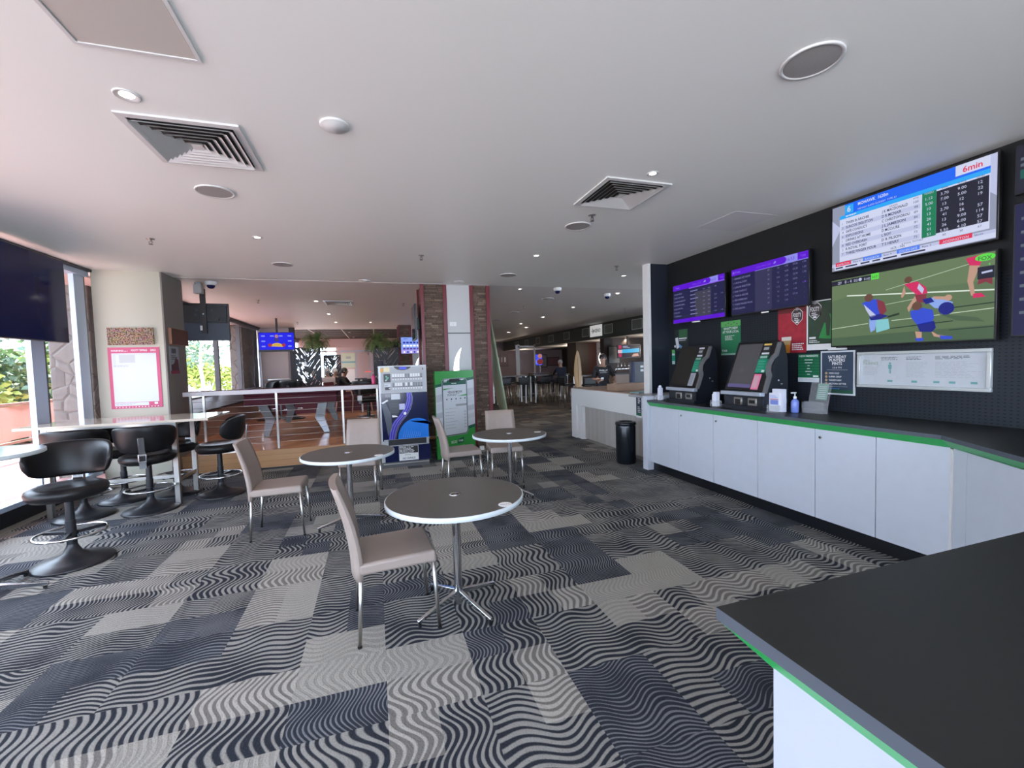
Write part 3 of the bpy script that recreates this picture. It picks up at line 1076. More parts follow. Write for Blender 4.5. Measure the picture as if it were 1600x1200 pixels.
t = thing('round_bar_table', 'high round bar table cut by the left edge of the photo, with a white-edged top', 'table', (-2.74, 3.97, 0))
b = B(M('glossy_top_blue_glare', (0.45, 0.50, 0.54), 0.12, spec=0.8), m_tedge)  # bluish glare on the top put into its base colour
b.lathe([(0, 1.03), (0.394, 1.03)], 0, 0, 0, 64, False).lathe([(0.394, 1.03), (0.40, 1.027), (0.40, 1.004), (0.394, 1.0)], 0, 0, 1, 64).lathe([(0.394, 1.0), (0, 1.0)], 0, 0, 1, 64, False)
b.make('tabletop', t)
B(m_chrome).cyl(0, 0, 0.04, 1.0, 0.026).make('pole', t)
for a in (R(8), R(80), R(188), R(260)):
    c, s = math.cos(a), math.sin(a)
    b = B(m_chrome, m_black)
    p = lambda r_, q, z: (c * r_ - s * q, s * r_ + c * q, z)
    b.hexa([p(0.02, -0.014, 0.06), p(0.38, -0.012, 0.02), p(0.38, 0.012, 0.02), p(0.02, 0.014, 0.06),
            p(0.02, -0.014, 0.105), p(0.38, -0.012, 0.045), p(0.38, 0.012, 0.045), p(0.02, 0.014, 0.105)], 0, 0.003, 1)
    b.cyl(c * 0.36, s * 0.36, 0.001, 0.022, 0.012, 1, n=12)
    b.make('leg', t)

# ================================================================ BETTING COUNTER
def lock(b, x, y, z):
    b.tube([(x, y, z), (x - 0.012, y, z)], 0.011, m_chrome, 14)


Yb = [5.14, 4.55, 3.96, 3.365, 2.77, 2.29, 1.84]
desc = ['next to the pale end panel', 'with a lock, under the dark-screened betting machine', 'with a lock, under the lit betting machine', 'below the white leaflet box', 'with a lock, second from the counter bend', 'last before the counter bend']
for i in range(6):
    y1, y0 = Yb[i], Yb[i + 1]
    t = thing('counter_cabinet', 'grey stone-look counter cabinet, ' + desc[i], 'cabinet', (3.625, (y0 + y1) / 2, 0), 0, 'cabinets under the betting counter')
    h = (y1 - y0) / 2
    B(m_gap).box(0.02, 0.60, -h, h, 0.12, 0.953).make('body', t)
    B(m_panel).box(0.0, 0.02, -h + 0.0025, h - 0.0025, 0.122, 0.902, 0, 0.001, 1).make('door', t)
    B(m_skirt).box(0.05, 0.07, -h, h, 0, 0.12).make('kickboard', t)
    if i in (1, 2, 4):
        b = B(m_chrome)
        lock(b, 0.0, h - 0.05 if i != 1 else h - 0.06, 0.835)
        b.make('lock', t)
# angled stretch after the bend
t = thing('angled_counter_cabinet', 'grey stone-look cabinet on the angled stretch of counter at the right edge', 'cabinet', (3.625, 1.84, 0), 0)
dx, dy = -0.83, -1.12
L = math.hypot(dx, dy)
ux, uy = dx / L, dy / L
nx, ny = uy, -ux     # towards the room


def ang(s_, o_):
    return (ux * s_ + nx * o_, uy * s_ + ny * o_)


b = B(m_panel)
for a0, a1 in ((0.03, 0.16), (0.163, 0.72), (0.723, 1.39)):
    b.prism([ang(a0, 0), ang(a1, 0), ang(a1, -0.02), ang(a0, -0.02)], 0.122, 0.902)
b.make('door', t)
b = B(m_white)
b.prism([ang(0.0, 0.004), ang(0.026, 0.004), ang(0.026, -0.02), ang(0.0, -0.02)], 0.10, 0.895)
b.make('corner_strip', t)
B(m_gap).prism([ang(0.05, -0.021), ang(1.38, -0.021), (0.63, -1.13), (0.63, -0.03), (0.03, -0.03)], 0.12, 0.953).make('body', t)
B(m_skirt).prism([ang(0.05, -0.05), ang(1.38, -0.05), ang(1.38, -0.07), ang(0.05, -0.07)], 0, 0.12).make('kickboard', t)

t = thing('foreground_counter_cabinet', 'white panelled base of the counter at the bottom right corner', 'cabinet', (0.760, 0.668, 0))
mw = M('white_stone_laminate', (0.43, 0.45, 0.51), 0.45, var=0.03, vs=7)
b = B(mw)
b.box(0.0, 0.02, -1.2, 0.0, 0.10, 0.905)
b.box(0.02, 2.04, -0.02, 0.0, 0.10, 0.905)
b.make('side_panel', t)
B(m_gap).box(0.021, 3.50, -1.2, -0.021, 0.12, 0.953).make('body', t)
B(m_skirt).box(0.05, 2.0, -1.2, -0.06, 0, 0.12).make('kickboard', t)

# one continuous worktop with its green band
t = thing('worktop', 'continuous dark worktop with a bright green band running round the betting counter', 'worktop', (0, 0, 0))
outer = [(3.575, 5.14), (3.575, 1.868), (2.775, 0.775), (0.713, 0.775), (0.713, -0.50)]
inner = [(3.628, 5.14), (3.628, 1.84), (2.80, 0.672), (0.763, 0.672), (0.763, -0.50)]
b = B(m_ctop, m_cedge)
b.prism(outer + [(4.305, -0.50), (4.305, 5.14)], 0.957, 0.985, 0, 1)
b.make('top', t)
b = B(m_green)
for i in range(4):
    o1, o2, i1, i2 = outer[i], outer[i + 1], inner[i], inner[i + 1]
    f = 0.03
    a1 = (o1[0] * (1 - f) + i1[0] * f, o1[1] * (1 - f) + i1[1] * f)
    a2 = (o2[0] * (1 - f) + i2[0] * f, o2[1] * (1 - f) + i2[1] * f)
    b.hexa([(i1[0], i1[1], 0.900), (i2[0], i2[1], 0.900), (i2[0] + 0.001, i2[1] - 0.001, 0.900), (i1[0] + 0.001, i1[1] - 0.001, 0.900),
            (a1[0], a1[1], 0.957), (a2[0], a2[1], 0.957), (i2[0] + 0.001, i2[1] - 0.001, 0.957), (i1[0] + 0.001, i1[1] - 0.001, 0.957)])
b.make('green_band', t)

t = thing('counter_end_panel', 'pale stone-look upright end panel of the betting counter beside the black bin', 'panel', (3.58, 5.20, 0))
B(m_panel).box(0.0, 0.72, -0.055, 0.055, 0, 1.035, 0, 0.002, 1).make('panel', t)
B(M('grey_ledge', (0.33, 0.33, 0.34), 0.4)).box(0.0, 0.72, 0.06, 0.40, 1.005, 1.035).make('ledge', t)

# low whitewashed reception counter
t = thing('reception_counter', 'low white counter with a recessed pale wooden front, left of the black bin', 'counter', (3.85, 0, 0))
b = B(m_white)
b.box(0.0, 0.42, 5.66, 8.15, 0.67, 1.0, 0, 0.003, 1)
b.box(0.0, 0.42, 7.94, 8.15, 0.0, 0.67)
b.box(0.03, 0.42, 7.74, 7.94, 0.0, 0.67)
b.make('frame', t)
B(MWHITEWOOD).box(0.10, 0.14, 5.66, 7.74, 0.02, 0.67).make('front_boards', t)
B(M('desk_top_brown', (0.30, 0.20, 0.15), 0.4)).box(0.02, 1.05, 5.80, 8.15, 1.001, 1.015).make('desk_top', t)
f = Flat(m_navy, m_wht)
f.rect(-0.075, 0, 0.075, 0.33, m_wht)
f.rect(-0.068, 0.03, 0.068, 0.32, M('poster_navy', (0.012, 0.03, 0.065), 0.5), 2)
f.lines(-0.02, 0.30, 0.07, 0.02, 3, 0.03, m_wht, 3, 3)
f.lines(-0.03, 0.17, 0.08, 0.012, 4, 0.026, m_wht, 4, 3)
f.rect(-0.068, 0.03, 0.068, 0.07, M('poster_green', (0.01, 0.12, 0.06), 0.5), 3)
tag(f.make('small_poster', None, (3.848, 5.74, 0.655), -PI / 2), 'narrow navy drinks poster on the end of the white reception counter', 'poster')

t = thing('waste_bin', 'tall round black bin beside the end of the betting counter', 'bin', (3.56, 5.66, 0))
b = B(M('gloss_black_bin', (0.007, 0.010, 0.014), 0.22))
b.lathe([(0, 0), (0.135, 0), (0.145, 0.02), (0.148, 0.55), (0.142, 0.575)], 0, 0, 0, 40)
b.make('body', t)
b = B(M('gloss_black_bin'))
b.lathe([(0.142, 0.575), (0.152, 0.58), (0.155, 0.60), (0.148, 0.622), (0.12, 0.630), (0.095, 0.622), (0.09, 0.56), (0.0, 0.56)], 0, 0, 0, 40)
b.make('rim', t)

# ================================================================ PILLARS
def stone_pillar(label, x, y, z0, name='stone_pillar'):
    """red edged stone pillar with a white panel and a lit crescent; x = left front corner"""
    t = thing(name, label, 'pillar', (x, y, z0), 0, 'stone clad pillars with red edging')
    H = CZ - z0 - 0.002
    b = B(MSTONE)
    b.box(0.03, 1.22, 0.02, 0.60, 0, H)
    b.box(0.06, 0.40, 0.0, 0.03, 0, H)
    b.box(0.93, 1.19, 0.0, 0.03, 0, H)
    b.make('stone_cladding', t)
    for a, c in ((0.0, 0.06), (0.39, 0.46), (0.87, 0.94), (1.18, 1.25)):
        B(m_red).box(a, c, -0.018, 0.03, 0, H, 0, 0.002, 1).make('red_strip', t)
    B(m_red).box(-0.005, 0.05, 0.56, 0.62, 0, H).make('red_strip', t)
    mp = M('silver_white_panel', (0.52, 0.52, 0.51), 0.35, var=0.02)
    b = B(mp, m_blackm)
    b.box(0.46, 0.87, -0.006, 0.03, 2.13 - z0, H)
    b.box(0.46, 0.87, -0.006, 0.03, 0.0, 2.115 - z0)
    b.box(0.46, 0.87, 0.0, 0.03, 2.115 - z0, 2.13 - z0, 1)
    b.make('panel', t)
    f = Flat(M('crescent_light', (0.9, 0.9, 0.9), 0.4, emit=(1.0, 0.97, 0.9), es=1.6), y0=-0.006)
    zc = 1.45 - z0
    out, inn = [], []
    for i in range(15):
        q = i / 14
        a = R(125) + q * R(130)
        out.append((0.90 + 0.36 * math.cos(a), zc + 0.50 * math.sin(a)))
        w = 0.105 * math.sin(q * PI) ** 0.8
        inn.append((out[-1][0] + w, out[-1][1]))
    for i in range(14):
        f.pg([out[i], inn[i], inn[i + 1], out[i + 1]], 0)
    f.make('crescent_light', t)
    return t


p1 = stone_pillar('stone clad pillar with red edges directly behind the green display board', 0.81, 7.74, 0.0)
b = B(m_wht, m_txt)
b.box(0.50, 0.62, -0.014, -0.006, 2.25, 2.32)
b.box(0.555, 0.563, -0.016, -0.014, 2.28, 2.29, 1)
b.make('small_notice', p1)
stone_pillar('second stone clad pillar far back on the platform, carrying the blue menu screen', 0.81, 15.5, 0.31)

b = B(m_black, m_screen)
b.box(-0.035, 0.0, -0.33, 0.33, 0, 0.62, 0, 0.004)
b.box(-0.037, -0.035, -0.315, 0.315, 0.015, 0.605, 1)
b.box(0.0, 0.06, -0.1, 0.1, 0.2, 0.4)
tag(b.make('wall_screen', None, (0.735, 8.06, 2.02)), 'thin black television seen edge on, mounted on the left side of the near stone pillar', 'television')

# ================================================================ TICKET / CIGARETTE MACHINE
t = thing('vending_machine', 'tall grey cigarette vending machine with navy artwork, left of the green display board', 'vending machine', (0.405, 6.86, 0))
mv = M('vending_silver', (0.45, 0.46, 0.47), 0.35, 0.3)
mnv = M('vending_navy', (0.006, 0.010, 0.05), 0.12, spec=0.6)
b = B(mv, m_black)
b.box(-0.36, 0.36, 0.0, 0.55, 0.085, 1.57, 0, 0.006)
b.box(-0.355, 0.355, -0.012, 0.50, 0.0, 0.084, M('vending_base', (0.09, 0.09, 0.095), 0.4))
b.box(-0.34, 0.35, -0.03, -0.012, 0.055, 0.068, m_steel)
b.make('body', t)


def vx(px):
    return (px - 385) / 255 * 0.36


def vz(py):
    return 1.57 * (1 - (py - 78) / 1032)


f = Flat(mv, y0=-0.001)
f.rect(vx(152), vz(352), vx(632), vz(92), M('vending_face', (0.40, 0.41, 0.42), 0.4))
f.disc(vx(385), vz(86), 0.128, m_black, 2, 0.062, a0=PI, a1=2 * PI)
f.rect(vx(350), vz(118), vx(428), vz(94), E_('vfd_blue', (0.10, 0.13, 0.85), 1.0), 3)
f.rect(vx(152), vz(142), vx(184), vz(104), M('sticker_orange', (0.75, 0.40, 0.10), 0.5), 2)
f.rect(vx(187), vz(140), vx(248), vz(92), M('sticker_cream', (0.75, 0.68, 0.42), 0.5), 2)
f.text('12.25', vx(455), vz(136), 0.016, M('red_print', (0.75, 0.08, 0.06), 0.5), 'L', 0.07)
f.rect(vx(598), vz(128), vx(606), vz(108), m_black, 2)
f.rect(vx(183), vz(243), vx(254), vz(160), m_black, 2)
for i, (a, c, r_) in enumerate(((212, 188, 0.014), (228, 200, 0.012), (215, 214, 0.015), (205, 226, 0.009))):
    f.disc(vx(a), vz(c), r_, M('neon_green_print', (0.12, 0.42, 0.28), 0.4) if i < 3 else m_wht, 3)
f.rect(vx(190), vz(324), vx(250), vz(258), M('notice_grey', (0.62, 0.64, 0.66), 0.4), 2)
f.rect(vx(192), vz(322), vx(248), vz(292), m_black, 3)
f.rect(vx(234), vz(312), vx(246), vz(300), m_wht, 4)
f.lines(vx(194), vz(268), 0.07, 0.004, 3, 0.008, m_txt, 5, 3)
f.lines(vx(545), vz(334), 0.04, 0.004, 1, 0.008, m_txt, 6, 3)
# the navy artwork and the reflections drawn over it
f.rect(vx(148), vz(838), vx(640), vz(354), mnv)
mpur = M('artwork_violet', (0.055, 0.04, 0.42), 0.2)
mpu2 = M('artwork_violet_line', (0.42, 0.44, 0.72), 0.2)
cen = [(445, 356), (452, 410), (440, 470), (415, 530), (370, 590), (320, 640), (285, 690), (262, 750), (245, 836)]
wd = [30, 33, 38, 42, 46, 48, 46, 42, 38]
for i in range(8):
    (a, c), (d, e) = cen[i], cen[i + 1]
    f.pg([(vx(a - wd[i]), vz(c)), (vx(a + wd[i] * 0.6), vz(c)), (vx(d + wd[i + 1] * 0.6), vz(e)), (vx(d - wd[i + 1]), vz(e))], mpur, 2)
for off in (-28, -4, 22, 34):
    f.stroke([(vx(a + off * wd[i] / 40), vz(c)) for i, (a, c) in enumerate(cen)], 0.0035, mpu2, 3)
f.pg([(vx(640), vz(655))] + [(vx(515 - 205 * math.sin(R(-52) + R(1) * q)), vz(825 - 205 * math.cos(R(-52) + R(1) * q))) for q in range(0, 142, 8)] + [(vx(310), vz(836)), (vx(640), vz(836))], M('artwork_sky_blue', (0.02, 0.19, 0.68), 0.15), 4)
for i in range(9):
    for j in range(8 - i // 2):
        f.disc(vx(365 + i * 22 + j * 3), vz(806 - j * 11), 0.0045 - j * 0.0004, M('artwork_dots', (0.25, 0.55, 0.85), 0.3), 5, n=8)
mgr = M('reflection_grey', (0.085, 0.10, 0.13), 0.2)  # flat grey and pale shapes drawn as reflections in the glossy front
mlg = M('reflection_pale', (0.50, 0.52, 0.55), 0.2)
f.pg([(vx(152), vz(470)), (vx(190), vz(450)), (vx(245), vz(560)), (vx(250), vz(700)), (vx(205), vz(790)), (vx(185), vz(640))], mgr, 5)
f.pg([(vx(200), vz(380)), (vx(330), vz(420)), (vx(335), vz(545)), (vx(300), vz(600)), (vx(240), vz(560))], M('reflection_grey_dark', (0.035, 0.04, 0.055), 0.2), 6)
for i in range(7):
    f.stroke([(vx(232), vz(462 + i * 15)), (vx(290), vz(458 + i * 15)), (vx(328), vz(468 + i * 15))], 0.004, mgr, 7)
f.rect(vx(252), vz(420), vx(346), vz(362), mlg, 7)
f.rect(vx(190), vz(395), vx(246), vz(362), M('reflection_mid', (0.20, 0.21, 0.23), 0.2), 7)
f.rect(vx(334), vz(526), vx(394), vz(466), M('reflection_lilac', (0.42, 0.42, 0.60), 0.2), 7)
f.pg([(vx(150), vz(448)), (vx(210), vz(418)), (vx(222), vz(430)), (vx(160), vz(462))], m_wht, 7)
f.pg([(vx(252), vz(578)), (vx(300), vz(585)), (vx(318), vz(598)), (vx(258), vz(600))], m_wht, 7)
f.disc(vx(392), vz(566), 0.022, m_wht, 7)
f.rect(vx(160), vz(836), vx(650), vz(824), mv, 8)
# tray and lower panel
f.rect(vx(205), vz(884), vx(612), vz(826), m_black, 9)
f.rect(vx(165), vz(1056), vx(655), vz(894), mnv, 2)
f.rect(vx(312), vz(1048), vx(520), vz(898), m_wht, 3)
f.rect(vx(316), vz(975), vx(516), vz(902), m_black, 4)
f.lines(vx(322), vz(910), 0.27, 0.010, 5, 0.020, m_wht, 9, 5)
f.lines(vx(372), vz(990), 0.12, 0.007, 1, 0.02, m_txt, 11, 4)
f.text('NO CHANGE', vx(350), vz(1036), 0.030, m_txt, 'L', 0.19, 4, True)
f.make('front_artwork', t)
for r_, (za, zb, zc) in enumerate(((162, 198, 214), (252, 288, 306))):
    for i in range(12):
        xx = 282 + i * 27.2
        lit = (r_ == 0 and i not in (5, 6, 11)) or (r_ == 1 and i in (1, 2, 3, 5, 7))
        b = Flat(m_wht if lit else M('pack_grey', (0.22, 0.23, 0.24), 0.4), y0=-0.004)
        b.box(vx(xx - 10), vx(xx + 11), -0.006, -0.001, vz(zb - 2), vz(za))
        if not lit:
            b.lines(vx(xx - 7), vz(za + 6), 0.018, 0.003, 4, 0.012, m_txt, i, 6)
        b.box(vx(xx - 11), vx(xx + 12), -0.004, -0.001, vz(zb + 7), vz(zb), m_txt)
        b.box(vx(xx - 8), vx(xx + 8), -0.010, -0.001, vz(zc + 12), vz(zc - 4), m_wht)
        b.disc(vx(xx + 4), vz(zc + 4), 0.004, m_black, 15, n=8)
        b.make('selection_button', t)

# ================================================================ GREEN DISPLAY BOARD
t = thing('display_board', 'tall green freestanding advertising board showing a large phone', 'sign', (1.285, 7.275, 0), R(26))
MG = M('board_green', (0.035, 0.31, 0.055), 0.35)
MDG = M('board_dark_green', (0.004, 0.095, 0.055), 0.35)
b = B(MG, m_blackm)
b.box(-0.40, 0.40, 0.0, 0.035, 0.0, 1.455, 0, 0.002, 1)
b.box(-0.25, 0.25, 0.035, 0.25, 0.0, 0.03, 1)
b.make('board', t)


def gx(px):
    return (px - 317) / 272 * 0.40


def gz(py):
    return 1.455 * (1 - (py - 85) / 1085)


f = Flat(MG, y0=0.0)
f.pg([(gx(45), gz(285)), (gx(590), gz(205)), (gx(590), gz(790)), (gx(45), gz(880))], m_offw)
f.pg([(gx(45), gz(250)), (gx(590), gz(170)), (gx(590), gz(205)), (gx(45), gz(285))], MDG, 2)
f.pg([(gx(45), gz(880)), (gx(590), gz(790)), (gx(590), gz(830)), (gx(45), gz(912))], MDG, 2)
for i, c in enumerate((0.50, 0.58, 0.46, 0.55)):
    f.pg([(gx(45), gz(380 + i * 110)), (gx(590), gz(310 + i * 110)), (gx(590), gz(400 + i * 100)), (gx(45), gz(470 + i * 100))], M('board_pale_%d' % i, (c, c + 0.02, c + 0.05), 0.4), 2)


def rrect(f, x0, z0, x1, z1, r, m, l):
    pts = []
    for cx, cz, a in ((x1 - r, z1 - r, 0), (x0 + r, z1 - r, 90), (x0 + r, z0 + r, 180), (x1 - r, z0 + r, 270)):
        for k in range(6):
            an = R(a + k * 18)
            pts.append((cx + r * math.cos(an), cz + r * math.sin(an)))
    f.pg(pts, m, l)


rrect(f, gx(128), gz(905), gx(488), gz(178), 0.07, M('phone_rim', (0.28, 0.30, 0.34), 0.3), 4)
rrect(f, gx(136), gz(897), gx(480), gz(184), 0.065, m_txt, 5)
rrect(f, gx(144), gz(888), gx(472), gz(190), 0.055, m_offw, 6)
f.rect(gx(146), gz(262), gx(470), gz(200), MDG, 7)
rrect(f, gx(225), gz(225), gx(385), gz(190), 0.03, m_black, 8)
f.lines(gx(158), gz(196), 0.07, 0.014, 2, 0.022, m_wht, 2, 8)
f.lines(gx(398), gz(196), 0.07, 0.016, 1, 0.022, m_wht, 3, 8)
f.lines(gx(262), gz(240), 0.15, 0.012, 1, 0.022, m_wht, 4, 8)
f.text('VENUE MODE', gx(205), gz(365), 0.036, m_txt, 'L', 0.30, 9, True)
f.pg([(gx(146), gz(322)), (gx(146), gz(305)), (gx(300), gz(300))], MG, 8)
f.pg([(gx(340), gz(408)), (gx(470), gz(388)), (gx(470), gz(408))], MG, 8)
f.lines(gx(200), gz(375), 0.30, 0.008, 2, 0.02, m_txt, 5, 8)
for i in range(5):
    f.disc(gx(192 + i * 64), gz(440), 0.014, m_txt, 8, n=8)
    f.lines(gx(178 + i * 64), gz(466), 0.035, 0.006, 1, 0.02, m_grey, 6 + i, 8)
f.rect(gx(314), gz(535), gx(470), gz(508), m_grey, 7)
f.lines(gx(166), gz(556), 0.40, 0.006, 1, 0.02, m_grey, 1, 8)
for i in range(6):
    f.lines(gx(166), gz(600 + i * 40), 0.26, 0.008, 1, 0.02, m_grey, 12 + i, 8)
    f.rect(gx(425), gz(622 + i * 40), gx(462), gz(600 + i * 40), M('print_box', (0.5, 0.52, 0.55), 0.5), 8)
f.text('ECO', gx(236), gz(1000), 0.042, m_wht, 'L', 0.115, 8, True)
f.pg([(gx(326), gz(1022)), (gx(330), gz(955)), (gx(416), gz(938)), (gx(410), gz(1008)), (gx(352), gz(1010))], MDG, 8)
f.text('TAB', gx(334), gz(992), 0.034, m_wht, 'L', 0.10, 9, True)
f.lines(gx(105), gz(1040), 0.66, 0.006, 3, 0.016, M('pale_green_print', (0.35, 0.62, 0.36), 0.5), 7, 8)
f.make('printed_face', t)

t = thing('power_adapter', 'small black and white plug and cable on the floor beside the green board', 'cable', (1.80, 7.60, 0))
B(m_wht).box(-0.05, 0.03, -0.03, 0.03, 0.0, 0.07, 0, 0.006).make('socket_box', t)
B(m_black).tube([(-0.05, 0, 0.05), (-0.10, -0.02, 0.10), (-0.15, 0.0, 0.05), (-0.12, 0.03, 0.008), (-0.06, -0.05, 0.008)], 0.008, 0, 8).make('cable', t)

# surfboards
def surfboard(label, loc, tilt, rotz, L, w, mt, ms, foot=0.0):
    t = thing('surfboard', label, 'surfboard', loc, rotz)
    b = B(mt)
    N = 22
    rings = []
    for i in range(N + 1):
        q = i / N
        hw = w / 2 * (math.sin(PI * min(1, max(0, q)) ** 0.85) ** 0.62) + 0.004
        x_ = (L * q)
        th = 0.035 * math.sin(PI * q) ** 0.5 + 0.004
        rk = 0.05 * (2 * q - 1) ** 2
        ring = []
        for k in range(12):
            a = 2 * PI * k / 12
            yy = hw * math.cos(a)
            zz = th * math.sin(a) + rk
            ring.append(b.V((yy, -zz * math.cos(tilt) + x_ * math.sin(tilt), x_ * math.cos(tilt) + zz * math.sin(tilt))))
        rings.append(ring)
    for a_, b_ in zip(rings[:-1], rings[1:]):
        for k in range(12):
            b.F([a_[k], a_[(k + 1) % 12], b_[(k + 1) % 12], b_[k]], 0, True)
    b.F(rings[0][::-1])
    b.F(rings[-1])
    b.make('board', t)
    b = B(ms)
    b.tube([(0, -0.045 * math.cos(tilt) + L * q * math.sin(tilt), L * q * math.cos(tilt) + 0.045 * math.sin(tilt)) for q in (0.06, 0.3, 0.5, 0.7, 0.94)], 0.008, 0, 6)
    b.make('stringer', t)
    return t


surfboard('pale green surfboard leaning against the right side of the near stone pillar', (2.47, 8.20, 0.0), R(8.5), R(95), 2.75, 0.50, M('pale_green_board', (0.36, 0.42, 0.27), 0.3), m_black)
surfboard('tan wooden surfboard standing at the far bar, before the dark red pillar', (6.02, 12.2, 0.55), R(3), R(-8), 1.34, 0.25, M('tan_board', (0.42, 0.27, 0.13), 0.4), M('tan_stringer', (0.20, 0.12, 0.06), 0.4))
b = B(m_darksteel)
b.box(-0.25, 0.25, -0.18, 0.18, 0, 0.03).box(-0.03, 0.03, -0.03, 0.03, 0.03, 0.54).box(-0.12, 0.12, -0.06, 0.06, 0.53, 0.555)
tag(b.make('display_stand', None, (6.02, 12.2, 0)), 'dark metal stand under the tan surfboard by the far bar', 'stand')

# ================================================================ POSTERS ON THE BEIGE PIER
f = Flat(MART, y0=0.0)
f.box(-0.26, 0.26, 0.0, 0.035, 0, 0.235, MART)
tag(f.make('canvas_picture', None, (-3.19, 7.285, 1.965)), 'wide canvas picture of stacked rust and gold labels above the pink poster', 'picture')
f = Flat(m_pinkred)
f.box(-0.295, 0.295, 0.0, 0.006, 0, 0.845, m_pinkred)
f.rect(-0.255, 0.085, 0.255, 0.765, m_offw)
f.rect(-0.255, 0.035, 0.135, 0.08, m_offw)
f.text('FOOTY TIPPING', -0.03, 0.79, 0.026, m_wht, 'L', 0.185, 2, True)
f.text('2022', 0.19, 0.79, 0.026, m_wht, 'L', 0.065, 2, True)
f.lines(-0.255, 0.81, 0.20, 0.007, 2, 0.013, m_wht, 3, 2)
f.rect(-0.255, 0.750, 0.255, 0.752, m_grey, 2)
for i in range(8):
    f.rect(-0.24, 0.735 - i * 0.017, -0.21, 0.738 - i * 0.017, m_grey, 2)
f.rect(-0.17, 0.632, 0.01, 0.742, M('poster_table_grey', (0.50, 0.51, 0.50), 0.5), 2)
f.lines(-0.24, 0.60, 0.25, 0.006, 2, 0.014, m_grey, 8, 2)
f.lines(-0.24, 0.07, 0.30, 0.005, 2, 0.014, m_grey, 9, 2)
for i in range(14):
    f.disc(-0.24 + i * 0.037, 0.018, 0.007, m_wht, 2, n=8)
f.rect(0.20, 0.045, 0.24, 0.075, m_wht, 2)
tag(f.make('tipping_poster', None, (-3.175, 7.312, 1.085)), 'large white poster with a thick pink border on the beige pier', 'poster')
f = Flat(MART)
f.box(-0.29, 0.29, 0.0, 0.04, 0, 0.235, M('canvas_side_wood', (0.28, 0.13, 0.07), 0.5))
f.rect(-0.285, 0.005, 0.285, 0.23, M('canvas_dark_rust', (0.10, 0.035, 0.025), 0.5, var=0.7, vs=25), 1)
tag(f.make('canvas_picture', None, (-2.755, 7.69, 1.97), PI / 2), 'dark rust canvas picture on the shaded side of the beige pier', 'picture')
f = Flat(m_offw)
f.box(-0.15, 0.15, 0.0, 0.005, 0, 0.40, M('flyer_grey', (0.30, 0.32, 0.34), 0.5))
f.rect(-0.09, 0.30, 0.06, 0.37, m_txt)
f.lines(-0.10, 0.27, 0.2, 0.012, 3, 0.025, m_txt, 3)
f.pg([(-0.12, 0.03), (0.14, 0.03), (0.12, 0.2), (0.04, 0.24), (-0.03, 0.15), (-0.12, 0.13)], M('flyer_dark', (0.07, 0.015, 0.02), 0.5))
f.rect(-0.15, 0.0, 0.15, 0.05, M('flyer_maroon', (0.22, 0.02, 0.05), 0.5), 2)
tag(f.make('flyer', None, (-2.792, 7.55, 1.545), PI / 2), 'small grey and maroon flyer below the dark canvas picture', 'poster')

# ================================================================ SCREENS ON THE RIGHT WALL
# (x -> along the wall, faces the room); origin at the middle of the lower edge
ep = E_('scr_purple', (0.10, 0.0, 0.62))
epl = E_('scr_lavender', (0.26, 0.26, 0.80))
epn = E_('scr_navy', (0.010, 0.010, 0.060))
epn2 = E_('scr_navy_column', (0.030, 0.028, 0.085))
epg = E_('scr_grey_column', (0.045, 0.045, 0.075))
ept = E_('scr_text_lilac', (0.26, 0.26, 0.50))
epv = E_('scr_text_violet', (0.25, 0.10, 0.80))


def screen(label, X_, Yc, z, w, h, group=None, cat='television', rz=-PI / 2, depth=0.04, mount=0.07, name='wall_screen', bez=0.010):
    t = thing(name, label, cat, (X_, Yc, z), rz, group)
    b = B(m_black)
    b.box(-w / 2, w / 2, 0.0, depth, 0, h, 0, 0.003, 1)
    b.box(-w * 0.3, w * 0.3, depth, depth + 0.02, h * 0.1, h * 0.6)
    b.make('casing', t)
    if mount:
        b = B(m_darksteel)
        b.box(-0.12, 0.12, depth + 0.02, depth + mount, h * 0.25, h * 0.75)
        b.make('wall_mount', t)
    return t


names1 = ['GRANDS HIT HOME', 'R ROYAL PORT', 'SUNCOE SKELETON', 'SAFE CONDUCT', 'TWIN B ARCHIE', 'RED OVERDASH', 'THREE FINGER POUR', 'EXPLOSIONS']
t = screen('purple and navy odds screen on the dark wall, nearest the large television pair', 4.20, 3.775, 2.045, 1.005, 0.565, 'purple odds screens')
f = Flat(ep, y0=0.0)
w, h = 1.005, 0.565
X0, X1 = -w / 2 + 0.012, w / 2 - 0.012
f.rect(X0, 0.014, X1, h - 0.012, epn)
f.rect(X0 + 0.34, 0.014, X0 + 0.56, h - 0.09, epn2, 2)
f.rect(X0, h - 0.085, X1, h - 0.012, ep, 2)
f.rect(X0 + 0.34, h - 0.093, X1, h - 0.085, epl, 2)
f.disc(X0 + 0.70, h - 0.0485, 0.0365, ep, 4)
f.rect(X0 + 0.70, h - 0.085, X0 + 0.865, h - 0.012, epl, 3)
f.text('16:53', X0 + 0.785, h - 0.070, 0.034, ep, 'C', 0.09, 4)
f.text('TAB', X0 + 0.925, h - 0.062, 0.022, epv, 'C', None, 3)
f.disc(X0 + 0.03, h - 0.05, 0.016, epv, 3)
f.text('Trots', X0 + 0.055, h - 0.060, 0.024, epl, 'L', None, 3)
f.text('1620m  PACE  FINE', X0 + 0.36, h - 0.060, 0.018, epv, 'L', 0.19, 3)
f.pg([(X0 + 0.575, h - 0.06), (X0 + 0.61, h - 0.058), (X0 + 0.612, h - 0.038), (X0 + 0.60, h - 0.036)], epl, 3)
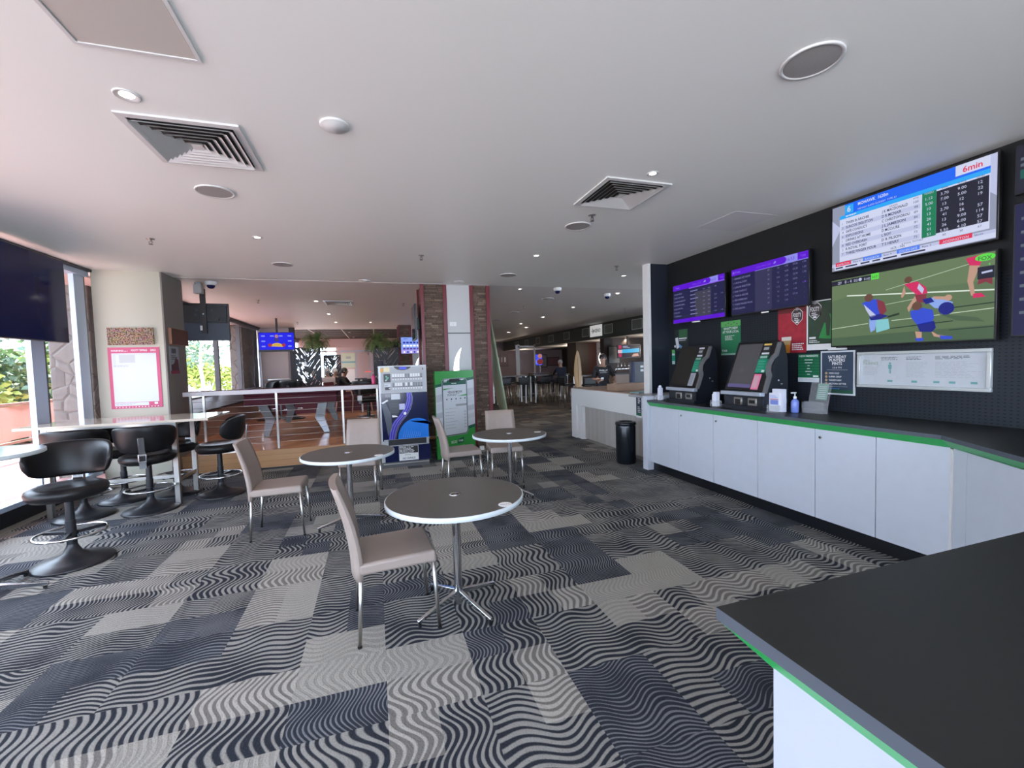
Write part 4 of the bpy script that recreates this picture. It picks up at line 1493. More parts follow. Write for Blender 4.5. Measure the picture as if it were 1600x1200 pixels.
for i, s_ in enumerate(names1):
    zz = h - 0.135 - i * 0.051
    f.text(str(i + 1) + '  ' + s_, X0 + 0.018, zz, 0.020, ept, 'L', 0.021 * (len(s_) + 2) * 0.72, 4)
    f.text(['87', '77', '93', '81', '100', '76', '77', '69'][i], X0 + 0.52, zz + 0.012, 0.017, ept, 'C', None, 4)
    f.text(['26', '51', '3.60', '12', '1.12', '41', '21', '13'][i], X0 + 0.64, zz + 0.012, 0.017, ept, 'C', None, 4)
    f.text(['1.90', '4.20', '1.20', '1.70', '1.80', '2.70', '6.20', '1.65'][i], X0 + 0.74, zz + 0.012, 0.017, ept, 'C', None, 4)
    f.text(['37.30', '51.30', '22.90', '19.70', '1.90', '1.04', '57.30', '-'][i], X0 + 0.84, zz + 0.012, 0.017, ept, 'C', None, 4)
    f.text(['1.70', '1.20', '1.70', '-', '1.30', '-', '-', '-'][i], X0 + 0.94, zz + 0.012, 0.017, ept if i != 4 else epv, 'C', None, 4)
f.make('display', t)
B(m_wht).box(-0.06, 0.02, -0.01, 0.01, -0.014, 0.0).make('status_light', t)

t = screen('purple and navy odds screen over the dark-screened betting machine', 4.20, 4.865, 2.045, 0.995, 0.56, 'purple odds screens')
f = Flat(ep, y0=0.0)
w, h = 0.995, 0.56
X0, X1 = -w / 2 + 0.012, w / 2 - 0.012
f.rect(X0, 0.012, X1, h - 0.012, epn)
f.rect(X0 + 0.45, 0.06, X0 + 0.74, h - 0.16, epg, 2)
f.rect(X0, h - 0.085, X1, h - 0.012, ep, 2)
f.rect(X0 + 0.33, h - 0.098, X1, h - 0.085, epv, 2)
f.rect(X0, 0.012, X1, 0.062, ep, 3)
f.disc(X0 + 0.70, h - 0.0485, 0.0365, ep, 4)
f.rect(X0 + 0.70, h - 0.085, X0 + 0.865, h - 0.012, epl, 3)
f.text('16:53', X0 + 0.785, h - 0.070, 0.034, ep, 'C', 0.09, 4)
f.text('TAB', X0 + 0.925, h - 0.062, 0.022, epv, 'C', None, 3)
f.text('Trots', X0 + 0.055, h - 0.060, 0.024, epl, 'L', None, 3)
f.text('2240m  PACE', X0 + 0.40, h - 0.060, 0.018, epv, 'L', 0.16, 3)
f.pg([(X0 + 0.605, h - 0.062), (X0 + 0.65, h - 0.058), (X0 + 0.652, h - 0.038), (X0 + 0.63, h - 0.036)], epl, 3)
for i, s_ in enumerate(['COURTSIDE', 'RED HOT PINK', 'SHADOW BISCUIT', 'FOREVER REBEL', 'LUX VISTON', 'KELLAR', 'LUMINEUX']):
    zz = h - 0.15 - i * 0.052
    f.text(str(i + 1) + ' ' + s_, X0 + 0.02, zz, 0.020, ept, 'L', 0.015 * (len(s_) + 2), 4)
    f.lines(X0 + 0.36, zz + 0.018, 0.15, 0.013, 1, 0.05, ept, i, 4)
    for c_ in (0.62, 0.71):
        f.text('N/A', X0 + c_, zz, 0.016, ept, 'C', None, 4)
    f.text(['1.90', '', '4.20', '4.75', '6.25', '4.80', '1.60'][i], X0 + 0.82, zz, 0.016, ept, 'C', None, 4)
    f.text(['', '', '1.30', '', '', '', '1.40'][i], X0 + 0.93, zz, 0.016, ept, 'C', None, 4)
f.make('display', t)
B(m_wht).box(-0.09, 0.05, -0.012, 0.01, -0.012, 0.004).make('status_light', t)

# race results
ew = E_('scr_white', (0.62, 0.66, 0.86))
ew2 = E_('scr_pale', (0.50, 0.54, 0.76))
egr = E_('scr_grey', (0.28, 0.31, 0.42))
ebl = E_('scr_blue', (0.01, 0.13, 0.90))
ecy = E_('scr_cyan', (0.02, 0.38, 0.90))
egn = E_('scr_dark_green', (0.005, 0.20, 0.09))
ebk = E_('scr_black', (0.012, 0.012, 0.03))
erd = E_('scr_red', (0.72, 0.03, 0.09))
etx = E_('scr_text_dark', (0.03, 0.03, 0.08))
ebb = E_('scr_mid_blue', (0.08, 0.22, 0.85))
t = screen('large bright race results television, the upper one of the pair at the right', 4.20, 2.475, 2.315, 1.165, 0.615, 'large televisions on the dark wall')
f = Flat(ew, y0=0.0)
w, h = 1.165, 0.615


def px3(u):
    return -w / 2 + 0.012 + u * (w - 0.024)


def pz3(v):
    return 0.012 + (1 - v) * (h - 0.024)


def rr(x0, z0, x1, z1, m, l):
    f.rect(px3(x0), pz3(z1), px3(x1), pz3(z0), m, l)


def tt(s_, x, v, hh, m, l=6, al='L', wd_=None, bold=False):
    f.text(s_, px3(x), pz3(v), hh, m, al, wd_, l, bold)


rr(0, 0, 1, 1, egr, 1)
f.pg([(px3(0), pz3(0.2)), (px3(0.07), pz3(0.35)), (px3(0.0), pz3(0.6))], ew2, 2)
f.pg([(px3(0.9), pz3(0)), (px3(1), pz3(0)), (px3(1), pz3(0.5)), (px3(0.95), pz3(0.4))], ew2, 2)
rr(0.10, 0.0, 0.97, 0.20, ebl, 3)
rr(0.10, 0.02, 0.165, 0.15, ecy, 4)
tt('6', 0.132, 0.125, 0.048, ew, 6, 'C', None, True)
tt('MOHAWK  1620m', 0.20, 0.075, 0.026, ew, 6, 'L', 0.24, True)
tt('MIDWAY RAPID NURSERY  TYPE: 81', 0.20, 0.145, 0.016, ew2, 6, 'L', 0.30)
rr(0.80, 0.0, 0.97, 0.13, ew, 4)
tt('6min', 0.885, 0.105, 0.042, erd, 6, 'C', 0.11, True)
rr(0.06, 0.16, 0.97, 0.215, ecy, 5)
f.lines(px3(0.11), pz3(0.175), 0.09, 0.012, 1, 0.02, ew, 2, 6)
rr(0.06, 0.215, 0.97, 0.87, ew, 3)
rr(0.62, 0.20, 0.70, 0.80, egn, 5)
rr(0.70, 0.235, 0.965, 0.78, ebk, 4)
rows = [('1', 'TWIN B ARCHIE', 'J K MACDONALD', '100', '1.12', '3.70', '9.00', '12'), ('3', 'SUNCOE SKELETON', 'D R MCNAIR', '98', '5.00', '7.00', '5.00', '22'),
        ('4', 'SAFE CONDUCT', 'C CHRISTOFOROU', '89', '10', '13', '12', '19'), ('6', 'EXPLOSIONS', 'J L JAMIESON', '86', '13', '2.70', '16', ''),
        ('1', 'DRINKS AT HOME', 'D MCCLURE', '81', '26', '41', '26', '57'), ('8', 'RED OVERDASH', 'L ROY', '72', '41', '13', '9.00', '114'),
        ('2', 'R ROYAL PORT', 'D R PILSON', '73', '51', '26', '6.00', '57'), ('7', 'THREE FINGER POUR', 'T S HENRY', '75', '51', '5.50', '4.10', '57')]
tt('DRIVER', 0.42, 0.255, 0.013, etx)
tt('RTG', 0.57, 0.25, 0.013, etx)
tt('FIXED', 0.66, 0.24, 0.016, ew2, 6, 'C')
tt('WIN', 0.745, 0.23, 0.014, etx, 7, 'C')
tt('PLACE', 0.835, 0.23, 0.012, etx, 7, 'C')
tt('QUIN', 0.925, 0.23, 0.012, etx, 7, 'C')
for i, (n_, a, d_, r_, f1, f2, f3, f4) in enumerate(rows):
    v = 0.305 + i * 0.067
    if i % 2:
        rr(0.07, v - 0.045, 0.61, v + 0.018, ew2, 4)
    tt(n_, 0.08, v, 0.020, etx, 6)
    tt(a, 0.11, v, 0.022, etx, 6, 'L', 0.0150 * len(a), True)
    tt(d_, 0.37, v, 0.022, etx, 6, 'L', 0.0145 * len(d_), True)
    tt(r_, 0.585, v, 0.019, etx, 6, 'C')
    tt(f1, 0.66, v + 0.01, 0.021, ew, 6, 'C')
    tt(f2, 0.745, v, 0.021, ew, 6, 'C')
    tt(f3, 0.835, v, 0.021, ew, 6, 'C')
    tt(f4, 0.925, v, 0.021, ew, 6, 'C')
tt('SCR - NIL', 0.43, 0.855, 0.018, etx)
tt('$ POOL TOTALS', 0.50, 0.825, 0.014, etx)
for a, c in ((0.745, '40'), (0.835, '30'), (0.925, '67')):
    tt(c, a, 0.83, 0.016, etx, 6, 'C')
rr(0.0, 0.89, 1.0, 0.94, ew2, 3)
rr(0.02, 0.93, 1.0, 0.99, ew, 4)
for a, c, m_, s_ in ((0.03, 0.15, erd, 'HAMILTON'), (0.24, 0.37, ebb, 'BANGKOK'), (0.47, 0.61, ebb, 'GOLDEN GATE'), (0.72, 0.89, erd, 'ADDINGTON')):
    rr(a, 0.875, c, 0.935, m_, 5)
    tt(s_, (a + c) / 2, 0.925, 0.018, ew, 6, 'C', (c - a) * 0.9)
for a, s_ in ((0.17, 'Race  6'), (0.385, 'Race  9'), (0.625, 'Race  5'), (0.90, '56min')):
    tt(s_, a, 0.925, 0.014, etx, 6)
f.lines(px3(0.03), pz3(0.95), 1.05, 0.013, 1, 0.02, etx, 4, 6)
f.make('display', t)

# football match
ef = E_('scr_grass', (0.105, 0.165, 0.080))
ef2 = E_('scr_grass_light', (0.130, 0.195, 0.095))
ef3 = E_('scr_grass_dark', (0.065, 0.115, 0.06))
efl = E_('scr_line', (0.50, 0.60, 0.45))
efs = E_('scr_shadow', (0.012, 0.035, 0.02))
eb1 = E_('scr_jersey_blue', (0.03, 0.07, 0.62))
eb2 = E_('scr_jersey_navy', (0.006, 0.012, 0.22))
eb3 = E_('scr_jersey_pale', (0.25, 0.38, 0.80))
er1 = E_('scr_jersey_red', (0.62, 0.02, 0.12))
er2 = E_('scr_jersey_darkred', (0.22, 0.03, 0.05))
esk = E_('scr_skin', (0.50, 0.30, 0.22))
esk2 = E_('scr_skin_dark', (0.13, 0.06, 0.04))
elg = E_('scr_lime', (0.10, 0.72, 0.06))
t = screen('large television showing a football match, the lower one of the pair at the right', 4.20, 2.475, 1.612, 1.165, 0.640, 'large televisions on the dark wall')
f = Flat(ef, y0=0.0)
w, h = 1.165, 0.640
rr(0, 0, 1, 1, ef, 1)
f.pg([(px3(0), pz3(0.0)), (px3(1), pz3(0.0)), (px3(1), pz3(0.33)), (px3(0.12), pz3(0.27)), (px3(0), pz3(0.32))], ef2, 2)
f.pg([(px3(0), pz3(0.88)), (px3(1), pz3(0.84)), (px3(1), pz3(1)), (px3(0), pz3(1))], ef3, 2)


def ln(pts, w_, m_, l=3):
    f.stroke([(px3(a), pz3(b_)) for a, b_ in pts], w_, m_, l)


def pp(pts, m_, l=5):
    f.pg([(px3(a), pz3(b_)) for a, b_ in pts], m_, l)


def bl(a, b_, r_, m_, l=5, rz=None):
    f.disc(px3(a), pz3(b_), r_ * w, m_, l, None if rz is None else rz * w, 14)


ln([(0.12, 0.26), (1.0, 0.44)], 0.010, E_('scr_line_bright', (0.70, 0.80, 0.70)))
ln([(0.40, 0.26), (0.88, 0.10)], 0.004, efl)
ln([(0.0, 0.74), (0.28, 0.70)], 0.006, efl)
ln([(0.44, 0.69), (0.60, 0.68), (1.0, 0.65)], 0.006, efl)
ln([(0.40, 0.46), (0.60, 0.43)], 0.004, efl)
ln([(0.40, 0.80), (0.80, 0.76)], 0.008, efs)
ln([(0.78, 0.60), (1.0, 0.585)], 0.008, efs)
ln([(0.78, 0.87), (1.0, 0.86)], 0.006, efs)
pp([(0.72, 0.66), (0.92, 0.74), (0.96, 0.80), (0.82, 0.76)], ef3, 4)
# glare of a window on the screen is left to the renderer; players:
bl(0.285, 0.335, 0.030, esk2, 8)
pp([(0.235, 0.40), (0.30, 0.36), (0.36, 0.38), (0.40, 0.50), (0.37, 0.58), (0.30, 0.62), (0.27, 0.50)], eb1, 6)
pp([(0.25, 0.42), (0.29, 0.50), (0.34, 0.60), (0.30, 0.62), (0.265, 0.50)], ew2, 7)
pp([(0.34, 0.37), (0.39, 0.42), (0.41, 0.55), (0.37, 0.62), (0.35, 0.50)], er2, 7)
pp([(0.29, 0.60), (0.37, 0.58), (0.42, 0.62), (0.36, 0.66), (0.30, 0.66)], eb2, 7)
pp([(0.29, 0.64), (0.34, 0.66), (0.33, 0.80), (0.30, 0.83), (0.29, 0.74)], eb3, 6)
pp([(0.42, 0.62), (0.49, 0.59), (0.49, 0.62), (0.41, 0.65)], efs, 6)
pp([(0.33, 0.66), (0.42, 0.66), (0.43, 0.80), (0.34, 0.84)], E_('scr_ad_cyan', (0.22, 0.55, 0.60)), 5)
bl(0.545, 0.17, 0.024, esk2, 8)
pp([(0.52, 0.22), (0.60, 0.21), (0.65, 0.30), (0.66, 0.38), (0.60, 0.39), (0.57, 0.33)], er1, 7)
pp([(0.61, 0.24), (0.64, 0.32), (0.63, 0.38), (0.60, 0.30)], ew2, 8)
pp([(0.52, 0.24), (0.53, 0.34), (0.51, 0.40), (0.50, 0.38)], esk, 6)
pp([(0.585, 0.38), (0.655, 0.39), (0.65, 0.50), (0.60, 0.48)], er2, 7)
pp([(0.585, 0.40), (0.61, 0.42), (0.57, 0.52), (0.55, 0.60), (0.54, 0.54)], esk, 6)
bl(0.60, 0.53, 0.030, esk2, 9)
pp([(0.56, 0.59), (0.63, 0.56), (0.69, 0.60), (0.70, 0.70), (0.68, 0.77), (0.60, 0.77), (0.565, 0.67)], eb1, 8)
pp([(0.60, 0.77), (0.70, 0.74), (0.71, 0.83), (0.69, 0.88), (0.62, 0.87)], eb2, 8)
pp([(0.59, 0.86), (0.63, 0.87), (0.63, 0.96), (0.60, 0.96)], esk, 7)
pp([(0.68, 0.86), (0.72, 0.92), (0.79, 0.95), (0.79, 0.98), (0.70, 0.94)], esk, 7)
pp([(0.73, 0.93), (0.80, 0.95), (0.80, 0.985), (0.74, 0.98)], eb1, 8)
pp([(0.59, 0.95), (0.64, 0.95), (0.64, 0.99), (0.60, 0.99)], eb1, 8)
pp([(0.64, 0.45), (0.70, 0.44), (0.80, 0.53), (0.78, 0.62), (0.70, 0.58)], eb3, 7)
pp([(0.63, 0.45), (0.68, 0.44), (0.70, 0.50), (0.65, 0.52)], eb2, 9)
bl(0.765, 0.60, 0.042, eb2, 9)
bl(0.775, 0.47, 0.020, esk, 9)
pp([(0.69, 0.43), (0.76, 0.45), (0.76, 0.49), (0.70, 0.47)], esk, 8)
pp([(0.86, 0.03), (0.95, 0.01), (0.93, 0.14), (0.88, 0.12)], er1, 6)
pp([(0.88, 0.12), (0.93, 0.14), (0.90, 0.32), (0.91, 0.48), (0.89, 0.48), (0.87, 0.30)], esk, 6)
pp([(0.93, 0.26), (0.99, 0.26), (0.99, 0.38), (0.96, 0.34), (0.92, 0.36)], er2, 6)
pp([(0.90, 0.46), (0.94, 0.46), (0.96, 0.51), (0.90, 0.51)], er1, 7)
rr(0.92, 0.16, 1.0, 0.30, ebk, 8)
ln([(0.94, 0.23), (0.99, 0.22)], 0.014, ew2, 9)
f.disc(px3(0.955), pz3(0.055), 0.055, elg, 8, 0.026)
tt('FOX', 0.955, 0.085, 0.028, ef3, 9, 'C', 0.075, True)
tt('4', 0.975, 0.155, 0.018, elg, 9, 'C')
rr(0.0, 0.015, 0.30, 0.085, ebk, 8)
tt('CBY', 0.05, 0.072, 0.024, ew, 9, 'L', 0.035)
tt('0 - 4', 0.105, 0.072, 0.028, ew, 9, 'L', 0.060)
tt('SGI', 0.175, 0.072, 0.024, ew, 9, 'L', 0.032)
f.disc(px3(0.222), pz3(0.05), 0.014, ew2, 9)
tt('51:03', 0.25, 0.074, 0.020, ew, 9, 'L', 0.050)
rr(0.30, 0.0, 0.355, 0.085, elg, 8)
tt('REP', 0.3275, 0.068, 0.022, ef3, 9, 'C', 0.045)
f.make('display', t)

t = screen('dark screen cut by the right edge of the photo, the upper one of two', 4.20, 1.22, 2.585, 1.20, 0.33, 'screens at the right edge')
f = Flat(ebk, y0=0.0)
f.rect(-0.59, 0.01, 0.59, 0.32, ebk)
f.rect(-0.57, 0.10, 0.3, 0.16, E_('scr_faint_green', (0.01, 0.10, 0.08)), 2)
f.lines(-0.57, 0.24, 0.8, 0.02, 2, 0.04, E_('scr_faint_grey', (0.10, 0.12, 0.16)), 3, 2)
f.make('display', t)
t = screen('dark screen cut by the right edge of the photo, the lower taller one of two', 4.20, 1.22, 1.63, 1.20, 0.90, 'screens at the right edge')
f = Flat(ebk, y0=0.0)
f.rect(-0.59, 0.01, 0.59, 0.89, epn)
f.lines(-0.56, 0.80, 0.9, 0.02, 8, 0.09, E_('scr_faint_grey', (0.10, 0.12, 0.16)), 8, 2)
f.make('display', t)

# ================================================================ POSTERS ON THE RIGHT WALL
RZ = -PI / 2
XW = 4.309


def sheet(w, h, m, th=0.004):
    f = Flat(m, y0=-th)
    f.box(-w / 2, w / 2, -th, 0.0, 0, h, m)
    return f


def shield(f, cx, cz, s_, l=3):
    f.pg([(cx - s_, cz + s_ * 0.7), (cx - s_ * 0.5, cz + s_ * 1.25), (cx + s_ * 0.5, cz + s_ * 1.25), (cx + s_, cz + s_ * 0.7), (cx + s_ * 0.92, cz - s_ * 0.5), (cx, cz - s_ * 1.35), (cx - s_ * 0.92, cz - s_ * 0.5)], m_wht, l)
    q = s_ * 0.93
    f.pg([(cx - q, cz + q * 0.7), (cx - q * 0.5, cz + q * 1.25), (cx + q * 0.5, cz + q * 1.25), (cx + q, cz + q * 0.7), (cx + q * 0.92, cz - q * 0.5), (cx, cz - q * 1.35), (cx - q * 0.92, cz - q * 0.5)], M('shield_dark', (0.05, 0.04, 0.04), 0.5), l + 1)
    f.text('FOOTY', cx, cz - s_ * 0.02, s_ * 0.66, m_wht, 'C', s_ * 1.45, l + 2, True)
    f.lines(cx - s_ * 0.5, cz - s_ * 0.2, s_, s_ * 0.16, 2, s_ * 0.28, m_wht, 3, l + 2)
    f.rect(cx - s_ * 0.25, cz - s_ * 1.0, cx + s_ * 0.25, cz - s_ * 0.75, m_wht, l + 2)
    f.disc(cx, cz + s_ * 1.3, s_ * 0.28, m_grey, l + 2)


mcr = M('poster_crimson', (0.36, 0.018, 0.035), 0.5, var=0.5, vs=14)
f = sheet(0.33, 0.495, mcr)
f.rect(-0.165, 0.43, 0.165, 0.5, M('poster_crimson_dark', (0.14, 0.02, 0.02), 0.5))
shield(f, 0.065, 0.38, 0.065)
f.pg([(-0.115, 0.17), (-0.005, 0.17), (-0.02, 0.0), (-0.095, 0.0)], M('beer_amber', (0.62, 0.24, 0.03), 0.3, var=0.3, vs=20), 2)
f.rect(-0.118, 0.135, -0.002, 0.175, M('beer_foam', (0.75, 0.70, 0.62), 0.5), 3)
f.pg([(-0.112, 0.135), (-0.008, 0.135), (-0.012, 0.09), (-0.108, 0.09)], M('beer_gold', (0.55, 0.36, 0.16), 0.4), 3)
f.lines(0.005, 0.10, 0.15, 0.012, 4, 0.020, m_wht, 6, 2)
tag(f.make('football_beer_poster', None, (XW, 3.555, 1.572), RZ), 'crimson football poster with a glass of beer on the dark wall', 'poster', 'football posters')
f = sheet(0.30, 0.50, m_wht)
f.rect(-0.135, 0.06, 0.15, 0.49, M('poster_bottle_green', (0.025, 0.055, 0.03), 0.5, var=0.5, vs=12))
f.pg([(-0.02, 0.12), (0.15, 0.10), (0.15, 0.34), (0.07, 0.36), (0.03, 0.25)], M('poster_kelly', (0.03, 0.25, 0.06), 0.5), 2)
f.pg([(-0.05, 0.16), (-0.02, 0.16), (0.0, 0.27), (0.05, 0.27), (0.06, 0.14), (0.09, 0.14), (0.10, 0.30), (0.07, 0.42), (0.0, 0.42), (-0.02, 0.30)], M('poster_player_dark', (0.035, 0.05, 0.03), 0.5), 3)
f.pg([(0.11, 0.09), (0.15, 0.07), (0.15, 0.27), (0.12, 0.25)], M('poster_skin', (0.55, 0.40, 0.32), 0.5), 4)
shield(f, -0.06, 0.395, 0.068)
f.rect(-0.12, 0.115, -0.05, 0.135, m_wht, 3)
f.lines(-0.12, 0.10, 0.12, 0.008, 2, 0.016, m_wht, 3, 3)
tag(f.make('football_player_poster', None, (XW, 3.235, 1.592), RZ), 'dark green football poster in a white frame beside the crimson one', 'poster', 'football posters')
B(m_wht).box(-0.05, 0.12, -0.02, 0.0, 0, 0.018).make('poster_rail', None, (XW, 3.10, 1.585), RZ)
tag(bpy.data.objects['poster_rail'], 'thin white rail under the two football posters', 'rail')

mpg = M('poster_emerald', (0.010, 0.16, 0.065), 0.45)
mpg2 = M('poster_lime', (0.10, 0.40, 0.10), 0.45)
f = sheet(0.315, 0.43, mpg)
f.rect(-0.1575, 0.36, 0.1575, 0.43, mpg2)
for i in range(5):
    f.pg([(-0.10 + i * 0.045, 0.385 + 0.018 * (i % 2)), (-0.075 + i * 0.045, 0.378 + 0.018 * (i % 2)), (-0.065 + i * 0.045, 0.395 + 0.018 * (i % 2))], m_txt, 2)
f.text("WHAT'S NEW", 0, 0.322, 0.030, m_wht, 'C', 0.23, 2, True)
f.text('AT YOUR LOCAL', 0, 0.280, 0.030, m_wht, 'C', 0.26, 2, True)
f.lines(-0.09, 0.245, 0.18, 0.006, 4, 0.016, m_wht, 5, 2)
f.text('TAB', -0.145, 0.045, 0.024, m_wht, 'L', 0.09, 2, True)
f.rect(-0.1575, 0.0, 0.1575, 0.022, M('poster_mint', (0.25, 0.45, 0.35), 0.45), 2)
tag(f.make('promotion_poster', None, (XW, 4.395, 1.572), RZ), 'emerald poster with a lime top, behind the gap between the two betting machines', 'poster')
f = sheet(0.30, 0.31, M('poster_black_green', (0.012, 0.02, 0.02), 0.4))
f.rect(-0.05, 0.19, 0.13, 0.31, M('poster_dull_green', (0.03, 0.11, 0.045), 0.5))
f.rect(-0.05, 0.17, 0.12, 0.188, m_offw, 2)
f.rect(-0.05, 0.145, 0.10, 0.158, m_grey, 2)
f.pg([(-0.13, 0.19), (-0.07, 0.20), (-0.04, 0.05), (-0.10, 0.03)], m_offw, 3)
f.pg([(-0.06, 0.08), (-0.04, 0.10), (0.13, 0.0), (0.02, 0.005)], M('poster_steel_blue', (0.12, 0.28, 0.50), 0.5), 3)
f.disc(-0.135, 0.07, 0.02, m_offw, 3)
tag(f.make('ticket_poster', None, (XW, 5.32, 1.66), RZ), 'dark poster with a white ticket picture above the left betting machine', 'poster')
f = sheet(0.232, 0.290, mpg)
for i in range(7):
    f.rect(-0.116, 0.235 - i * 0.030, 0.116, 0.250 - i * 0.030, M('poster_emerald_dark', (0.008, 0.10, 0.045), 0.45))
f.text('NEW MARKETS', 0, 0.262, 0.018, m_wht, 'C', 0.20, 3, True)
for i in range(6):
    ww = (0.09, 0.08, 0.02, 0.03, 0.07, 0.03)[i]
    f.rect(-ww / 2, 0.228 - i * 0.030, ww / 2, 0.234 - i * 0.030, m_wht, 3)
f.rect(0.05, 0.055, 0.105, 0.07, m_wht, 3)
f.rect(-0.116, 0.0, 0.116, 0.045, m_offw, 3)
f.lines(-0.11, 0.035, 0.2, 0.003, 3, 0.01, m_grey, 2, 4)
tag(f.make('markets_poster', None, (XW, 3.362, 1.262), RZ), 'small green poster headed NEW MARKETS below the football posters', 'poster')
f = sheet(0.325, 0.43, m_offw, 0.012)
mpn = M('poster_slate', (0.030, 0.050, 0.085), 0.5)
f.rect(-0.15, 0.015, 0.15, 0.415, mpn)
f.rect(-0.15, 0.015, 0.15, 0.05, M('poster_pitch_green', (0.02, 0.09, 0.05), 0.5), 2)
f.text('SATURDAY', 0, 0.358, 0.027, m_wht, 'C', 0.175, 2, True)
f.text('PUNTERS', 0, 0.325, 0.027, m_wht, 'C', 0.150, 2, True)
f.text('PINTS', 0, 0.292, 0.027, m_wht, 'C', 0.095, 2, True)
f.text('12-6 PM', 0, 0.258, 0.016, m_wht, 'C', 0.085, 2)
f.rect(-0.10, 0.243, 0.10, 0.245, m_offw, 2)
for i, s_ in enumerate(('XXXX GOLD', 'SUPER CRISP', 'TOOHEYS NEW', 'VICTORIA BITTER')):
    f.disc(-0.105, 0.210 - i * 0.034, 0.013, M('coin_tan', (0.45, 0.30, 0.15), 0.4), 2)
    f.text(s_, -0.08, 0.203 - i * 0.034, 0.015, m_wht, 'L', 0.0112 * len(s_), 2, True)
f.rect(-0.10, 0.080, 0.10, 0.082, m_offw, 2)
f.lines(-0.07, 0.065, 0.14, 0.010, 1, 0.02, M('poster_blue_print', (0.03, 0.18, 0.42), 0.5), 4, 2)
tag(f.make('pints_poster', None, (XW, 3.065, 1.147), RZ), 'slate blue drinks price poster headed SATURDAY PUNTERS PINTS', 'poster')

t = thing('notice_frame', 'long silver-framed notice board headed ZERO TOLERANCE under the football television', 'notice board', (XW, 2.413, 1.232), RZ)
b = B(M('frame_silver', (0.55, 0.58, 0.58), 0.3, 0.4))
W2, H2 = 0.462, 0.325
for x0, x1, z0, z1 in ((-W2, W2, 0, 0.028), (-W2, W2, H2 - 0.028, H2), (-W2, -W2 + 0.028, 0.028, H2 - 0.028), (W2 - 0.028, W2, 0.028, H2 - 0.028)):
    b.box(x0, x1, -0.03, 0.0, z0, z1, 0, 0.004, 1)
b.make('frame', t)
f = Flat(m_offw, y0=-0.006)
f.box(-W2 + 0.02, W2 - 0.02, -0.006, 0.0, 0.02, H2 - 0.02, M('notice_sheet', (0.50, 0.53, 0.56), 0.25, bump=0.8, bs=14))
for a, c in ((-0.425, -0.30), (-0.29, -0.105), (-0.098, 0.095), (0.10, 0.425)):
    f.rect(a, 0.04, c, 0.285, M('notice_sheet'))
f.text('ZERO', -0.42, 0.235, 0.018, M('olive_print', (0.20, 0.27, 0.15), 0.5), 'L', 0.055, 3)
f.text('TOLERANCE', -0.42, 0.208, 0.024, M('olive_print'), 'L', 0.125, 3)
f.lines(-0.42, 0.19, 0.13, 0.004, 6, 0.014, m_grey, 4, 3)
mtl = M('teal_print', (0.12, 0.30, 0.30), 0.5)
f.disc(-0.20, 0.218, 0.009, mtl, 3)
f.rect(-0.213, 0.170, -0.187, 0.207, mtl, 3)
f.rect(-0.208, 0.130, -0.202, 0.170, mtl, 3)
f.rect(-0.198, 0.130, -0.192, 0.170, mtl, 3)
for a, c, n_ in ((-0.27, 0.14, 7), (-0.08, 0.15, 12), (0.12, 0.28, 12)):
    f.lines(a, 0.272, c, 0.004, 3, 0.010, m_txt, int(a * 99), 3)
for sd, (a, c) in enumerate(((-0.08, 0.16), (0.12, 0.29))):
    f.lines(a, 0.225, c, 0.003, 11, 0.012, m_grey, 20 + sd, 3)
for a in (-0.20, -0.02, 0.13, 0.23, 0.36):
    f.rect(a - 0.02, 0.055, a + 0.02, 0.072, mtl, 3)
f.make('notice_sheets', t)

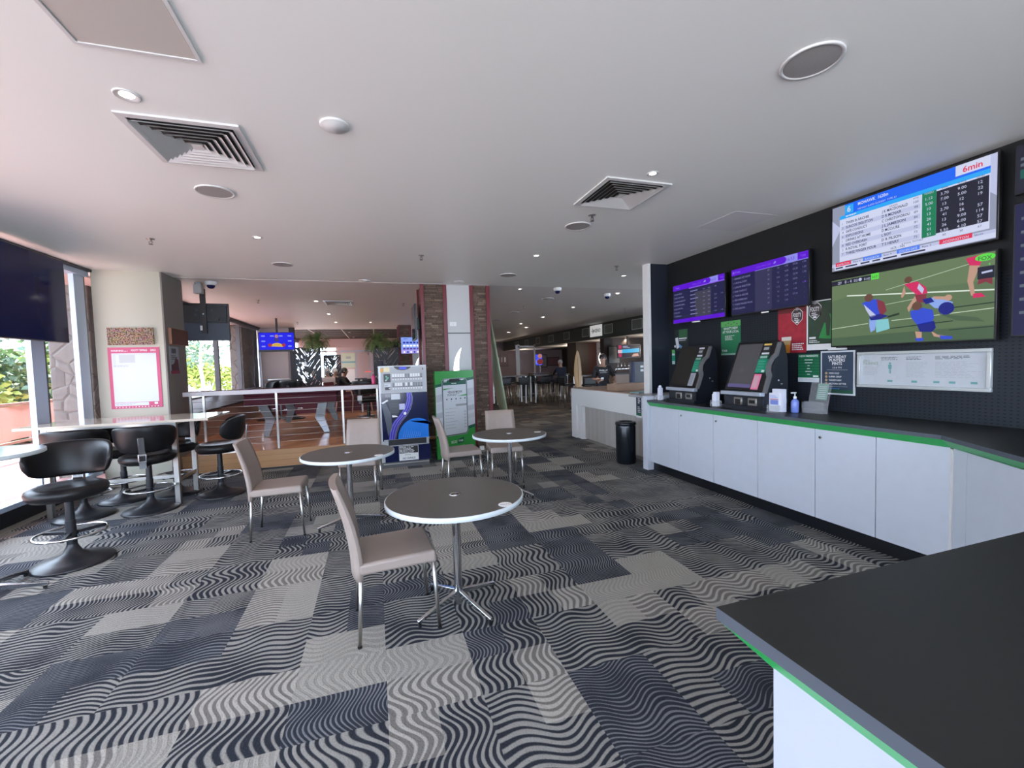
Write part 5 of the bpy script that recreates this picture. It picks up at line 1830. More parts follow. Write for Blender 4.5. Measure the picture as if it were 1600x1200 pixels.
# ================================================================ BETTING MACHINES
def kiosk(label, yc, lit, group):
    t = thing('betting_machine', label, 'kiosk', (3.745, yc, 0.986), RZ, group)
    hw = 0.255
    mb = M('kiosk_navy_black', (0.012, 0.015, 0.022), 0.35)
    b = B(mb)
    prof = [(0.0, 0.0), (0.0, 0.175), (0.03, 0.19), (0.235, 0.70), (0.27, 0.705), (0.30, 0.66), (0.33, 0.52), (0.34, 0.0)]
    b.xprism(prof, -hw, hw)
    b.box(-hw - 0.005, hw + 0.005, -0.035, 0.34, 0.0, 0.035)
    b.make('body', t)
    # sloping front: from (y .005,z .185) up to (y .225,z .705)
    sl = math.atan2(0.205, 0.51)

    def S(u, v, o_=0.0):       # v along the slope
        yy = 0.028 + v * math.sin(sl) - o_ * math.cos(sl)
        zz = 0.190 + v * math.cos(sl) + o_ * math.sin(sl)
        return (u, yy, zz)

    def sq(b, u0, v0, u1, v1, m, o_):
        b.poly([S(u0, v0, o_), S(u1, v0, o_), S(u1, v1, o_), S(u0, v1, o_)], m)

    b = B(m_black)
    b.hexa([S(-hw, 0, 0.0), S(hw, 0, 0.0), S(hw, 0, 0.03), S(-hw, 0, 0.03), S(-hw, 0.56, 0.0), S(hw, 0.56, 0.0), S(hw, 0.56, 0.03), S(-hw, 0.56, 0.03)], 0, 0.003, 1)
    b.make('front_panel', t)
    b = B(m_screen)
    ms = M('kiosk_screen_lit', (0.01, 0.01, 0.012), 0.45, emit=(0.075, 0.075, 0.085), es=0.30) if lit else M('kiosk_screen_dim', (0.008, 0.008, 0.008), 0.4, emit=(0.012, 0.010, 0.008), es=0.2)
    sq(b, -hw + 0.035, 0.03, 0.085, 0.53, ms, 0.032)
    sq(b, -hw + 0.035, 0.03, 0.085, 0.07, E_('kiosk_strip', (0.10, 0.085, 0.22)) if lit else ms, 0.033)
    mr = E_('kiosk_mark', (0.11, 0.11, 0.13)) if lit else M('kiosk_mark_dim', (0.02, 0.02, 0.02), 0.3)
    pts = [(-0.068 + 0.030 * math.cos(R(a)), 0.31 + 0.040 * math.sin(R(a))) for a in range(0, 360, 20)]
    for i in range(len(pts)):
        (a, c), (d, e) = pts[i], pts[(i + 1) % len(pts)]
        b.poly([S(a, c, 0.0335), S(d, e, 0.0335), S(d * 0.96 - 0.0027, (e - 0.31) * 0.9 + 0.31, 0.0335), S(a * 0.96 - 0.0027, (c - 0.31) * 0.9 + 0.31, 0.0335)], mr)
    for i in range(4):
        sq(b, -0.10, 0.24 - i * 0.014, -0.04, 0.245 - i * 0.014, mr, 0.0335)
    b.make('touch_screen', t)
    b = B(m_wht)
    sq(b, 0.105, 0.43, 0.195, 0.50, M('kiosk_card_black', (0.03, 0.03, 0.032), 0.4), 0.033)
    sq(b, 0.105, 0.505, 0.195, 0.525, M('kiosk_card_yellow', (0.65, 0.45, 0.10), 0.5) if lit else m_offw, 0.034)
    sq(b, 0.115, 0.455, 0.175, 0.485, m_grey, 0.0345)
    sq(b, 0.105, 0.405, 0.195, 0.425, m_offw, 0.034)
    sq(b, 0.090, 0.355, 0.205, 0.395, M('kiosk_green_dark', (0.01, 0.10, 0.06), 0.45), 0.033)
    sq(b, 0.100, 0.362, 0.185, 0.388, M('kiosk_mint', (0.25, 0.42, 0.33), 0.45), 0.034)
    mk = M('kiosk_green', (0.005, 0.27, 0.15), 0.45)
    sq(b, 0.088, 0.20, 0.210, 0.352, mk, 0.034)
    for i in range(4):
        sq(b, 0.10, 0.325 - i * 0.03, 0.18, 0.328 - i * 0.03, M('kiosk_mint'), 0.035)
    sq(b, 0.165, 0.207, 0.200, 0.230, m_offw, 0.035)
    mcard = M('kiosk_pink_card', (0.80, 0.20, 0.33), 0.4) if lit else M('kiosk_grey_card', (0.40, 0.42, 0.46), 0.4)
    sq(b, 0.095, 0.015, 0.185, 0.185, mcard, 0.034)
    sq(b, 0.105, 0.035, 0.165, 0.165, M('kiosk_pink_pale', (0.60, 0.36, 0.40), 0.4) if lit else M('kiosk_grey_pale', (0.30, 0.32, 0.35), 0.4), 0.035)
    b.make('instruction_cards', t)
    b = B(M('kiosk_silver', (0.50, 0.54, 0.62), 0.3, 0.5))
    b.box(-hw - 0.01, hw + 0.005, -0.045, 0.02, 0.150, 0.190, 0, 0.003, 1)
    b.make('silver_lip', t)
    for cx, dark in ((-0.055, True), (0.13, False)):
        b = B(m_steel, m_black)
        b.box(cx - 0.055, cx + 0.055, -0.012, 0.0, 0.045, 0.125, 0, 0.003, 1)
        b.box(cx - 0.035, cx + 0.035, -0.0135, -0.012, 0.050 if dark else 0.070, 0.105, 1)
        b.make('ticket_slot' if dark else 'note_slot', t)
    # curved handle-like side arm
    b = B(M('kiosk_arm_grey', (0.13, 0.13, 0.13), 0.4))
    arm = [(0.03, 0.18), (0.085, 0.32), (0.10, 0.36), (0.085, 0.41), (0.09, 0.47), (0.135, 0.53), (0.185, 0.56), (0.23, 0.69)]
    out_ = [(-0.012, 0.19), (0.045, 0.345), (0.035, 0.39), (0.035, 0.45), (0.055, 0.50), (0.10, 0.555), (0.145, 0.585), (0.195, 0.70)]
    for i in range(len(arm) - 1):
        (a, c), (d, e) = arm[i], arm[i + 1]
        (a2, c2), (d2, e2) = out_[i], out_[i + 1]
        b.hexa([(hw + 0.001, a, c), (hw + 0.022, a, c), (hw + 0.022, a2, c2), (hw + 0.001, a2, c2), (hw + 0.001, d, e), (hw + 0.022, d, e), (hw + 0.022, d2, e2), (hw + 0.001, d2, e2)])
    b.make('side_arm', t)
    b = B(m_offw)
    b.box(hw + 0.0005, hw + 0.003, 0.20, 0.215, 0.30, 0.315)
    b.box(hw + 0.0005, hw + 0.003, 0.235, 0.26, 0.265, 0.272)
    b.box(hw + 0.0005, hw + 0.002, 0.25, 0.32, 0.06, 0.11, M('kiosk_label_blue', (0.12, 0.15, 0.24), 0.4))
    b.make('side_stickers', t)
    return t


kiosk('black betting machine with a grey lit screen and a pink card, nearer the camera', 3.665, True, 'betting machines on the counter')
kiosk('black betting machine with a dark screen, beside the white end panel', 4.625, False, 'betting machines on the counter')
# green strip sticker and ticket notes at the far side of the left machine
f = sheet(0.07, 0.22, mk := M('kiosk_green', (0.005, 0.27, 0.15), 0.45), 0.002)
f.rect(-0.035, 0.17, 0.035, 0.22, mpg2)
f.rect(-0.03, 0.135, 0.03, 0.165, m_offw)
f.rect(-0.03, 0.005, 0.03, 0.05, m_offw)
tag(f.make('strip_notice', None, (XW, 5.50, 1.46), RZ), 'narrow green strip notice on the wall left of the dark-screened betting machine', 'notice')


def pen_cup(x, y, lb, grp):
    t = thing('ticket_holder', lb, 'holder', (x, y, 0.986), 0, grp)
    b = B(m_acryl)
    b.box(-0.035, 0.035, -0.05, 0.05, 0.0, 0.004)
    for x0, x1, y0, y1 in ((-0.035, -0.032, -0.05, 0.05), (0.032, 0.035, -0.05, 0.05), (-0.032, 0.032, -0.05, -0.047), (-0.032, 0.032, 0.047, 0.05)):
        b.box(x0, x1, y0, y1, 0.004, 0.07)
    b.make('clear_tray', t)
    return t


for x, y, s_, lb in ((3.70, 5.02, 0, 'clear holder with a white slip pad beside the white end panel'), (3.70, 4.00, 1, 'clear holder with white slips at the left of the lit betting machine')):
    pen_cup(x, y, lb, 'clear holders on the counter')
    b = B(M('leaflet_white', (0.70, 0.71, 0.80), 0.5), epl)
    b.box(-0.028, 0.028, -0.03, 0.012, 0.0, 0.165, 0, 0.002, 1)
    b.ball((0.0, -0.008, 0.178), 0.022, 0) if s_ == 0 else b.box(-0.026, 0.026, -0.01, 0.028, 0.0, 0.14)
    tag(b.make('slip_pad', None, (x, y, 0.9905)), ('white slips standing in the holder beside the white end panel', 'white slips standing in the holder left of the lit betting machine')[s_], 'leaflet', 'white slips in clear holders')
pen_cup(3.76, 3.30, 'clear holder at the foot of the white leaflet box, right of the lit betting machine', 'clear holders on the counter')
t = thing('leaflet_box', 'white box of betting leaflets with blue print, right of the lit betting machine', 'box', (3.86, 3.345, 0.986), RZ)
b = Flat(M('leaflet_white'), y0=-0.04)
b.box(-0.06, 0.06, -0.04, 0.04, 0, 0.185, M('leaflet_white'), 0.002, 1)
b.rect(-0.045, 0.07, 0.045, 0.115, M('leaflet_blue', (0.20, 0.26, 0.62), 0.5))
b.rect(-0.045, 0.118, 0.045, 0.128, M('leaflet_red', (0.55, 0.20, 0.25), 0.5))
b.lines(-0.045, 0.16, 0.09, 0.006, 2, 0.014, M('leaflet_blue'), 3)
b.lines(-0.045, 0.05, 0.09, 0.004, 3, 0.012, m_grey, 3)
b.make('box', t)
b = B(M('leaflet_white'), M('leaflet_blue'))
b.box(-0.045, 0.06, -0.015, 0.03, 0.0, 0.225, 0)
b.box(0.061, 0.085, -0.03, 0.02, 0.0, 0.225, 0)
b.make('leaflets', t)
t = thing('sanitiser_bottle', 'blue pump bottle of hand sanitiser beside the white leaflet box', 'bottle', (3.90, 3.185, 0.986))
b = B(M('sanitiser_blue', (0.16, 0.22, 0.58), 0.2))
b.lathe([(0, 0), (0.030, 0), (0.034, 0.006), (0.034, 0.105), (0.026, 0.122), (0.013, 0.13), (0.013, 0.14), (0, 0.14)], 0, 0, 0, 24)
b.make('bottle', t)
b = B(m_wht)
b.cyl(0, 0, 0.138, 0.158, 0.014, n=16).cyl(0, 0, 0.158, 0.19, 0.005, n=10).box(-0.045, 0.012, -0.01, 0.01, 0.188, 0.20, 0, 0.003, 1)
b.make('pump', t)
t = thing('leaflet_stand', 'clear acrylic stand holding a green sheet, below the NEW MARKETS poster', 'stand', (4.02, 3.06, 0.986), RZ)
b = B(m_acryl, M('acrylic_edge', (0.6, 0.63, 0.66), 0.2))
b.hexa([(-0.10, 0.0, 0.0), (0.10, 0.0, 0.0), (0.10, 0.004, 0.0), (-0.10, 0.004, 0.0), (-0.10, 0.07, 0.29), (0.10, 0.07, 0.29), (0.10, 0.074, 0.29), (-0.10, 0.074, 0.29)])
b.hexa([(-0.10, -0.06, 0.0), (0.10, -0.06, 0.0), (0.10, -0.056, 0.0), (-0.10, -0.056, 0.0), (-0.10, -0.035, 0.11), (0.10, -0.035, 0.11), (0.10, -0.031, 0.11), (-0.10, -0.031, 0.11)])
b.box(-0.10, 0.10, -0.06, 0.03, 0.0, 0.004)
b.box(-0.103, -0.10, -0.06, 0.01, 0.0, 0.10)
b.box(0.10, 0.103, -0.06, 0.01, 0.0, 0.10)
b.make('acrylic_stand', t)
b = B(M('sheet_sage', (0.22, 0.33, 0.28), 0.4), m_offw)
b.hexa([(-0.03, 0.028, 0.125), (0.075, 0.028, 0.125), (0.075, 0.029, 0.125), (-0.03, 0.029, 0.125), (-0.03, 0.065, 0.28), (0.075, 0.065, 0.28), (0.075, 0.066, 0.28), (-0.03, 0.066, 0.28)])
for i in range(7):
    v = 0.14 + i * 0.018
    y_ = 0.028 + (v - 0.125) * 0.239 - 0.0015
    b.poly([(-0.015, y_, v), (0.06, y_, v), (0.06, y_ + 0.001, v + 0.004), (-0.015, y_ + 0.001, v + 0.004)], 1)
b.make('green_sheet', t)
# ================================================================ CEILING FITTINGS
ZC = CZ - 0.0005


def diffuser(label, x, y, group, w=0.30):
    t = thing('ceiling_vent', label, 'vent', (x, y, ZC), 0, group)
    md = M('vent_white', (0.62, 0.62, 0.61), 0.4)
    b = B(M('vent_dark', (0.03, 0.03, 0.03), 0.6))
    b.box(-w + 0.03, w - 0.03, -w + 0.03, w - 0.03, -0.004, -0.0005)
    b.make('backing', t)
    b = B(md)
    for a0, a1 in ((w - 0.04, w),):
        for s_ in range(4):
            c, s2 = (1, 0) if s_ % 2 == 0 else (0, 1)
            sg = 1 if s_ < 2 else -1
            p = [(a1 * sg, -a1), (a1 * sg, a1), (a0 * sg, a0), (a0 * sg, -a0)]
            q = [(u, v) if c else (v, u) for u, v in p]
            lo = [b.V((u, v, -0.012)) for u, v in q]
            b.F(lo)
            hi = [b.V((u, v, 0.0)) for u, v in q]
            for i in range(4):
                b.F([lo[i], lo[(i + 1) % 4], hi[(i + 1) % 4], hi[i]])
    b.make('frame', t)
    for k in range(6):
        r1 = w - 0.045 - k * 0.040
        r0 = r1 - 0.030
        b = B(md)
        o_ = [b.V((a * r1, c * r1, -0.026)) for a, c in ((-1, -1), (1, -1), (1, 1), (-1, 1))]
        i_ = [b.V((a * r0, c * r0, -0.005)) for a, c in ((-1, -1), (1, -1), (1, 1), (-1, 1))]
        i2 = [b.V((a * r0, c * r0, -0.008)) for a, c in ((-1, -1), (1, -1), (1, 1), (-1, 1))]
        for j in range(4):
            b.F([o_[j], o_[(j + 1) % 4], i_[(j + 1) % 4], i_[j]])
            b.F([i2[j], i2[(j + 1) % 4], i_[(j + 1) % 4], i_[j]])
        b.make('louvre', t)
    b = B(md)
    b.box(-0.03, 0.03, -0.03, 0.03, -0.022, -0.016)
    b.make('centre_plate', t)
    return t


d0 = diffuser('square louvred ceiling vent at the upper left of the photo', -0.993, 3.225, 'square louvred ceiling vents')
dup(d0, (2.084, 3.331, ZC), 0, 'square louvred ceiling vent in the middle right of the ceiling, beside a small downlight')
dup(d0, (-0.68, 10.15, ZC), 0, 'square louvred ceiling vent far away over the platform')

t = thing('access_panel', 'beige square access panel set in the ceiling at the top left corner', 'ceiling panel', (-0.93, 2.14, ZC))
B(M('access_beige', (0.50, 0.47, 0.43), 0.55)).box(-0.215, 0.215, -0.225, 0.225, -0.004, 0).make('panel', t)
b = B(M('vent_white'))
for x0, x1, y0, y1 in ((-0.235, 0.235, 0.225, 0.24), (-0.235, 0.235, -0.24, -0.225), (-0.235, -0.219, -0.225, 0.225), (0.219, 0.235, -0.225, 0.225)):
    b.box(x0, x1, y0, y1, -0.009, 0)
b.make('frame', t)
b = B(M('patch_paint', (0.77, 0.775, 0.765), 0.5))
b.box(-0.27, 0.27, -0.27, 0.27, -0.0015, 0)
tag(b.make('ceiling_hatch', None, (3.72, 3.72, ZC)), 'barely visible square hatch in the ceiling close to the odds screens', 'ceiling panel')


def downlight(label, x, y, group, r=0.055, glow=True, zz=ZC):
    t = thing('downlight', label, 'ceiling light', (x, y, zz), 0, group)
    b = B(M('vent_white'))
    b.lathe([(r, 0), (r, -0.005), (r * 0.93, -0.007), (r * 0.72, -0.002), (r * 0.55, -0.0007)], 0, 0, 0, 28)
    b.make('ring', t)
    b = B(m_lampw if glow else m_grey)
    b.lathe([(r * 0.56, -0.001), (0, -0.001)], 0, 0, 0, 20, False)
    b.make('lamp', t)
    return t


G1 = 'recessed downlights in the near ceiling'
downlight('recessed downlight at the upper left of the ceiling, between the access panel and the vent', -1.148, 2.754, G1, 0.058)
downlight('recessed downlight beside the middle right vent', 2.108, 2.908, G1, 0.045)
downlight('recessed downlight in the left of the ceiling, before the beige pier', -1.14, 5.298, G1, 0.05)
downlight('recessed downlight straight above the right hand tables', 2.125, 5.477, G1, 0.05)
downlight('recessed downlight nearest the white end of the dark wall', 4.10, 6.50, G1, 0.05)
n0 = None
G2 = 'small downlights in the far ceiling'
for i, (x, y, r) in enumerate(((-1.12, 10.01, .055), (-1.09, 12.3, .055), (-1.09, 14.5, .055), (-0.07, 14.5, .05), (2.75, 8.02, .035), (5.04, 8.24, .05), (5.08, 10.5, .05), (5.16, 12.86, .07), (5.92, 16.6, .10), (5.15, 15.0, .05), (5.97, 19.2, .09), (6.0, 22.5, .09), (6.0, 26.0, .09), (3.4, 20.0, .07), (3.4, 25.0, .07))):
    if n0 is None:
        n0 = downlight('small downlight shining in the ceiling of the deeper part of the room', x, y, G2, 0.055)
    else:
        d_ = dup(n0, (x, y, ZC), 0)
        d_.scale = (r / 0.055,) * 3
for i, (x, y) in enumerate(((-0.98, 17.7), (-0.97, 19.7), (-0.93, 22.8), (-0.9, 25.2))):
    dup(n0, (x, y, CZ + 0.0985), 0, 'small downlight in the dark tiled ceiling at the far left', 'downlights in the dark tiled ceiling')
for i, (x, y) in enumerate(((9.16, 14.4), (9.6, 12.2), (9.38, 20.6), (9.2, 24.5))):
    dup(n0, (x, y, 2.39), 0, 'small downlight under the low soffit over the far bar', 'downlights under the bar soffit')


def speaker(label, x, y, r, group):
    t = thing('ceiling_speaker', label, 'speaker', (x, y, ZC), 0, group)
    b = B(M('vent_white'))
    b.lathe([(r, 0), (r, -0.006), (r * 0.985, -0.010), (r * 0.90, -0.009), (r * 0.88, -0.005)], 0, 0, 0, 48)
    b.make('ring', t)
    b = B(MGR)
    b.lathe([(r * 0.885, -0.006), (r * 0.5, -0.0085), (0, -0.009)], 0, 0, 0, 48)
    b.make('grille', t)
    return t


MGR = speckle_metal('speaker_grille', (0.36, 0.345, 0.335), 0.006)
G3 = 'round speakers in the ceiling'
for x, y, r, lb in ((2.095, 1.625, 0.135, 'large round ceiling speaker at the top right of the photo'), (-1.145, 4.026, 0.135, 'round ceiling speaker behind the left louvred vent'),
                    (-1.124, 6.563, 0.133, 'round ceiling speaker at the left, just before the ceiling joint'), (2.111, 4.205, 0.138, 'round ceiling speaker behind the middle right vent'),
                    (2.121, 6.747, 0.138, 'round ceiling speaker in front of the stone pillar'), (3.777, 9.095, 0.135, 'round ceiling speaker beyond the pillar, next to a dome camera'),
                    (3.81, 11.63, 0.135, 'round ceiling speaker deep in the dark ceiling, second beyond the pillar'), (3.82, 13.6, 0.14, 'round ceiling speaker furthest away in the dark ceiling')):
    speaker(lb, x, y, r, G3)


def detector(label, x, y, r, group, name='smoke_detector', cat='smoke detector', dome=False):
    t = thing(name, label, cat, (x, y, ZC), 0, group)
    b = B(M('vent_white'), m_txt)
    if dome:
        b.lathe([(r, 0), (r, -0.04), (r * 0.92, -0.055), (r * 0.7, -0.06)], 0, 0, 0, 32)
        b.make('housing', t)
        b = B(m_screen)
        b.lathe([(r * 0.68, -0.058), (r * 0.62, -0.085), (r * 0.4, -0.105), (0, -0.112)], 0, 0, 0, 28)
        b.make('lens_dome', t)
    else:
        b.lathe([(r, 0), (r, -0.008), (r * 0.94, -0.013), (r * 0.72, -0.014), (r * 0.68, -0.019), (0, -0.020)], 0, 0, 0, 36)
        b.make('housing', t)
        b = B(M('vent_white'))
        b.lathe([(r * 0.40, -0.0202), (r * 0.38, -0.0215), (0, -0.022)], 0, 0, 0, 24)
        b.make('sensor', t)
    return t


detector('round white detector alone in the middle left of the ceiling', -0.163, 2.788, 0.083, 'white ceiling detectors')
detector('flat white detector at the ceiling joint left of the stone pillar', -0.10, 7.55, 0.09, 'white ceiling detectors')
detector('flat white detector on the ceiling right in front of the stone pillar', 1.44, 7.42, 0.09, 'white ceiling detectors')
detector('flat white detector behind the top of the white post', 5.67, 8.23, 0.09, 'white ceiling detectors')
detector('white dome camera on the ceiling nearer the stone pillar', 3.436, 7.776, 0.075, 'dome cameras', 'dome_camera', 'camera', True)
detector('white dome camera on the ceiling nearer the dark wall', 4.82, 8.295, 0.075, 'dome cameras', 'dome_camera', 'camera', True)
detector('white dome camera on the ceiling beside the beige pier', -2.408, 7.988, 0.085, 'dome cameras', 'dome_camera', 'camera', True)
t = thing('wall_projector', 'small grey box spotlight hanging from the ceiling beside the beige pier', 'spotlight', (-2.62, 8.12, ZC))
B(m_grey).cyl(0, 0, -0.035, 0, 0.05).make('mount', t)
B(M('grey_box', (0.40, 0.38, 0.36), 0.4)).box(-0.055, 0.055, -0.06, 0.06, -0.17, -0.036, 0, 0.006).make('housing', t)


def sprinkler(label, x, y):
    t = thing('sprinkler', label, 'sprinkler', (x, y, ZC), 0, 'ceiling sprinklers')
    b = B(m_steel)
    b.lathe([(0.038, 0), (0.036, -0.006), (0.012, -0.010), (0.010, -0.03), (0, -0.03)], 0, 0, 0, 20)
    b.make('collar', t)
    b = B(m_darksteel)
    b.tube([(-0.012, 0, -0.028), (-0.016, 0, -0.042), (0, 0, -0.055), (0.016, 0, -0.042), (0.012, 0, -0.028)], 0.003, 0, 6)
    b.lathe([(0, -0.055), (0.020, -0.057), (0.020, -0.060), (0, -0.060)], 0, 0, 0, 16)
    b.make('deflector', t)
    return t


for x, y, lb in ((-2.20, 5.562, 'ceiling sprinkler before the beige pier'), (0.633, 5.743, 'ceiling sprinkler in the middle of the ceiling, before the stone pillar'), (3.58, 5.862, 'ceiling sprinkler close to the white post of the dark wall'),
                 (2.096, 3.866, 'ceiling sprinkler between the middle right vent and the round speaker behind it'), (-2.19, 9.94, 'ceiling sprinkler over the front of the platform, left side'), (0.675, 10.13, 'ceiling sprinkler over the platform beside the stone pillar'),
                 (3.65, 10.39, 'ceiling sprinkler beyond the stone pillar in the darker ceiling'), (6.69, 10.59, 'ceiling sprinkler near the dark fascia over the bar'), (-2.16, 14.4, 'ceiling sprinkler far back over the platform')):
    sprinkler(lb, x, y)

# ================================================================ BIG SCREEN AT THE WINDOW, SCREEN BACK
t = thing('wall_screen', 'very large switched-off television hanging before the left window', 'television', (-3.42, 5.40, 1.947), PI / 2)
b = B(m_black)
b.box(-1.06, 1.06, 0.0, 0.06, 0, 0.955, 0, 0.004, 1)
b.make('casing', t)
Flat(m_screen, y0=0.0).rect(-1.05, 0.012, 1.05, 0.945, m_screen).make('display', t)
b = B(m_blackm)
b.box(-0.03, 0.03, 0.06, 0.11, 0.5, CZ - 1.948)
b.box(-0.3, 0.3, 0.06, 0.08, 0.45, 0.6)
b.make('ceiling_bracket', t)
t = thing('wall_screen', 'television seen from behind with its cables, hanging over the platform beside the beige pier', 'television', (-2.755, 8.75, 2.10), R(180 + 4))
mbk = M('screen_back_blue_grey', (0.030, 0.042, 0.065), 0.45)
b = B(mbk, m_black)
b.box(-0.36, 0.36, -0.02, 0.02, 0, 0.64, m_black, 0.003, 1)
b.box(-0.355, 0.355, 0.021, 0.03, 0.01, 0.30, mbk)
b.box(-0.33, 0.33, 0.021, 0.05, 0.30, 0.60, M('screen_back_dark', (0.015, 0.018, 0.022), 0.5), 0.003, 1)
for xx, zz in ((-0.14, 0.50), (0.08, 0.50), (0.1, 0.42)):
    b.box(xx, xx + 0.04, 0.05, 0.056, zz, zz + 0.04)
b.make('casing', t)
b = B(m_blackm)
b.box(-0.04, 0.04, 0.052, 0.09, 0.12, CZ - 2.102)
b.box(-0.22, 0.22, 0.052, 0.075, 0.34, 0.38)
b.make('ceiling_bracket', t)
b = B(m_offw)
b.box(0.02, 0.05, 0.091, 0.11, 0.17, 0.25)
b.box(-0.01, 0.01, 0.091, 0.095, 0.44, 0.46)
b.make('cable_plug', t)

# ================================================================ PLATFORM: DRINK RAIL, POOL TABLE
t = thing('drink_rail', 'steel wire railing with a maroon and white drink shelf along the platform edge', 'railing', (-1.36, 7.76, 0.30))
b = B(m_maroon, M('rail_edge_pinkish', (0.55, 0.50, 0.50), 0.35))
b.box(-1.40, 1.42, -0.10, 0.16, 0.925, 0.965, 0)
b.box(-1.40, 1.42, -0.115, -0.10, 0.895, 0.96, 1)
b.make('shelf', t)
for xx in (-1.34, -1.17, -0.17, 0.82, 1.38):
    B(m_steel).box(xx - 0.015, xx + 0.015, -0.015, 0.015, 0.002, 0.925).make('post', t)
for k in range(8):
    B(m_steel).tube([(-1.34, 0, 0.10 + k * 0.10), (1.38, 0, 0.10 + k * 0.10)], 0.0035, 0, 6).make('wire', t)

t = thing('pool_table', 'maroon pool table with angled silver legs behind the drink rail', 'pool table', (-1.52, 10.3, 0.30))
b = B(m_maroon)
b.box(-0.80, 0.80, -1.28, 1.28, 0.60, 0.79, 0, 0.02)
b.make('body', t)
b = B(M('green_felt', (0.03, 0.10, 0.06), 0.9))
b.box(-0.66, 0.66, -1.14, 1.14, 0.79, 0.797)
b.make('felt', t)
for x0, x1, y0, y1 in ((-0.80, 0.80, -1.28, -1.14), (-0.80, 0.80, 1.14, 1.28), (-0.80, -0.66, -1.14, 1.14), (0.66, 0.80, -1.14, 1.14)):
    B(m_maroon).box(x0, x1, y0, y1, 0.79, 0.835, 0, 0.01).make('cushion_rail', t)
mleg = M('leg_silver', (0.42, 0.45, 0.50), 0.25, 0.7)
mlegd = M('leg_shaded_steel', (0.16, 0.165, 0.17), 0.35, 0.6)  # darker copy of the leg silver, shade put into upper and rear parts
for x_top, x_k, x_f in ((-0.53, -0.41, -0.49), (0.52, 0.45, 0.57)):
    for yy in (-1.08, 1.08):
        b = B(mleg, mlegd)
        knee = [(x_k - 0.085, yy - 0.06, 0.32), (x_k + 0.085, yy - 0.06, 0.32), (x_k + 0.075, yy + 0.06, 0.32), (x_k - 0.075, yy + 0.06, 0.32)]
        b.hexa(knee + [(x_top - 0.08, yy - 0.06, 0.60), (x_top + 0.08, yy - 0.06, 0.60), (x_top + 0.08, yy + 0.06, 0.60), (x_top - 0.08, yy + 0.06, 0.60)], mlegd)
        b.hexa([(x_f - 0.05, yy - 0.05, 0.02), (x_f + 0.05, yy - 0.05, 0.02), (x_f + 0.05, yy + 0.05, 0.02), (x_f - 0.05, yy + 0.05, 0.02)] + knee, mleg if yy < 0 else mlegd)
        b.box(x_f - 0.045, x_f + 0.045, yy - 0.04, yy + 0.04, 0.0, 0.02, m_black)
        b.make('leg', t)
# bar stool behind the rail at the right
t = dup(s0, (-0.16, 9.35, 0.301), R(150), 'dark swivel stool on the platform behind the drink rail, left of the ticket machine', 'swivel stools on the platform')
B(m_wht).box(-0.05, 0.05, 0.304, 0.307, 0.595, 0.70).make('paper_tag', t)

# ================================================================ PLATFORM BACKGROUND
t = screen('blue television showing a seated man, hanging above the pale blind', -2.515, 13.2, 2.06, 0.88, 0.53, None, 'television', 0.0, 0.05, 0)
f = Flat(m_black, y0=0.0)
etb = E_('tv_blue', (0.006, 0.008, 0.80))
f.rect(-0.425, 0.055, 0.425, 0.515, etb)
etl = E_('tv_logo_pale', (0.22, 0.28, 0.85))
for i in range(4):
    for j in range(3):
        if abs(i - 1.5) < 1 and j < 2:
            continue
        f.rect(-0.37 + i * 0.215, 0.13 + j * 0.14, -0.28 + i * 0.215, 0.165 + j * 0.14, etl, 2)
f.disc(0.0, 0.42, 0.045, E_('tv_face', (0.45, 0.20, 0.20)), 3)
f.pg([(-0.05, 0.28), (0.05, 0.28), (0.06, 0.37), (-0.06, 0.37)], E_('tv_suit', (0.04, 0.03, 0.20)), 3)
f.disc(0.0, 0.13, 0.15, E_('tv_gold', (0.65, 0.40, 0.06)), 3, 0.11, a0=0, a1=PI)
for sx in (-1, 1):
    f.disc(sx * 0.17, 0.18, 0.045, E_('tv_crimson', (0.35, 0.02, 0.05)), 4)
f.disc(0.40, 0.03, 0.018, E_('tv_logo_grey', (0.3, 0.3, 0.4)), 3)
f.make('display', t)
b = B(m_blackm)
b.box(-0.025, 0.025, 0.07, 0.11, 0.2, CZ - 2.062)
b.box(-0.15, 0.15, 0.055, 0.075, 0.15, 0.35)
b.make('ceiling_bracket', t)
t = thing('roller_blind', 'pale roller blind glowing behind the far end of the window wall', 'blind', (-3.17, 16.26, 1.25))
B(M('blind_fabric', (0.60, 0.53, 0.51), 0.7)).box(-0.40, 0.40, -0.006, 0.0, 0.0, 1.0).make('fabric', t)
B(m_alud).box(-0.42, 0.42, -0.05, 0.02, 1.0, 1.06).make('roller', t)
B(m_alu).box(-0.40, 0.40, -0.012, 0.006, -0.02, 0.0).make('bottom_bar', t)

ml1 = leafy_lattice(9)
ml2 = leafy_lattice(11)


def lattice(label, x0, x1, y, z0, z1, m, group):
    t = thing('leaf_screen', label, 'screen', ((x0 + x1) / 2, y, z0), 0, group)
    w = (x1 - x0) / 2
    h = z1 - z0
    b = B(m)
    b.box(-w + 0.02, w - 0.02, -0.004, 0.004, 0.02, h - 0.02)
    b.make('cut_panel', t)
    b = B(m_blackm)
    for a, c, d, e in ((-w, w, 0, 0.03), (-w, w, h - 0.03, h), (-w, -w + 0.03, 0.03, h - 0.03), (w - 0.03, w, 0.03, h - 0.03)):
        b.box(a, c, -0.015, 0.015, d, e)
    b.make('frame', t)
    return t


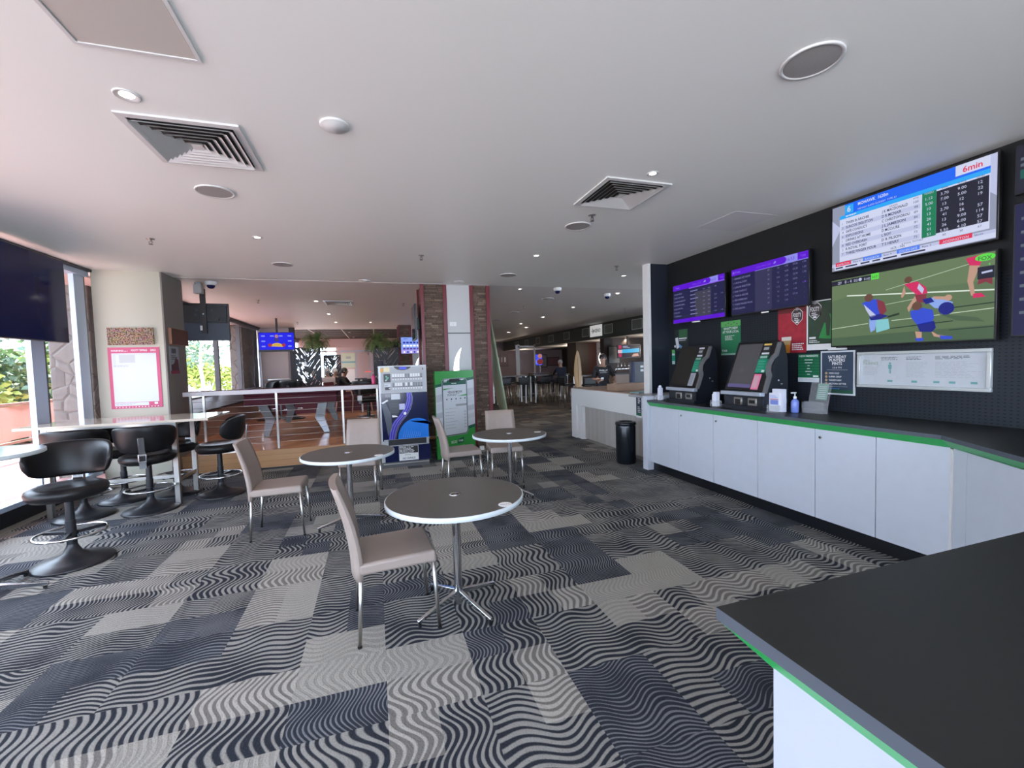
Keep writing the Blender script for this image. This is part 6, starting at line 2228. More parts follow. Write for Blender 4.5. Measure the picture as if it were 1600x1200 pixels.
GL = 'laser cut leaf screens'
lattice('black and white laser cut leaf screen under the left hanging fern', -2.17, -1.47, 13.56, 1.062, 2.18, ml1, GL)
lattice('smaller laser cut leaf screen further back, behind the seated people', -1.76, -1.17, 17.0, 0.95, 2.05, ml2, GL)
lattice('dark laser cut leaf screen under the right fern, beside the second pillar', -0.03, 0.72, 13.56, 1.062, 2.14, ml1, GL)
for x0, x1, lb in ((-2.17, -1.47, 'left'), (-1.70, -1.20, 'middle')):
    pass
b = B(m_blackm)
b.box(-1.78, -1.74, 16.98, 17.02, 0.301, 0.95).box(-1.20, -1.16, 16.98, 17.02, 0.301, 0.95).box(-1.78, -1.16, 16.98, 17.02, 0.90, 0.948)
tag(b.make('screen_stand', None), 'dark frame carrying the smaller laser cut leaf screen', 'stand')


def fern(label, x, y, z, s_, seed, n=46):
    t = thing('potted_fern', label, 'plant', (x, y, z), 0, 'ferns above the leaf screens')
    b = B(m_blackm)
    b.lathe([(0, 0), (0.11, 0), (0.14, 0.14), (0.13, 0.14), (0.12, 0.12), (0, 0.12)], 0, 0, 0, 24)
    b.make('pot', t)
    rn = random.Random(seed)
    g = [M('fern_green', (0.13, 0.22, 0.06), 0.6, var=0.3, vs=6), M('fern_olive', (0.17, 0.19, 0.07), 0.6, var=0.2)]
    b = B(*g)
    for i in range(n):
        a = rn.uniform(0, 2 * PI)
        el = rn.uniform(0.25, 1.45)
        L = s_ * rn.uniform(0.75, 1.1)
        p = Vector((0.04 * math.cos(a), 0.04 * math.sin(a), 0.13))
        v = Vector((math.cos(a) * math.cos(el), math.sin(a) * math.cos(el), math.sin(el)))
        side = Vector((-math.sin(a), math.cos(a), 0))
        N = 13
        mm = rn.randrange(2)
        prev = p
        for k in range(N):
            v = (v + Vector((0, 0, -0.155 - 0.02 * k * 0.5))).normalized()
            q = prev + v * (L / N)
            wv = 0.085 * s_ / 0.5 * math.sin(PI * (k + 1.2) / (N + 1.4)) + 0.006
            up = side.cross(v).normalized()
            for sg in (-1, 1):
                tip = prev + v * (L / N) * 0.9 + side * sg * wv - up * 0.008
                b.poly([prev, prev + v * (L / N) * 0.55, tip], mm)
            b.poly([prev - side * 0.002, prev + side * 0.002, q + side * 0.002, q - side * 0.002], mm)
            prev = q
    b.make('fronds', t)
    return t


fern('bushy green fern in a black pot on top of the left leaf screen', -1.60, 13.56, 2.182, 0.50, 3, 130)
fern('bushy green fern in a black pot at the left end of the dark leaf screen', 0.10, 13.56, 2.142, 0.55, 4, 140)
fern('smaller olive fern beside the second stone pillar', 0.60, 13.56, 2.142, 0.26, 9, 60)

t = screen('light blue menu screen with rows of small icons on the second stone pillar', 1.20, 15.42, 1.99, 0.62, 0.58, None, 'screen', 0.0, 0.03, 0)
f = Flat(m_black, y0=0.0)
f.rect(-0.305, 0.01, 0.305, 0.57, E_('menu_sky', (0.26, 0.38, 0.92)))
f.rect(-0.305, 0.01, 0.305, 0.14, E_('menu_lilac', (0.42, 0.36, 0.88)), 2)
f.text('KENO', -0.21, 0.50, 0.04, E_('menu_ink', (0.02, 0.04, 0.35)), 'L', 0.14, 3, True)
for i in range(5):
    for j in range(4):
        m_ = E_('menu_ink', (0.02, 0.04, 0.35)) if j in (3,) else (E_('menu_red', (0.45, 0.01, 0.12)) if j == 2 else E_('menu_indigo', (0.10, 0.04, 0.35)))
        if j == 0:
            f.disc(-0.20 + i * 0.115, 0.06, 0.032, E_('menu_ink') if i % 2 else E_('menu_red'), 3)
        else:
            f.rect(-0.24 + i * 0.115, 0.04 + j * 0.105, -0.155 + i * 0.115, 0.10 + j * 0.105, m_, 3)
f.make('display', t)

# far shop front on the left
t = thing('shop_front', 'glazed shop front with a pale sign at the far end of the platform', 'shop front', (-0.9, 26.0, 0.30))
b = B(m_alu)
for xx in (-0.95, -0.10, 0.72, 1.5):
    b.box(xx - 0.03, xx + 0.03, -0.03, 0.03, 0, 2.2)
b.box(-0.95, 1.5, -0.03, 0.03, 2.17, 2.25)
b.make('frame', t)
b = B(M('shop_sign', (0.55, 0.62, 0.50), 0.6))
b.box(-0.86, -0.13, -0.05, -0.02, 1.28, 2.1)
b.box(-0.86, -0.13, -0.052, -0.05, 1.55, 1.64, M('shop_sign_blue', (0.20, 0.42, 0.50), 0.5))
b.box(-0.62, -0.36, -0.054, -0.05, 1.78, 1.92, M('shop_sign_grey', (0.35, 0.42, 0.42), 0.5))
b.make('sign', t)
B(M('shop_low_wall', (0.035, 0.03, 0.035), 0.5)).box(-0.06, 1.5, 0.1, 0.2, 0, 0.62).make('low_wall', t)
b = B(m_wht)
b.box(-0.80, -0.18, -0.02, 0.0, 0.1, 1.2)
b.make('door_leaf', t)
B(m_screen).box(1.05, 1.38, -0.05, -0.03, 1.25, 1.62).make('small_screen', t)
B(E_('neon_coral', (0.9, 0.12, 0.10))).box(0.35, 0.80, 0.3, 0.32, 1.0, 1.06).make('neon_sign', t)
b = B(M('pink_bulkhead', (0.62, 0.45, 0.45), 0.6))
struct(b.box(-3.6, 1.9, 24.0, 24.15, 2.62, CZ + 0.1).make('trim_10'))

# ================================================================ PEOPLE
def skin_person(name, label, loc, rotz, joints, bones, radii, region, mats, hair=None, group=None, root='pelvis'):
    """one continuous skinned body; region(joint) picks the material by nearest joint"""
    idx = {k: i for i, k in enumerate(joints)}
    me = bpy.data.meshes.new(name)
    me.from_pydata([joints[k] for k in joints], [(idx[a], idx[c]) for a, c in bones], [])
    ob = bpy.data.objects.new(name, me)
    COL.objects.link(ob)
    sk = ob.modifiers.new('skin', 'SKIN')
    if not me.skin_vertices:
        me.skin_vertices.new()
    data = me.skin_vertices[0].data
    for k, i in idx.items():
        r = radii[k]
        data[i].radius = (r, r) if not isinstance(r, tuple) else r
        data[i].use_root = (k == root)
    ss = ob.modifiers.new('sub', 'SUBSURF')
    ss.levels = 2
    ss.render_levels = 2
    dg = bpy.context.evaluated_depsgraph_get()
    dg.update()
    nm = bpy.data.meshes.new_from_object(ob.evaluated_get(dg))
    bpy.data.objects.remove(ob)
    nm.name = name
    nm.materials.clear()
    for m in mats:
        nm.materials.append(m)
    segs = [(Vector(joints[a]), Vector(joints[c]), region.get((a, c), region.get(c, 0))) for a, c in bones]
    for p in nm.polygons:
        p.use_smooth = True
        c = p.center
        best, bi = 1e9, 0
        for a, d, mi in segs:
            e = d - a
            t_ = max(0, min(1, (c - a).dot(e) / max(1e-9, e.dot(e))))
            q = (a + e * t_ - c).length
            if q < best:
                best, bi = q, mi
        p.material_index = bi
    o = bpy.data.objects.new(name, nm)
    COL.objects.link(o)
    o.location = loc
    o.rotation_euler.z = rotz
    tag(o, label, 'person', group)
    return o


def face_and_hair(o, head, skin, hairm, glasses=False, hlen=0.0, back=False):
    """head centre in the body's frame, facing -y"""
    hx, hy, hz = head
    b = B(skin)
    b.lathe([(0, hz - 0.03), (0.012, hz - 0.025), (0.010, hz + 0.0), (0.004, hz + 0.02), (0, hz + 0.022)], hx, hy - 0.098, 0, 10)
    b.make('nose', o)
    for s_ in (-1, 1):
        B(m_wht, m_black).ball((hx + s_ * 0.032, hy - 0.082, hz + 0.018), 0.012, 0, 6).ball((hx + s_ * 0.032, hy - 0.091, hz + 0.018), 0.006, 1, 5).make('eye', o)
        B(skin).ball((hx + s_ * 0.080, hy + 0.0, hz + 0.0), 0.026, 0, 6, 0.4, 0.7, 1.1).make('ear', o)
    B(M('lips', (0.30, 0.10, 0.09), 0.5)).ball((hx, hy - 0.088, hz - 0.052), 0.02, 0, 6, 1.0, 0.4, 0.25).make('mouth', o)
    b = B(hairm)
    prof = []
    for i in range(10):
        a = i / 9 * R(108)
        prof.append((0.092 * math.sin(a), hz + 0.030 + 0.098 * math.cos(a)))
    b.lathe(prof[::-1], hx, hy + 0.016, 0, 24, True, 0.95, 1.08)
    if hlen:
        b.lathe([(0.094, hz + 0.02), (0.09, hz - 0.05), (0.08, hz - hlen)], hx, hy + 0.03, 0, 24, True, 0.95, 0.9)
    b.make('hair', o)
    if glasses:
        b = B(m_black)
        for s_ in (-1, 1):
            b.ring(0, 0, 0, 0.02, 0.003, 0, 16, 5) if False else b.tube([(hx + s_ * 0.033 + 0.024 * math.cos(R(a)), hy - 0.098, hz + 0.018 + 0.018 * math.sin(R(a))) for a in range(0, 360, 24)], 0.0035, 0, 5, closed=True)
            b.tube([(hx + s_ * 0.057, hy - 0.097, hz + 0.02), (hx + s_ * 0.082, hy - 0.01, hz + 0.02)], 0.003, 0, 5)
        b.tube([(hx - 0.01, hy - 0.099, hz + 0.02), (hx + 0.01, hy - 0.099, hz + 0.02)], 0.003, 0, 5)
        b.make('glasses', o)


m_skin = M('skin', (0.42, 0.24, 0.17), 0.5)
m_hair_d = M('hair_dark', (0.02, 0.014, 0.011), 0.6)
m_hair_g = M('hair_grey', (0.35, 0.33, 0.32), 0.7)
m_hair_w = M('hair_white', (0.62, 0.58, 0.56), 0.7)


def hand_joints(J, Bn, Rd, Rg, pre, wrist, d, side, up, curl=0.5, mat=1):
    """palm and five separate fingers; d = direction of the hand, side = towards the thumb, up = back of the hand"""
    d, side, up = Vector(d).normalized(), Vector(side).normalized(), Vector(up).normalized()
    w = Vector(J[wrist])
    J[pre + 'palm'] = tuple(w + d * 0.055)
    Bn.append((wrist, pre + 'palm'))
    Rd[pre + 'palm'] = (0.036, 0.017)
    Rg[pre + 'palm'] = mat
    for i, (o_, L) in enumerate(((0.030, 0.070), (0.010, 0.080), (-0.010, 0.074), (-0.030, 0.058))):
        a = w + d * 0.092 + side * o_
        c = a + (d * math.cos(curl) - up * math.sin(curl)) * L * 0.5
        e = c + (d * math.cos(curl * 2.2) - up * math.sin(curl * 2.2)) * L * 0.5
        for n_, p_ in (('a', a), ('b', c), ('c', e)):
            k = '%sf%d%s' % (pre, i, n_)
            J[k] = tuple(p_)
            Rd[k] = 0.0088 if n_ != 'c' else 0.0075
            Rg[k] = mat
        Bn += [(pre + 'palm', '%sf%da' % (pre, i)), ('%sf%da' % (pre, i), '%sf%db' % (pre, i)), ('%sf%db' % (pre, i), '%sf%dc' % (pre, i))]
    a = w + d * 0.03 + side * 0.04
    c = a + (d * 0.7 + side * 0.6 - up * 0.2).normalized() * 0.04
    J[pre + 'ta'], J[pre + 'tb'] = tuple(a), tuple(c)
    Rd[pre + 'ta'], Rd[pre + 'tb'] = 0.011, 0.0095
    Rg[pre + 'ta'] = Rg[pre + 'tb'] = mat
    Bn += [(pre + 'palm', pre + 'ta'), (pre + 'ta', pre + 'tb')]


# the man standing behind the reception counter
J = {'pelvis': (0, 0, 0.95), 'belly': (0, 0.0, 1.10), 'chest': (0, -0.01, 1.28), 'neckb': (0, 0.0, 1.40), 'neck': (0, -0.01, 1.46), 'chin': (0, -0.025, 1.52), 'head': (0, -0.01, 1.60), 'crown': (0, 0.0, 1.67),
     'shl': (0.17, 0, 1.37), 'ell': (0.27, -0.06, 1.13), 'wrl': (0.24, -0.28, 1.05), 'shr': (-0.17, 0, 1.37), 'elr': (-0.25, -0.04, 1.10), 'wrr': (-0.12, -0.24, 1.10),
     'hipl': (0.09, 0, 0.90), 'knl': (0.11, -0.02, 0.50), 'anl': (0.11, 0.02, 0.09), 'tol': (0.12, -0.15, 0.03), 'hipr': (-0.09, 0, 0.90), 'knr': (-0.11, -0.02, 0.50), 'anr': (-0.11, 0.02, 0.09), 'tor': (-0.12, -0.15, 0.03)}
Bn = [('pelvis', 'belly'), ('belly', 'chest'), ('chest', 'neckb'), ('neckb', 'neck'), ('neck', 'chin'), ('chin', 'head'), ('head', 'crown'), ('chest', 'shl'), ('shl', 'ell'), ('ell', 'wrl'), ('chest', 'shr'), ('shr', 'elr'), ('elr', 'wrr'),
      ('pelvis', 'hipl'), ('hipl', 'knl'), ('knl', 'anl'), ('anl', 'tol'), ('pelvis', 'hipr'), ('hipr', 'knr'), ('knr', 'anr'), ('anr', 'tor')]
Rd = {'pelvis': (0.15, 0.11), 'belly': (0.15, 0.115), 'chest': (0.155, 0.12), 'neckb': (0.08, 0.07), 'neck': 0.058, 'chin': (0.062, 0.07), 'head': (0.080, 0.096), 'crown': (0.06, 0.07),
      'shl': 0.072, 'shr': 0.072, 'ell': 0.046, 'elr': 0.046, 'wrl': (0.032, 0.026), 'wrr': (0.032, 0.026), 'hipl': 0.10, 'hipr': 0.10, 'knl': 0.064, 'knr': 0.064, 'anl': 0.045, 'anr': 0.045, 'tol': 0.04, 'tor': 0.04}
Rg = {'belly': 0, 'chest': 0, 'neckb': 0, 'neck': 1, 'chin': 1, 'head': 1, 'crown': 1, 'shl': 0, 'shr': 0, 'ell': 0, 'elr': 0, 'wrl': 1, 'wrr': 1, 'hipl': 2, 'hipr': 2, 'knl': 2, 'knr': 2, 'anl': 2, 'anr': 2, 'tol': 3, 'tor': 3}
J0, B0, R0, G0 = dict(J), list(Bn), dict(Rd), dict(Rg)
hand_joints(J, Bn, Rd, Rg, 'l', 'wrl', (-0.1, -1, -0.1), (-1, 0, 0), (0, 0, 1), 0.3)
hand_joints(J, Bn, Rd, Rg, 'r', 'wrr', (0.4, -0.9, 0.2), (0.7, 0.4, 0.3), (-0.2, 0.1, 0.9), 0.7)
m_tee = M('black_tshirt', (0.012, 0.012, 0.015), 0.8)
po = skin_person('person', 'man in glasses and a black T-shirt with white lettering, standing behind the reception counter', (5.36, 9.5, 0.0), R(-22), J, Bn, Rd, Rg, [m_tee, m_skin, M('dark_jeans', (0.02, 0.025, 0.04), 0.8), m_black])
face_and_hair(po, (0, -0.012, 1.60), m_skin, m_hair_d, True)
f = Flat(m_wht, y0=-0.132)
f.text('PHILLY', 0, 1.29, 0.042, m_wht, 'C', 0.20, 1, True)
f.lines(-0.09, 1.26, 0.18, 0.008, 1, 0.02, m_offw, 2)
f.make('shirt_lettering', po)
B(m_offw).box(-0.09, -0.03, -0.35, -0.34, 1.11, 1.15).make('held_slip', None, (5.36, 9.5, 0.0), R(-22))
tag(bpy.data.objects['held_slip'], 'small white slip held by the man behind the reception counter', 'paper')

# seated figures at the back of the platform
SJ = {'pelvis': (0, 0.05, 0.50), 'belly': (0, 0.06, 0.66), 'chest': (0, 0.02, 0.84), 'neckb': (0, -0.01, 0.97), 'neck': (0, -0.03, 1.03), 'chin': (0, -0.06, 1.08), 'head': (0, -0.05, 1.15), 'crown': (0, -0.04, 1.21),
      'shl': (0.17, 0.0, 0.94), 'ell': (0.24, -0.14, 0.74), 'wrl': (0.15, -0.36, 0.78), 'shr': (-0.17, 0.0, 0.94), 'elr': (-0.24, -0.14, 0.74), 'wrr': (-0.15, -0.36, 0.78),
      'hipl': (0.09, 0.0, 0.50), 'knl': (0.12, -0.42, 0.50), 'anl': (0.12, -0.40, 0.09), 'tol': (0.12, -0.55, 0.03), 'hipr': (-0.09, 0.0, 0.50), 'knr': (-0.12, -0.42, 0.50), 'anr': (-0.12, -0.40, 0.09), 'tor': (-0.12, -0.55, 0.03)}
for i, (x, y, rz, top, hm, lb) in enumerate(((-1.86, 15.4, R(-70), (0.50, 0.32, 0.36), m_hair_g, 'seated person in a pink top at the left of the group behind the pool table'),
                                             (-1.40, 14.55, R(-150), (0.48, 0.38, 0.37), m_hair_g, 'seated grey-haired person in a pale pink shirt with their back to the camera'),
                                             (-1.32, 15.95, R(20), (0.03, 0.03, 0.035), m_hair_w, 'seated white-haired person in dark clothes behind the pool table'),
                                             (-0.98, 14.95, R(80), (0.015, 0.012, 0.014), m_hair_d, 'seated dark-haired person in black leaning over the table'))):
    J, Bn, Rd, Rg = dict(SJ), list(B0), dict(R0), dict(G0)
    hand_joints(J, Bn, Rd, Rg, 'l', 'wrl', (-0.3, -1, 0), (-1, 0.2, 0), (0, 0, 1), 0.4)
    hand_joints(J, Bn, Rd, Rg, 'r', 'wrr', (0.3, -1, 0), (1, 0.2, 0), (0, 0, 1), 0.4)
    for k in ('ell', 'elr', 'wrl', 'wrr'):
        Rg[k] = 0
    p_ = skin_person('person', lb, (x, y, 0.301), rz, J, Bn, Rd, Rg, [M('seated_top_%d' % i, top, 0.8), m_skin, M('dark_jeans'), m_black], None, 'people seated on the platform')
    face_and_hair(p_, (0, -0.052, 1.15), m_skin, hm, False, 0.05)
    sx_, sy_ = math.sin(rz), math.cos(rz)
    c_ = thing('tub_chair', ('dark padded chair under the person in the pink top', 'dark padded chair under the grey-haired person in pale pink', 'dark padded chair under the white-haired person', 'dark padded chair under the dark-haired person in black')[i], 'chair', (x, y, 0.301), rz, 'chairs of the seated people')
    B(m_leather).box(-0.24, 0.24, -0.26, 0.20, 0.34, 0.385, 0, 0.015).make('seat', c_)
    B(m_leather).box(-0.22, 0.22, 0.21, 0.26, 0.34, 0.72, 0, 0.02).make('backrest', c_)
    for a in (-0.2, 0.2):
        for q in (-0.22, 0.2):
            B(m_steel).cyl(a, q, 0, 0.34, 0.012, n=8).make('leg', c_)
t = thing('meeting_table', 'low dark table in the middle of the seated people', 'table', (-0.05, 15.0, 0.301))
B(M('dark_green_top', (0.04, 0.07, 0.05), 0.4)).cyl(0, 0, 0.71, 0.74, 0.42, n=40).make('tabletop', t)
B(m_steel).cyl(0, 0, 0.03, 0.71, 0.03).make('pole', t)
B(m_steel).cyl(0, 0, 0, 0.03, 0.22).make('base', t)

# stacked bentwood chairs behind the pool table
def bentwood(label, x, y, z, rz, group):
    t = thing('bentwood_chair', label, 'chair', (x, y, z), rz, group)
    mwd = M('pale_bentwood', (0.55, 0.40, 0.30), 0.4)
    for s_ in (-1, 1):
        b = B(mwd)
        b.tube([(s_ * 0.24, 0.28, 0.0), (s_ * 0.25, 0.22, 0.40), (s_ * 0.26, 0.05, 0.60), (s_ * 0.26, -0.22, 0.62), (s_ * 0.25, -0.28, 0.45), (s_ * 0.24, -0.24, 0.0)], 0.018, 0, 8)
        b.make('arm_frame', t)
    B(M('dark_red_seat', (0.14, 0.015, 0.02), 0.6)).box(-0.23, 0.23, -0.24, 0.24, 0.40, 0.46, 0, 0.02).make('seat', t)
    b = B(M('dark_red_seat'))
    b.hexa([(-0.22, 0.20, 0.46), (0.22, 0.20, 0.46), (0.22, 0.25, 0.46), (-0.22, 0.25, 0.46), (-0.21, 0.28, 0.88), (0.21, 0.28, 0.88), (0.21, 0.33, 0.88), (-0.21, 0.33, 0.88)], 0, 0.01)
    b.make('backrest', t)
    return t


bentwood('bentwood armchair with dark red seat behind the pool table, left one', -0.98, 12.75, 0.302, R(60), 'bentwood armchairs behind the pool table')
bentwood('bentwood armchair with dark red seat behind the pool table, right one', 0.22, 12.85, 0.302, R(-50), 'bentwood armchairs behind the pool table')
t = thing('leaf_table', 'small dark table in the space between the bentwood armchairs', 'table', (-0.38, 12.85, 0.302))
B(m_black).box(-0.16, 0.16, -0.2, 0.2, 0.93, 0.96).make('tabletop', t)
B(m_steel).cyl(0, 0, 0.0, 0.93, 0.03).make('pole', t)
# tall stools and round table by the blind
dup(s0, (-2.62, 12.3, 0.301), R(-60), 'black swivel stool on the platform under the blue television, left one', 'swivel stools on the platform')
dup(s0, (-2.02, 12.2, 0.301), R(170), 'black swivel stool under the blue television, right one, back to the camera', 'swivel stools on the platform')
t = thing('pedestal_table', 'small round white pedestal table set amid the two stools under the blue television', 'table', (-2.42, 12.75, 0.301))
B(m_wht).cyl(0, 0, 1.0, 1.025, 0.26, n=40).make('tabletop', t)
B(m_darksteel).cyl(0, 0, 0.02, 1.0, 0.025).make('pole', t)
B(m_darksteel).cyl(0, 0, 0, 0.02, 0.22, n=32).make('base', t)
t = thing('drink_bottle', 'bright pink bottle standing on the drink rail beside the ticket machine', 'bottle', (-0.03, 7.79, 1.266))
B(M('pink_plastic', (0.75, 0.06, 0.20), 0.3)).lathe([(0, 0), (0.030, 0), (0.032, 0.01), (0.032, 0.12), (0.015, 0.15), (0, 0.15)], 0, 0, 0, 20).make('bottle', t)
B(M('pink_cap', (0.60, 0.04, 0.16), 0.4)).cyl(0, 0, 0.15, 0.172, 0.016, n=14).make('cap', t)

# ================================================================ FAR BAR
def bar_stool(label, x, y, rz, group):
    t = thing('bar_stool', label, 'stool', (x, y, 0), rz, group)
    B(m_leather).box(-0.20, 0.20, -0.20, 0.20, 0.74, 0.80, 0, 0.02).make('seat', t)
    B(m_leather).box(-0.20, 0.20, 0.16, 0.20, 0.80, 1.02, 0, 0.015).make('backrest', t)
    for a in (-1, 1):
        for c in (-1, 1):
            B(m_steel).tube([(a * 0.17, c * 0.17, 0.74), (a * 0.21, c * 0.21, 0.0)], 0.012, 0, 8).make('leg', t)
    b = B(m_steel)
    q = 0.19
    b.tube([(-q, -q, 0.28), (q, -q, 0.28), (q, q, 0.28), (-q, q, 0.28)], 0.009, 0, 6, closed=True)
    b.make('footrest', t)
    return t


def high_table(label, x, y, w, group):
    t = thing('high_table', label, 'table', (x, y, 0), 0, group)
    B(M('dark_table_top', (0.05, 0.035, 0.03), 0.3)).box(-w / 2, w / 2, -0.35, 0.35, 1.03, 1.08, 0, 0.005).make('tabletop', t)
    for a in (-1, 1):
        for c in (-1, 1):
            B(m_steel).box(a * (w / 2 - 0.08) - 0.025, a * (w / 2 - 0.08) + 0.025, c * 0.28 - 0.025, c * 0.28 + 0.025, 0, 1.03).make('leg', t)
    return t


GT = 'high tables in the dark bar area'
high_table('high table in the dark bar area, nearest the green surfboard', 4.95, 16.0, 1.3, GT)
high_table('high table in the dark bar area, middle of the row', 6.55, 15.9, 1.5, GT)
high_table('high table in the dark bar area, nearest the tan surfboard', 6.95, 13.4, 0.9, GT)
bs0 = None
for i, (x, y, rz) in enumerate(((4.55, 15.3, 180), (5.25, 15.3, 175), (6.05, 15.2, 185), (6.75, 15.2, 180), (4.6, 16.7, 0), (5.3, 16.7, 5), (6.2, 16.6, 0), (6.9, 16.6, -5), (6.62, 12.70, 170), (6.2, 13.4, 90))):
    if bs0 is None:
        bs0 = bar_stool('dark high-backed bar stool around the tables of the dim bar area', x, y, R(rz), 'dark bar stools in the bar area')
    else:
        dup(bs0, (x, y, 0), R(rz))
J, Bn, Rd, Rg = dict(SJ), list(B0), dict(R0), dict(G0)
hand_joints(J, Bn, Rd, Rg, 'l', 'wrl', (-0.3, -1, 0), (-1, 0.2, 0), (0, 0, 1), 0.4)
hand_joints(J, Bn, Rd, Rg, 'r', 'wrr', (0.3, -1, 0), (1, 0.2, 0), (0, 0, 1), 0.4)
for k in ('ell', 'elr', 'wrl', 'wrr'):
    Rg[k] = 0
p_ = skin_person('person', 'person in a dark coat sitting on a bar stool with their back to the camera', (6.75, 15.15, 0.36), R(180), J, Bn, Rd, Rg, [M('dark_coat', (0.012, 0.014, 0.03), 0.8), m_skin, M('dark_jeans'), m_black])
face_and_hair(p_, (0, -0.052, 1.15), m_skin, m_hair_g, False, 0.0)
t = thing('glass_partition', 'white framed glass partition in the dim bar area', 'partition', (6.6, 18.6, 0))
mfr = M('partition_frame', (0.40, 0.39, 0.38), 0.4)
for xx, w in ((-0.42, 0.09), (0.40, 0.03)):
    B(mfr).box(xx - w, xx + w, -0.03, 0.03, 0.0, 2.38).make('post', t)
B(mfr).box(-0.42, 0.42, -0.03, 0.03, 2.25, 2.33).make('rail', t)
B(m_blackm).box(-0.33, 0.37, -0.02, 0.02, 0.0, 1.0).make('lower_panel', t)
B(m_glass).poly([(-0.33, 0, 1.0), (0.37, 0, 1.0), (0.37, 0, 2.25), (-0.33, 0, 2.25)]).make('pane', t)
t = thing('balloon_lamp', 'small red and peach lamp beside the glass partition', 'lamp', (7.1, 18.2, 1.09))
B(E_('lamp_peach', (0.45, 0.18, 0.12))).ball((0, 0, 0.75), 0.10, 0, 8).make('upper_globe', t)
B(E_('lamp_red', (0.18, 0.025, 0.03))).ball((0, 0, 0.50), 0.13, 0, 8).make('lower_globe', t)
B(m_steel).cyl(0, 0, 0, 0.4, 0.012).make('stem', t)
high_table('high table behind the glass partition holding the small red lamp', 7.1, 18.2, 0.9, GT)
for x, w, z0, h, lb, c in ((8.15, 0.9, 1.35, 0.75, 'poster with three pale figures on the far mauve wall', (0.10, 0.05, 0.07)), (11.9, 0.9, 1.3, 0.6, 'framed print on the far mauve wall right of the small blue television', (0.12, 0.05, 0.06)),
                            (11.2, 0.45, 1.2, 0.9, 'narrow pale print on the far mauve wall', (0.20, 0.17, 0.18))):
    f = Flat(m_blackm)
    f.box(-w / 2, w / 2, 0, 0.04, 0, h, m_blackm)
    f.rect(-w / 2 + 0.05, 0.05, w / 2 - 0.05, h - 0.05, M('print_%d' % int(x * 10), c, 0.5, var=0.5, vs=5))
    if x < 9:
        for i in range(3):
            f.rect(-0.25 + i * 0.22, 0.30, -0.17 + i * 0.22, 0.62, m_wht if i == 2 else m_grey, 2)
    tag(f.make('framed_print', None, (x, 27.95, z0)), lb, 'picture')
t = screen('small upright blue television far away on the mauve wall', 10.75, 27.9, 1.35, 0.62, 0.78, None, 'television', 0.0, 0.05, 0)
f = Flat(m_black, y0=0.0)
f.rect(-0.30, 0.02, 0.30, 0.76, E_('far_tv_blue', (0.05, 0.08, 0.85)))
for i in range(3):
    f.rect(-0.2 + i * 0.16, 0.1, -0.12 + i * 0.16, 0.35 + 0.1 * (i % 2), E_('tv_logo_pale'), 2)
f.make('display', t)
# bar back: dark red pillar, counter with taps, screens, cash machine
t = thing('dark_pillar', 'dark red-brown pillar with a grey panel and glowing crescent in the bar', 'pillar', (8.55, 17.5, 0))
b = B(M('pillar_dark_red', (0.065, 0.020, 0.018), 0.5), M('pillar_brown', (0.05, 0.032, 0.028), 0.5))
b.box(0.0, 0.62, 0.0, 0.9, 0, 2.388, 1).box(0.62, 1.04, 0.0, 0.9, 0, 2.388, 0).box(1.04, 1.42, 0.01, 0.9, 0, 2.388, 0).box(1.42, 1.8, 0.0, 0.9, 0, 2.388, 1)
b.make('column', t)
b = B(M('pillar_grey_panel', (0.30, 0.29, 0.33), 0.4))
b.box(1.03, 1.43, -0.01, 0.01, 0.0, 2.385)
b.make('panel', t)
f = Flat(M('crescent_light'), y0=-0.01)
for i in range(14):
    a0, a1 = R(125) + i / 14 * R(130), R(125) + (i + 1) / 14 * R(130)
    w0, w1 = 0.16 * math.sin(i / 14 * PI) ** 0.8, 0.16 * math.sin((i + 1) / 14 * PI) ** 0.8
    f.pg([(1.50 + 0.38 * math.cos(a0), 1.66 + 0.42 * math.sin(a0)), (1.50 + 0.38 * math.cos(a0) + w0, 1.66 + 0.42 * math.sin(a0)), (1.50 + 0.38 * math.cos(a1) + w1, 1.66 + 0.42 * math.sin(a1)), (1.50 + 0.38 * math.cos(a1), 1.66 + 0.42 * math.sin(a1))], 0)
f.text('1962', 1.23, 2.05, 0.09, m_txt, 'C', 0.30)
f.make('crescent_light', t)
t = thing('bar_counter', 'tan fronted bar counter with a dark top, holding the beer taps', 'counter', (7.75, 12.2, 0))
B(M('bar_front_tan', (0.22, 0.15, 0.11), 0.5)).box(-0.5, 1.2, 0.0, 0.6, 0.0, 1.09).make('front', t)
B(m_ctop).box(-0.55, 1.25, -0.05, 0.65, 1.09, 1.13).make('top', t)
t = thing('beer_taps', 'row of chrome beer taps on the tan bar counter', 'beer tap', (7.72, 12.4, 1.131))
B(m_chrome).tube([(-0.26, 0, 0), (-0.26, 0, 0.13), (0.26, 0, 0.13), (0.26, 0, 0)], 0.022, 0, 10).make('font', t)
for i in range(4):
    B(m_chrome).tube([(-0.2 + i * 0.13, -0.02, 0.13), (-0.2 + i * 0.13, -0.06, 0.20), (-0.2 + i * 0.13, -0.05, 0.32)], 0.013, 0, 8).make('tap', t)
t = thing('cash_machine', 'tall dark blue machine with white stickers beside the white post', 'machine', (6.02, 8.75, 0), R(-20))
b = B(M('machine_navy', (0.016, 0.022, 0.035), 0.3))
b.box(-0.24, 0.30, 0.0, 0.45, 0, 1.52, 0, 0.02)
b.lathe([(0.07, 0.0), (0.07, 1.50), (0, 1.51)], -0.26, 0.05, M('machine_grey_blue', (0.06, 0.07, 0.11), 0.3), 20)
b.make('body', t)
for a, c in ((-0.08, 1.36), (-0.08, 1.27), (0.10, 1.15)):
    B(m_offw).box(a, a + (0.07 if a < 0 else 0.03), -0.006, 0.0, c, c + 0.05).make('sticker', t)
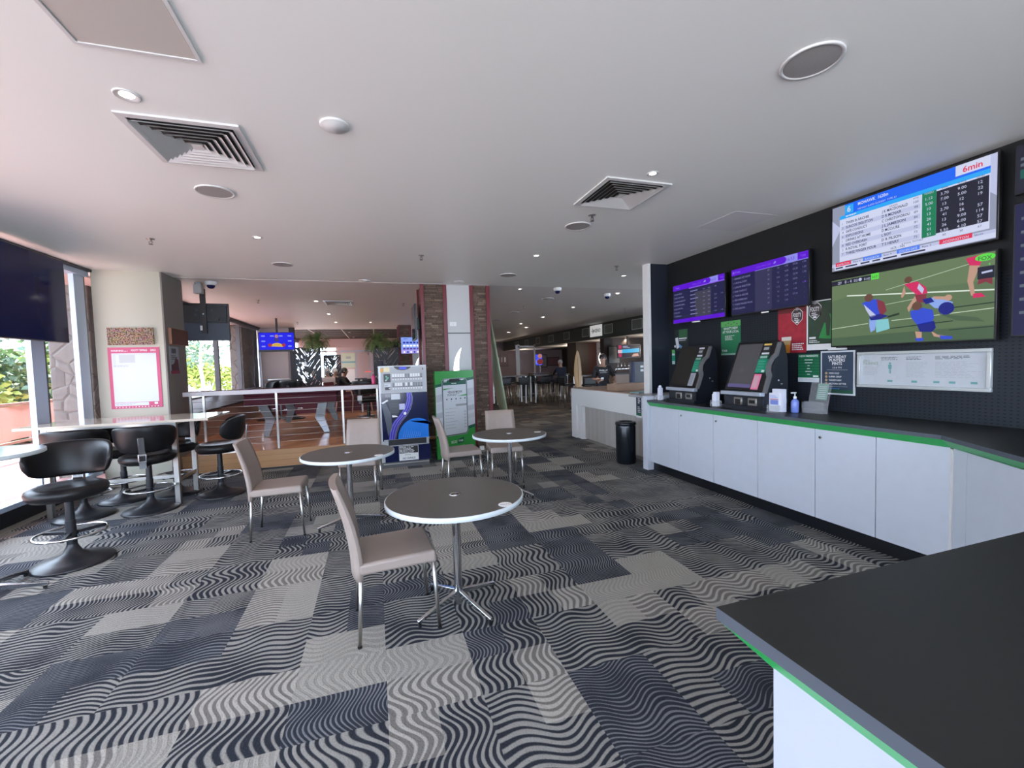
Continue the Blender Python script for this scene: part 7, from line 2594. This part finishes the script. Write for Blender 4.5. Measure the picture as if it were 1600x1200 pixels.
t = screen('bright cyan and red menu screens over the bar', 8.62, 13.4, 1.62, 0.95, 0.48, None, 'screen', 0.0, 0.04, 0)
f = Flat(m_black, y0=0.0)
f.rect(-0.46, 0.02, 0.46, 0.46, ebk)
f.pg([(-0.40, 0.17), (0.42, 0.20), (0.42, 0.34), (-0.25, 0.30), (-0.40, 0.28)], E_('menu_cyan', (0.02, 0.42, 0.75)), 2)
f.rect(-0.45, 0.17, -0.28, 0.29, E_('menu_pale_pink', (0.65, 0.45, 0.50)), 3)
f.rect(-0.42, 0.33, -0.30, 0.45, E_('menu_crimson', (0.45, 0.02, 0.08)), 2)
f.rect(-0.42, 0.04, -0.30, 0.15, E_('menu_crimson'), 2)
f.lines(-0.25, 0.42, 0.3, 0.02, 2, 0.05, ew2, 3, 2)
f.pg([(0.1, 0.04), (0.40, 0.06), (0.36, 0.15), (0.18, 0.14)], E_('menu_peach', (0.60, 0.35, 0.28)), 2)
f.make('display', t)
b = B(m_blackm)
b.box(-0.03, 0.03, 0.06, 0.10, 0.48, 2.388 - 1.622)
b.make('ceiling_bracket', t)
f = Flat(m_blackm)
f.box(-0.25, 0.25, 0, 0.03, 0, 0.66, m_blackm)
f.rect(-0.22, 0.03, 0.22, 0.63, M('sketch_grey', (0.16, 0.16, 0.16), 0.5, var=0.6, vs=7))
t = tag(f.make('framed_sketch', None, (8.62, 14.4, 1.42)), 'grey framed sketch left of the bright menu screens in the bar', 'picture')
b = B(M('back_bar_dark', (0.025, 0.015, 0.013), 0.5))
b.box(-0.4, 1.6, 0, 0.3, 0, 2.385)
tag(b.make('back_bar_unit', None, (8.62, 14.44, 0)), 'dark back bar unit behind the framed sketch', 'cabinet')

# fascia grilles and sign
gr0 = None
for i, (y, z) in enumerate(((12.4, 2.72), (14.24, 2.72), (16.06, 2.72), (17.9, 2.71), (19.7, 2.70), (21.5, 2.70), (23.3, 2.69), (25.1, 2.69))):
    if gr0 is None:
        gr0 = thing('wall_grille', 'pale framed air grille in the row along the dark fascia over the bar', 'grille', (8.299, y, z), RZ, 'air grilles along the dark fascia')
        b = B(M('grille_frame', (0.45, 0.48, 0.45), 0.5))
        for a, c, d, e in ((-0.3, 0.3, -0.17, -0.15), (-0.3, 0.3, 0.15, 0.17), (-0.3, -0.28, -0.15, 0.15), (0.28, 0.3, -0.15, 0.15)):
            b.box(a, c, -0.01, 0.0, d, e)
        b.make('frame', gr0)
        b = B(M('grille_mesh', (0.11, 0.12, 0.11), 0.6))
        b.box(-0.28, 0.28, -0.004, 0.0, -0.15, 0.15)
        b.make('mesh', gr0)
    else:
        dup(gr0, (8.299, y, z), RZ)
f = Flat(m_wht)
f.box(-0.47, 0.47, -0.02, 0.0, 0, 0.44, M('keno_sign_white', (0.55, 0.55, 0.54), 0.4, emit=(0.5, 0.5, 0.5), es=0.35))
f.y0 = -0.02
f.pg([(-0.30, 0.36), (-0.12, 0.22), (-0.28, 0.10), (-0.22, 0.22)], m_black)
f.disc(-0.30, 0.22, 0.03, m_black)
f.text('KENO', -0.10, 0.16, 0.13, m_black, 'L', 0.48, None, True)
tag(f.make('lit_sign', None, (8.298, 15.17, 2.50), RZ), 'white KENO sign on the dark fascia over the bar', 'sign')

# things on the reception desk
t = thing('cardboard_box', 'long brown cardboard box lying on the reception desk', 'box', (4.30, 6.75, 1.016), R(3))
B(M('cardboard', (0.33, 0.215, 0.15), 0.7)).box(-0.34, 0.34, -0.14, 0.14, 0, 0.115, 0, 0.003, 1).make('carton', t)
B(M('packing_tape', (0.42, 0.30, 0.20), 0.4)).box(-0.345, 0.345, -0.025, 0.025, 0.1152, 0.117).make('tape', t)
B(M('magazine_blue', (0.20, 0.42, 0.50), 0.4)).box(-0.15, 0.15, -0.10, 0.10, 0, 0.012).make('magazine', None, (4.10, 6.05, 1.016), R(12))
tag(bpy.data.objects['magazine'], 'pale blue magazine lying on the reception desk near the white post', 'magazine')
t = thing('paper_roll', 'rounded tan paper roll at the right end of the reception desk', 'roll', (4.55, 6.30, 1.016), R(70))
B(M('kraft_roll', (0.42, 0.26, 0.19), 0.6)).tube([(-0.1, 0, 0.07), (0.14, 0, 0.07)], 0.068, 0, 24).make('roll', t)
B(m_txt).tube([(-0.102, 0, 0.07), (-0.10, 0, 0.07)], 0.03, 0, 16).make('core', t)

# ================================================================ LAMP LIGHT AND ADDED FILL
def lamp(x, y, z, e, col=(1.0, 0.86, 0.70), spot=R(120)):
    l = bpy.data.lights.new('lamp', 'SPOT')
    l.energy = e
    l.color = col
    l.spot_size = spot
    l.spot_blend = 0.6
    l.shadow_soft_size = 0.05
    o = bpy.data.objects.new('downlight_beam', l)
    COL.objects.link(o)
    o.location = (x, y, z - 0.03)


for x, y in ((-1.12, 10.01), (-1.09, 14.5), (5.08, 10.5), (5.16, 12.86), (5.92, 16.6), (5.97, 19.2), (6.0, 22.5), (6.0, 26.0), (3.4, 20.0), (3.4, 25.0)):
    lamp(x, y, ZC, 32)
for x, y in ((9.16, 14.4), (9.6, 12.2), (9.38, 20.6), (9.2, 24.5)):
    lamp(x, y, 2.38, 26)
def fill_light(x, y, z, e, col=(1.0, 0.85, 0.72)):  # unseen point lights added to brighten the soffit and far wall
    l = bpy.data.lights.new('lamp', 'POINT')
    l.energy = e
    l.color = col
    l.shadow_soft_size = 0.06
    o = bpy.data.objects.new('added_fill_light', l)
    COL.objects.link(o)
    o.location = (x, y, z)


for x, y, z, e in ((9.4, 12.8, 1.9, 16), (9.3, 15.8, 1.9, 14), (9.8, 21.0, 1.9, 16), (8.9, 25.6, 1.9, 16), (5.0, 26.6, 1.9, 9)):
    fill_light(x, y, z, e)
for x, y in ((-1.148, 2.754), (2.108, 2.908), (-1.14, 5.298), (2.125, 5.477), (4.10, 6.50)):
    lamp(x, y, ZC, 6)
for x, y in ((-0.98, 17.7), (-0.97, 19.7), (-0.93, 22.8), (-0.9, 25.2)):
    lamp(x, y, CZ + 0.09, 8)
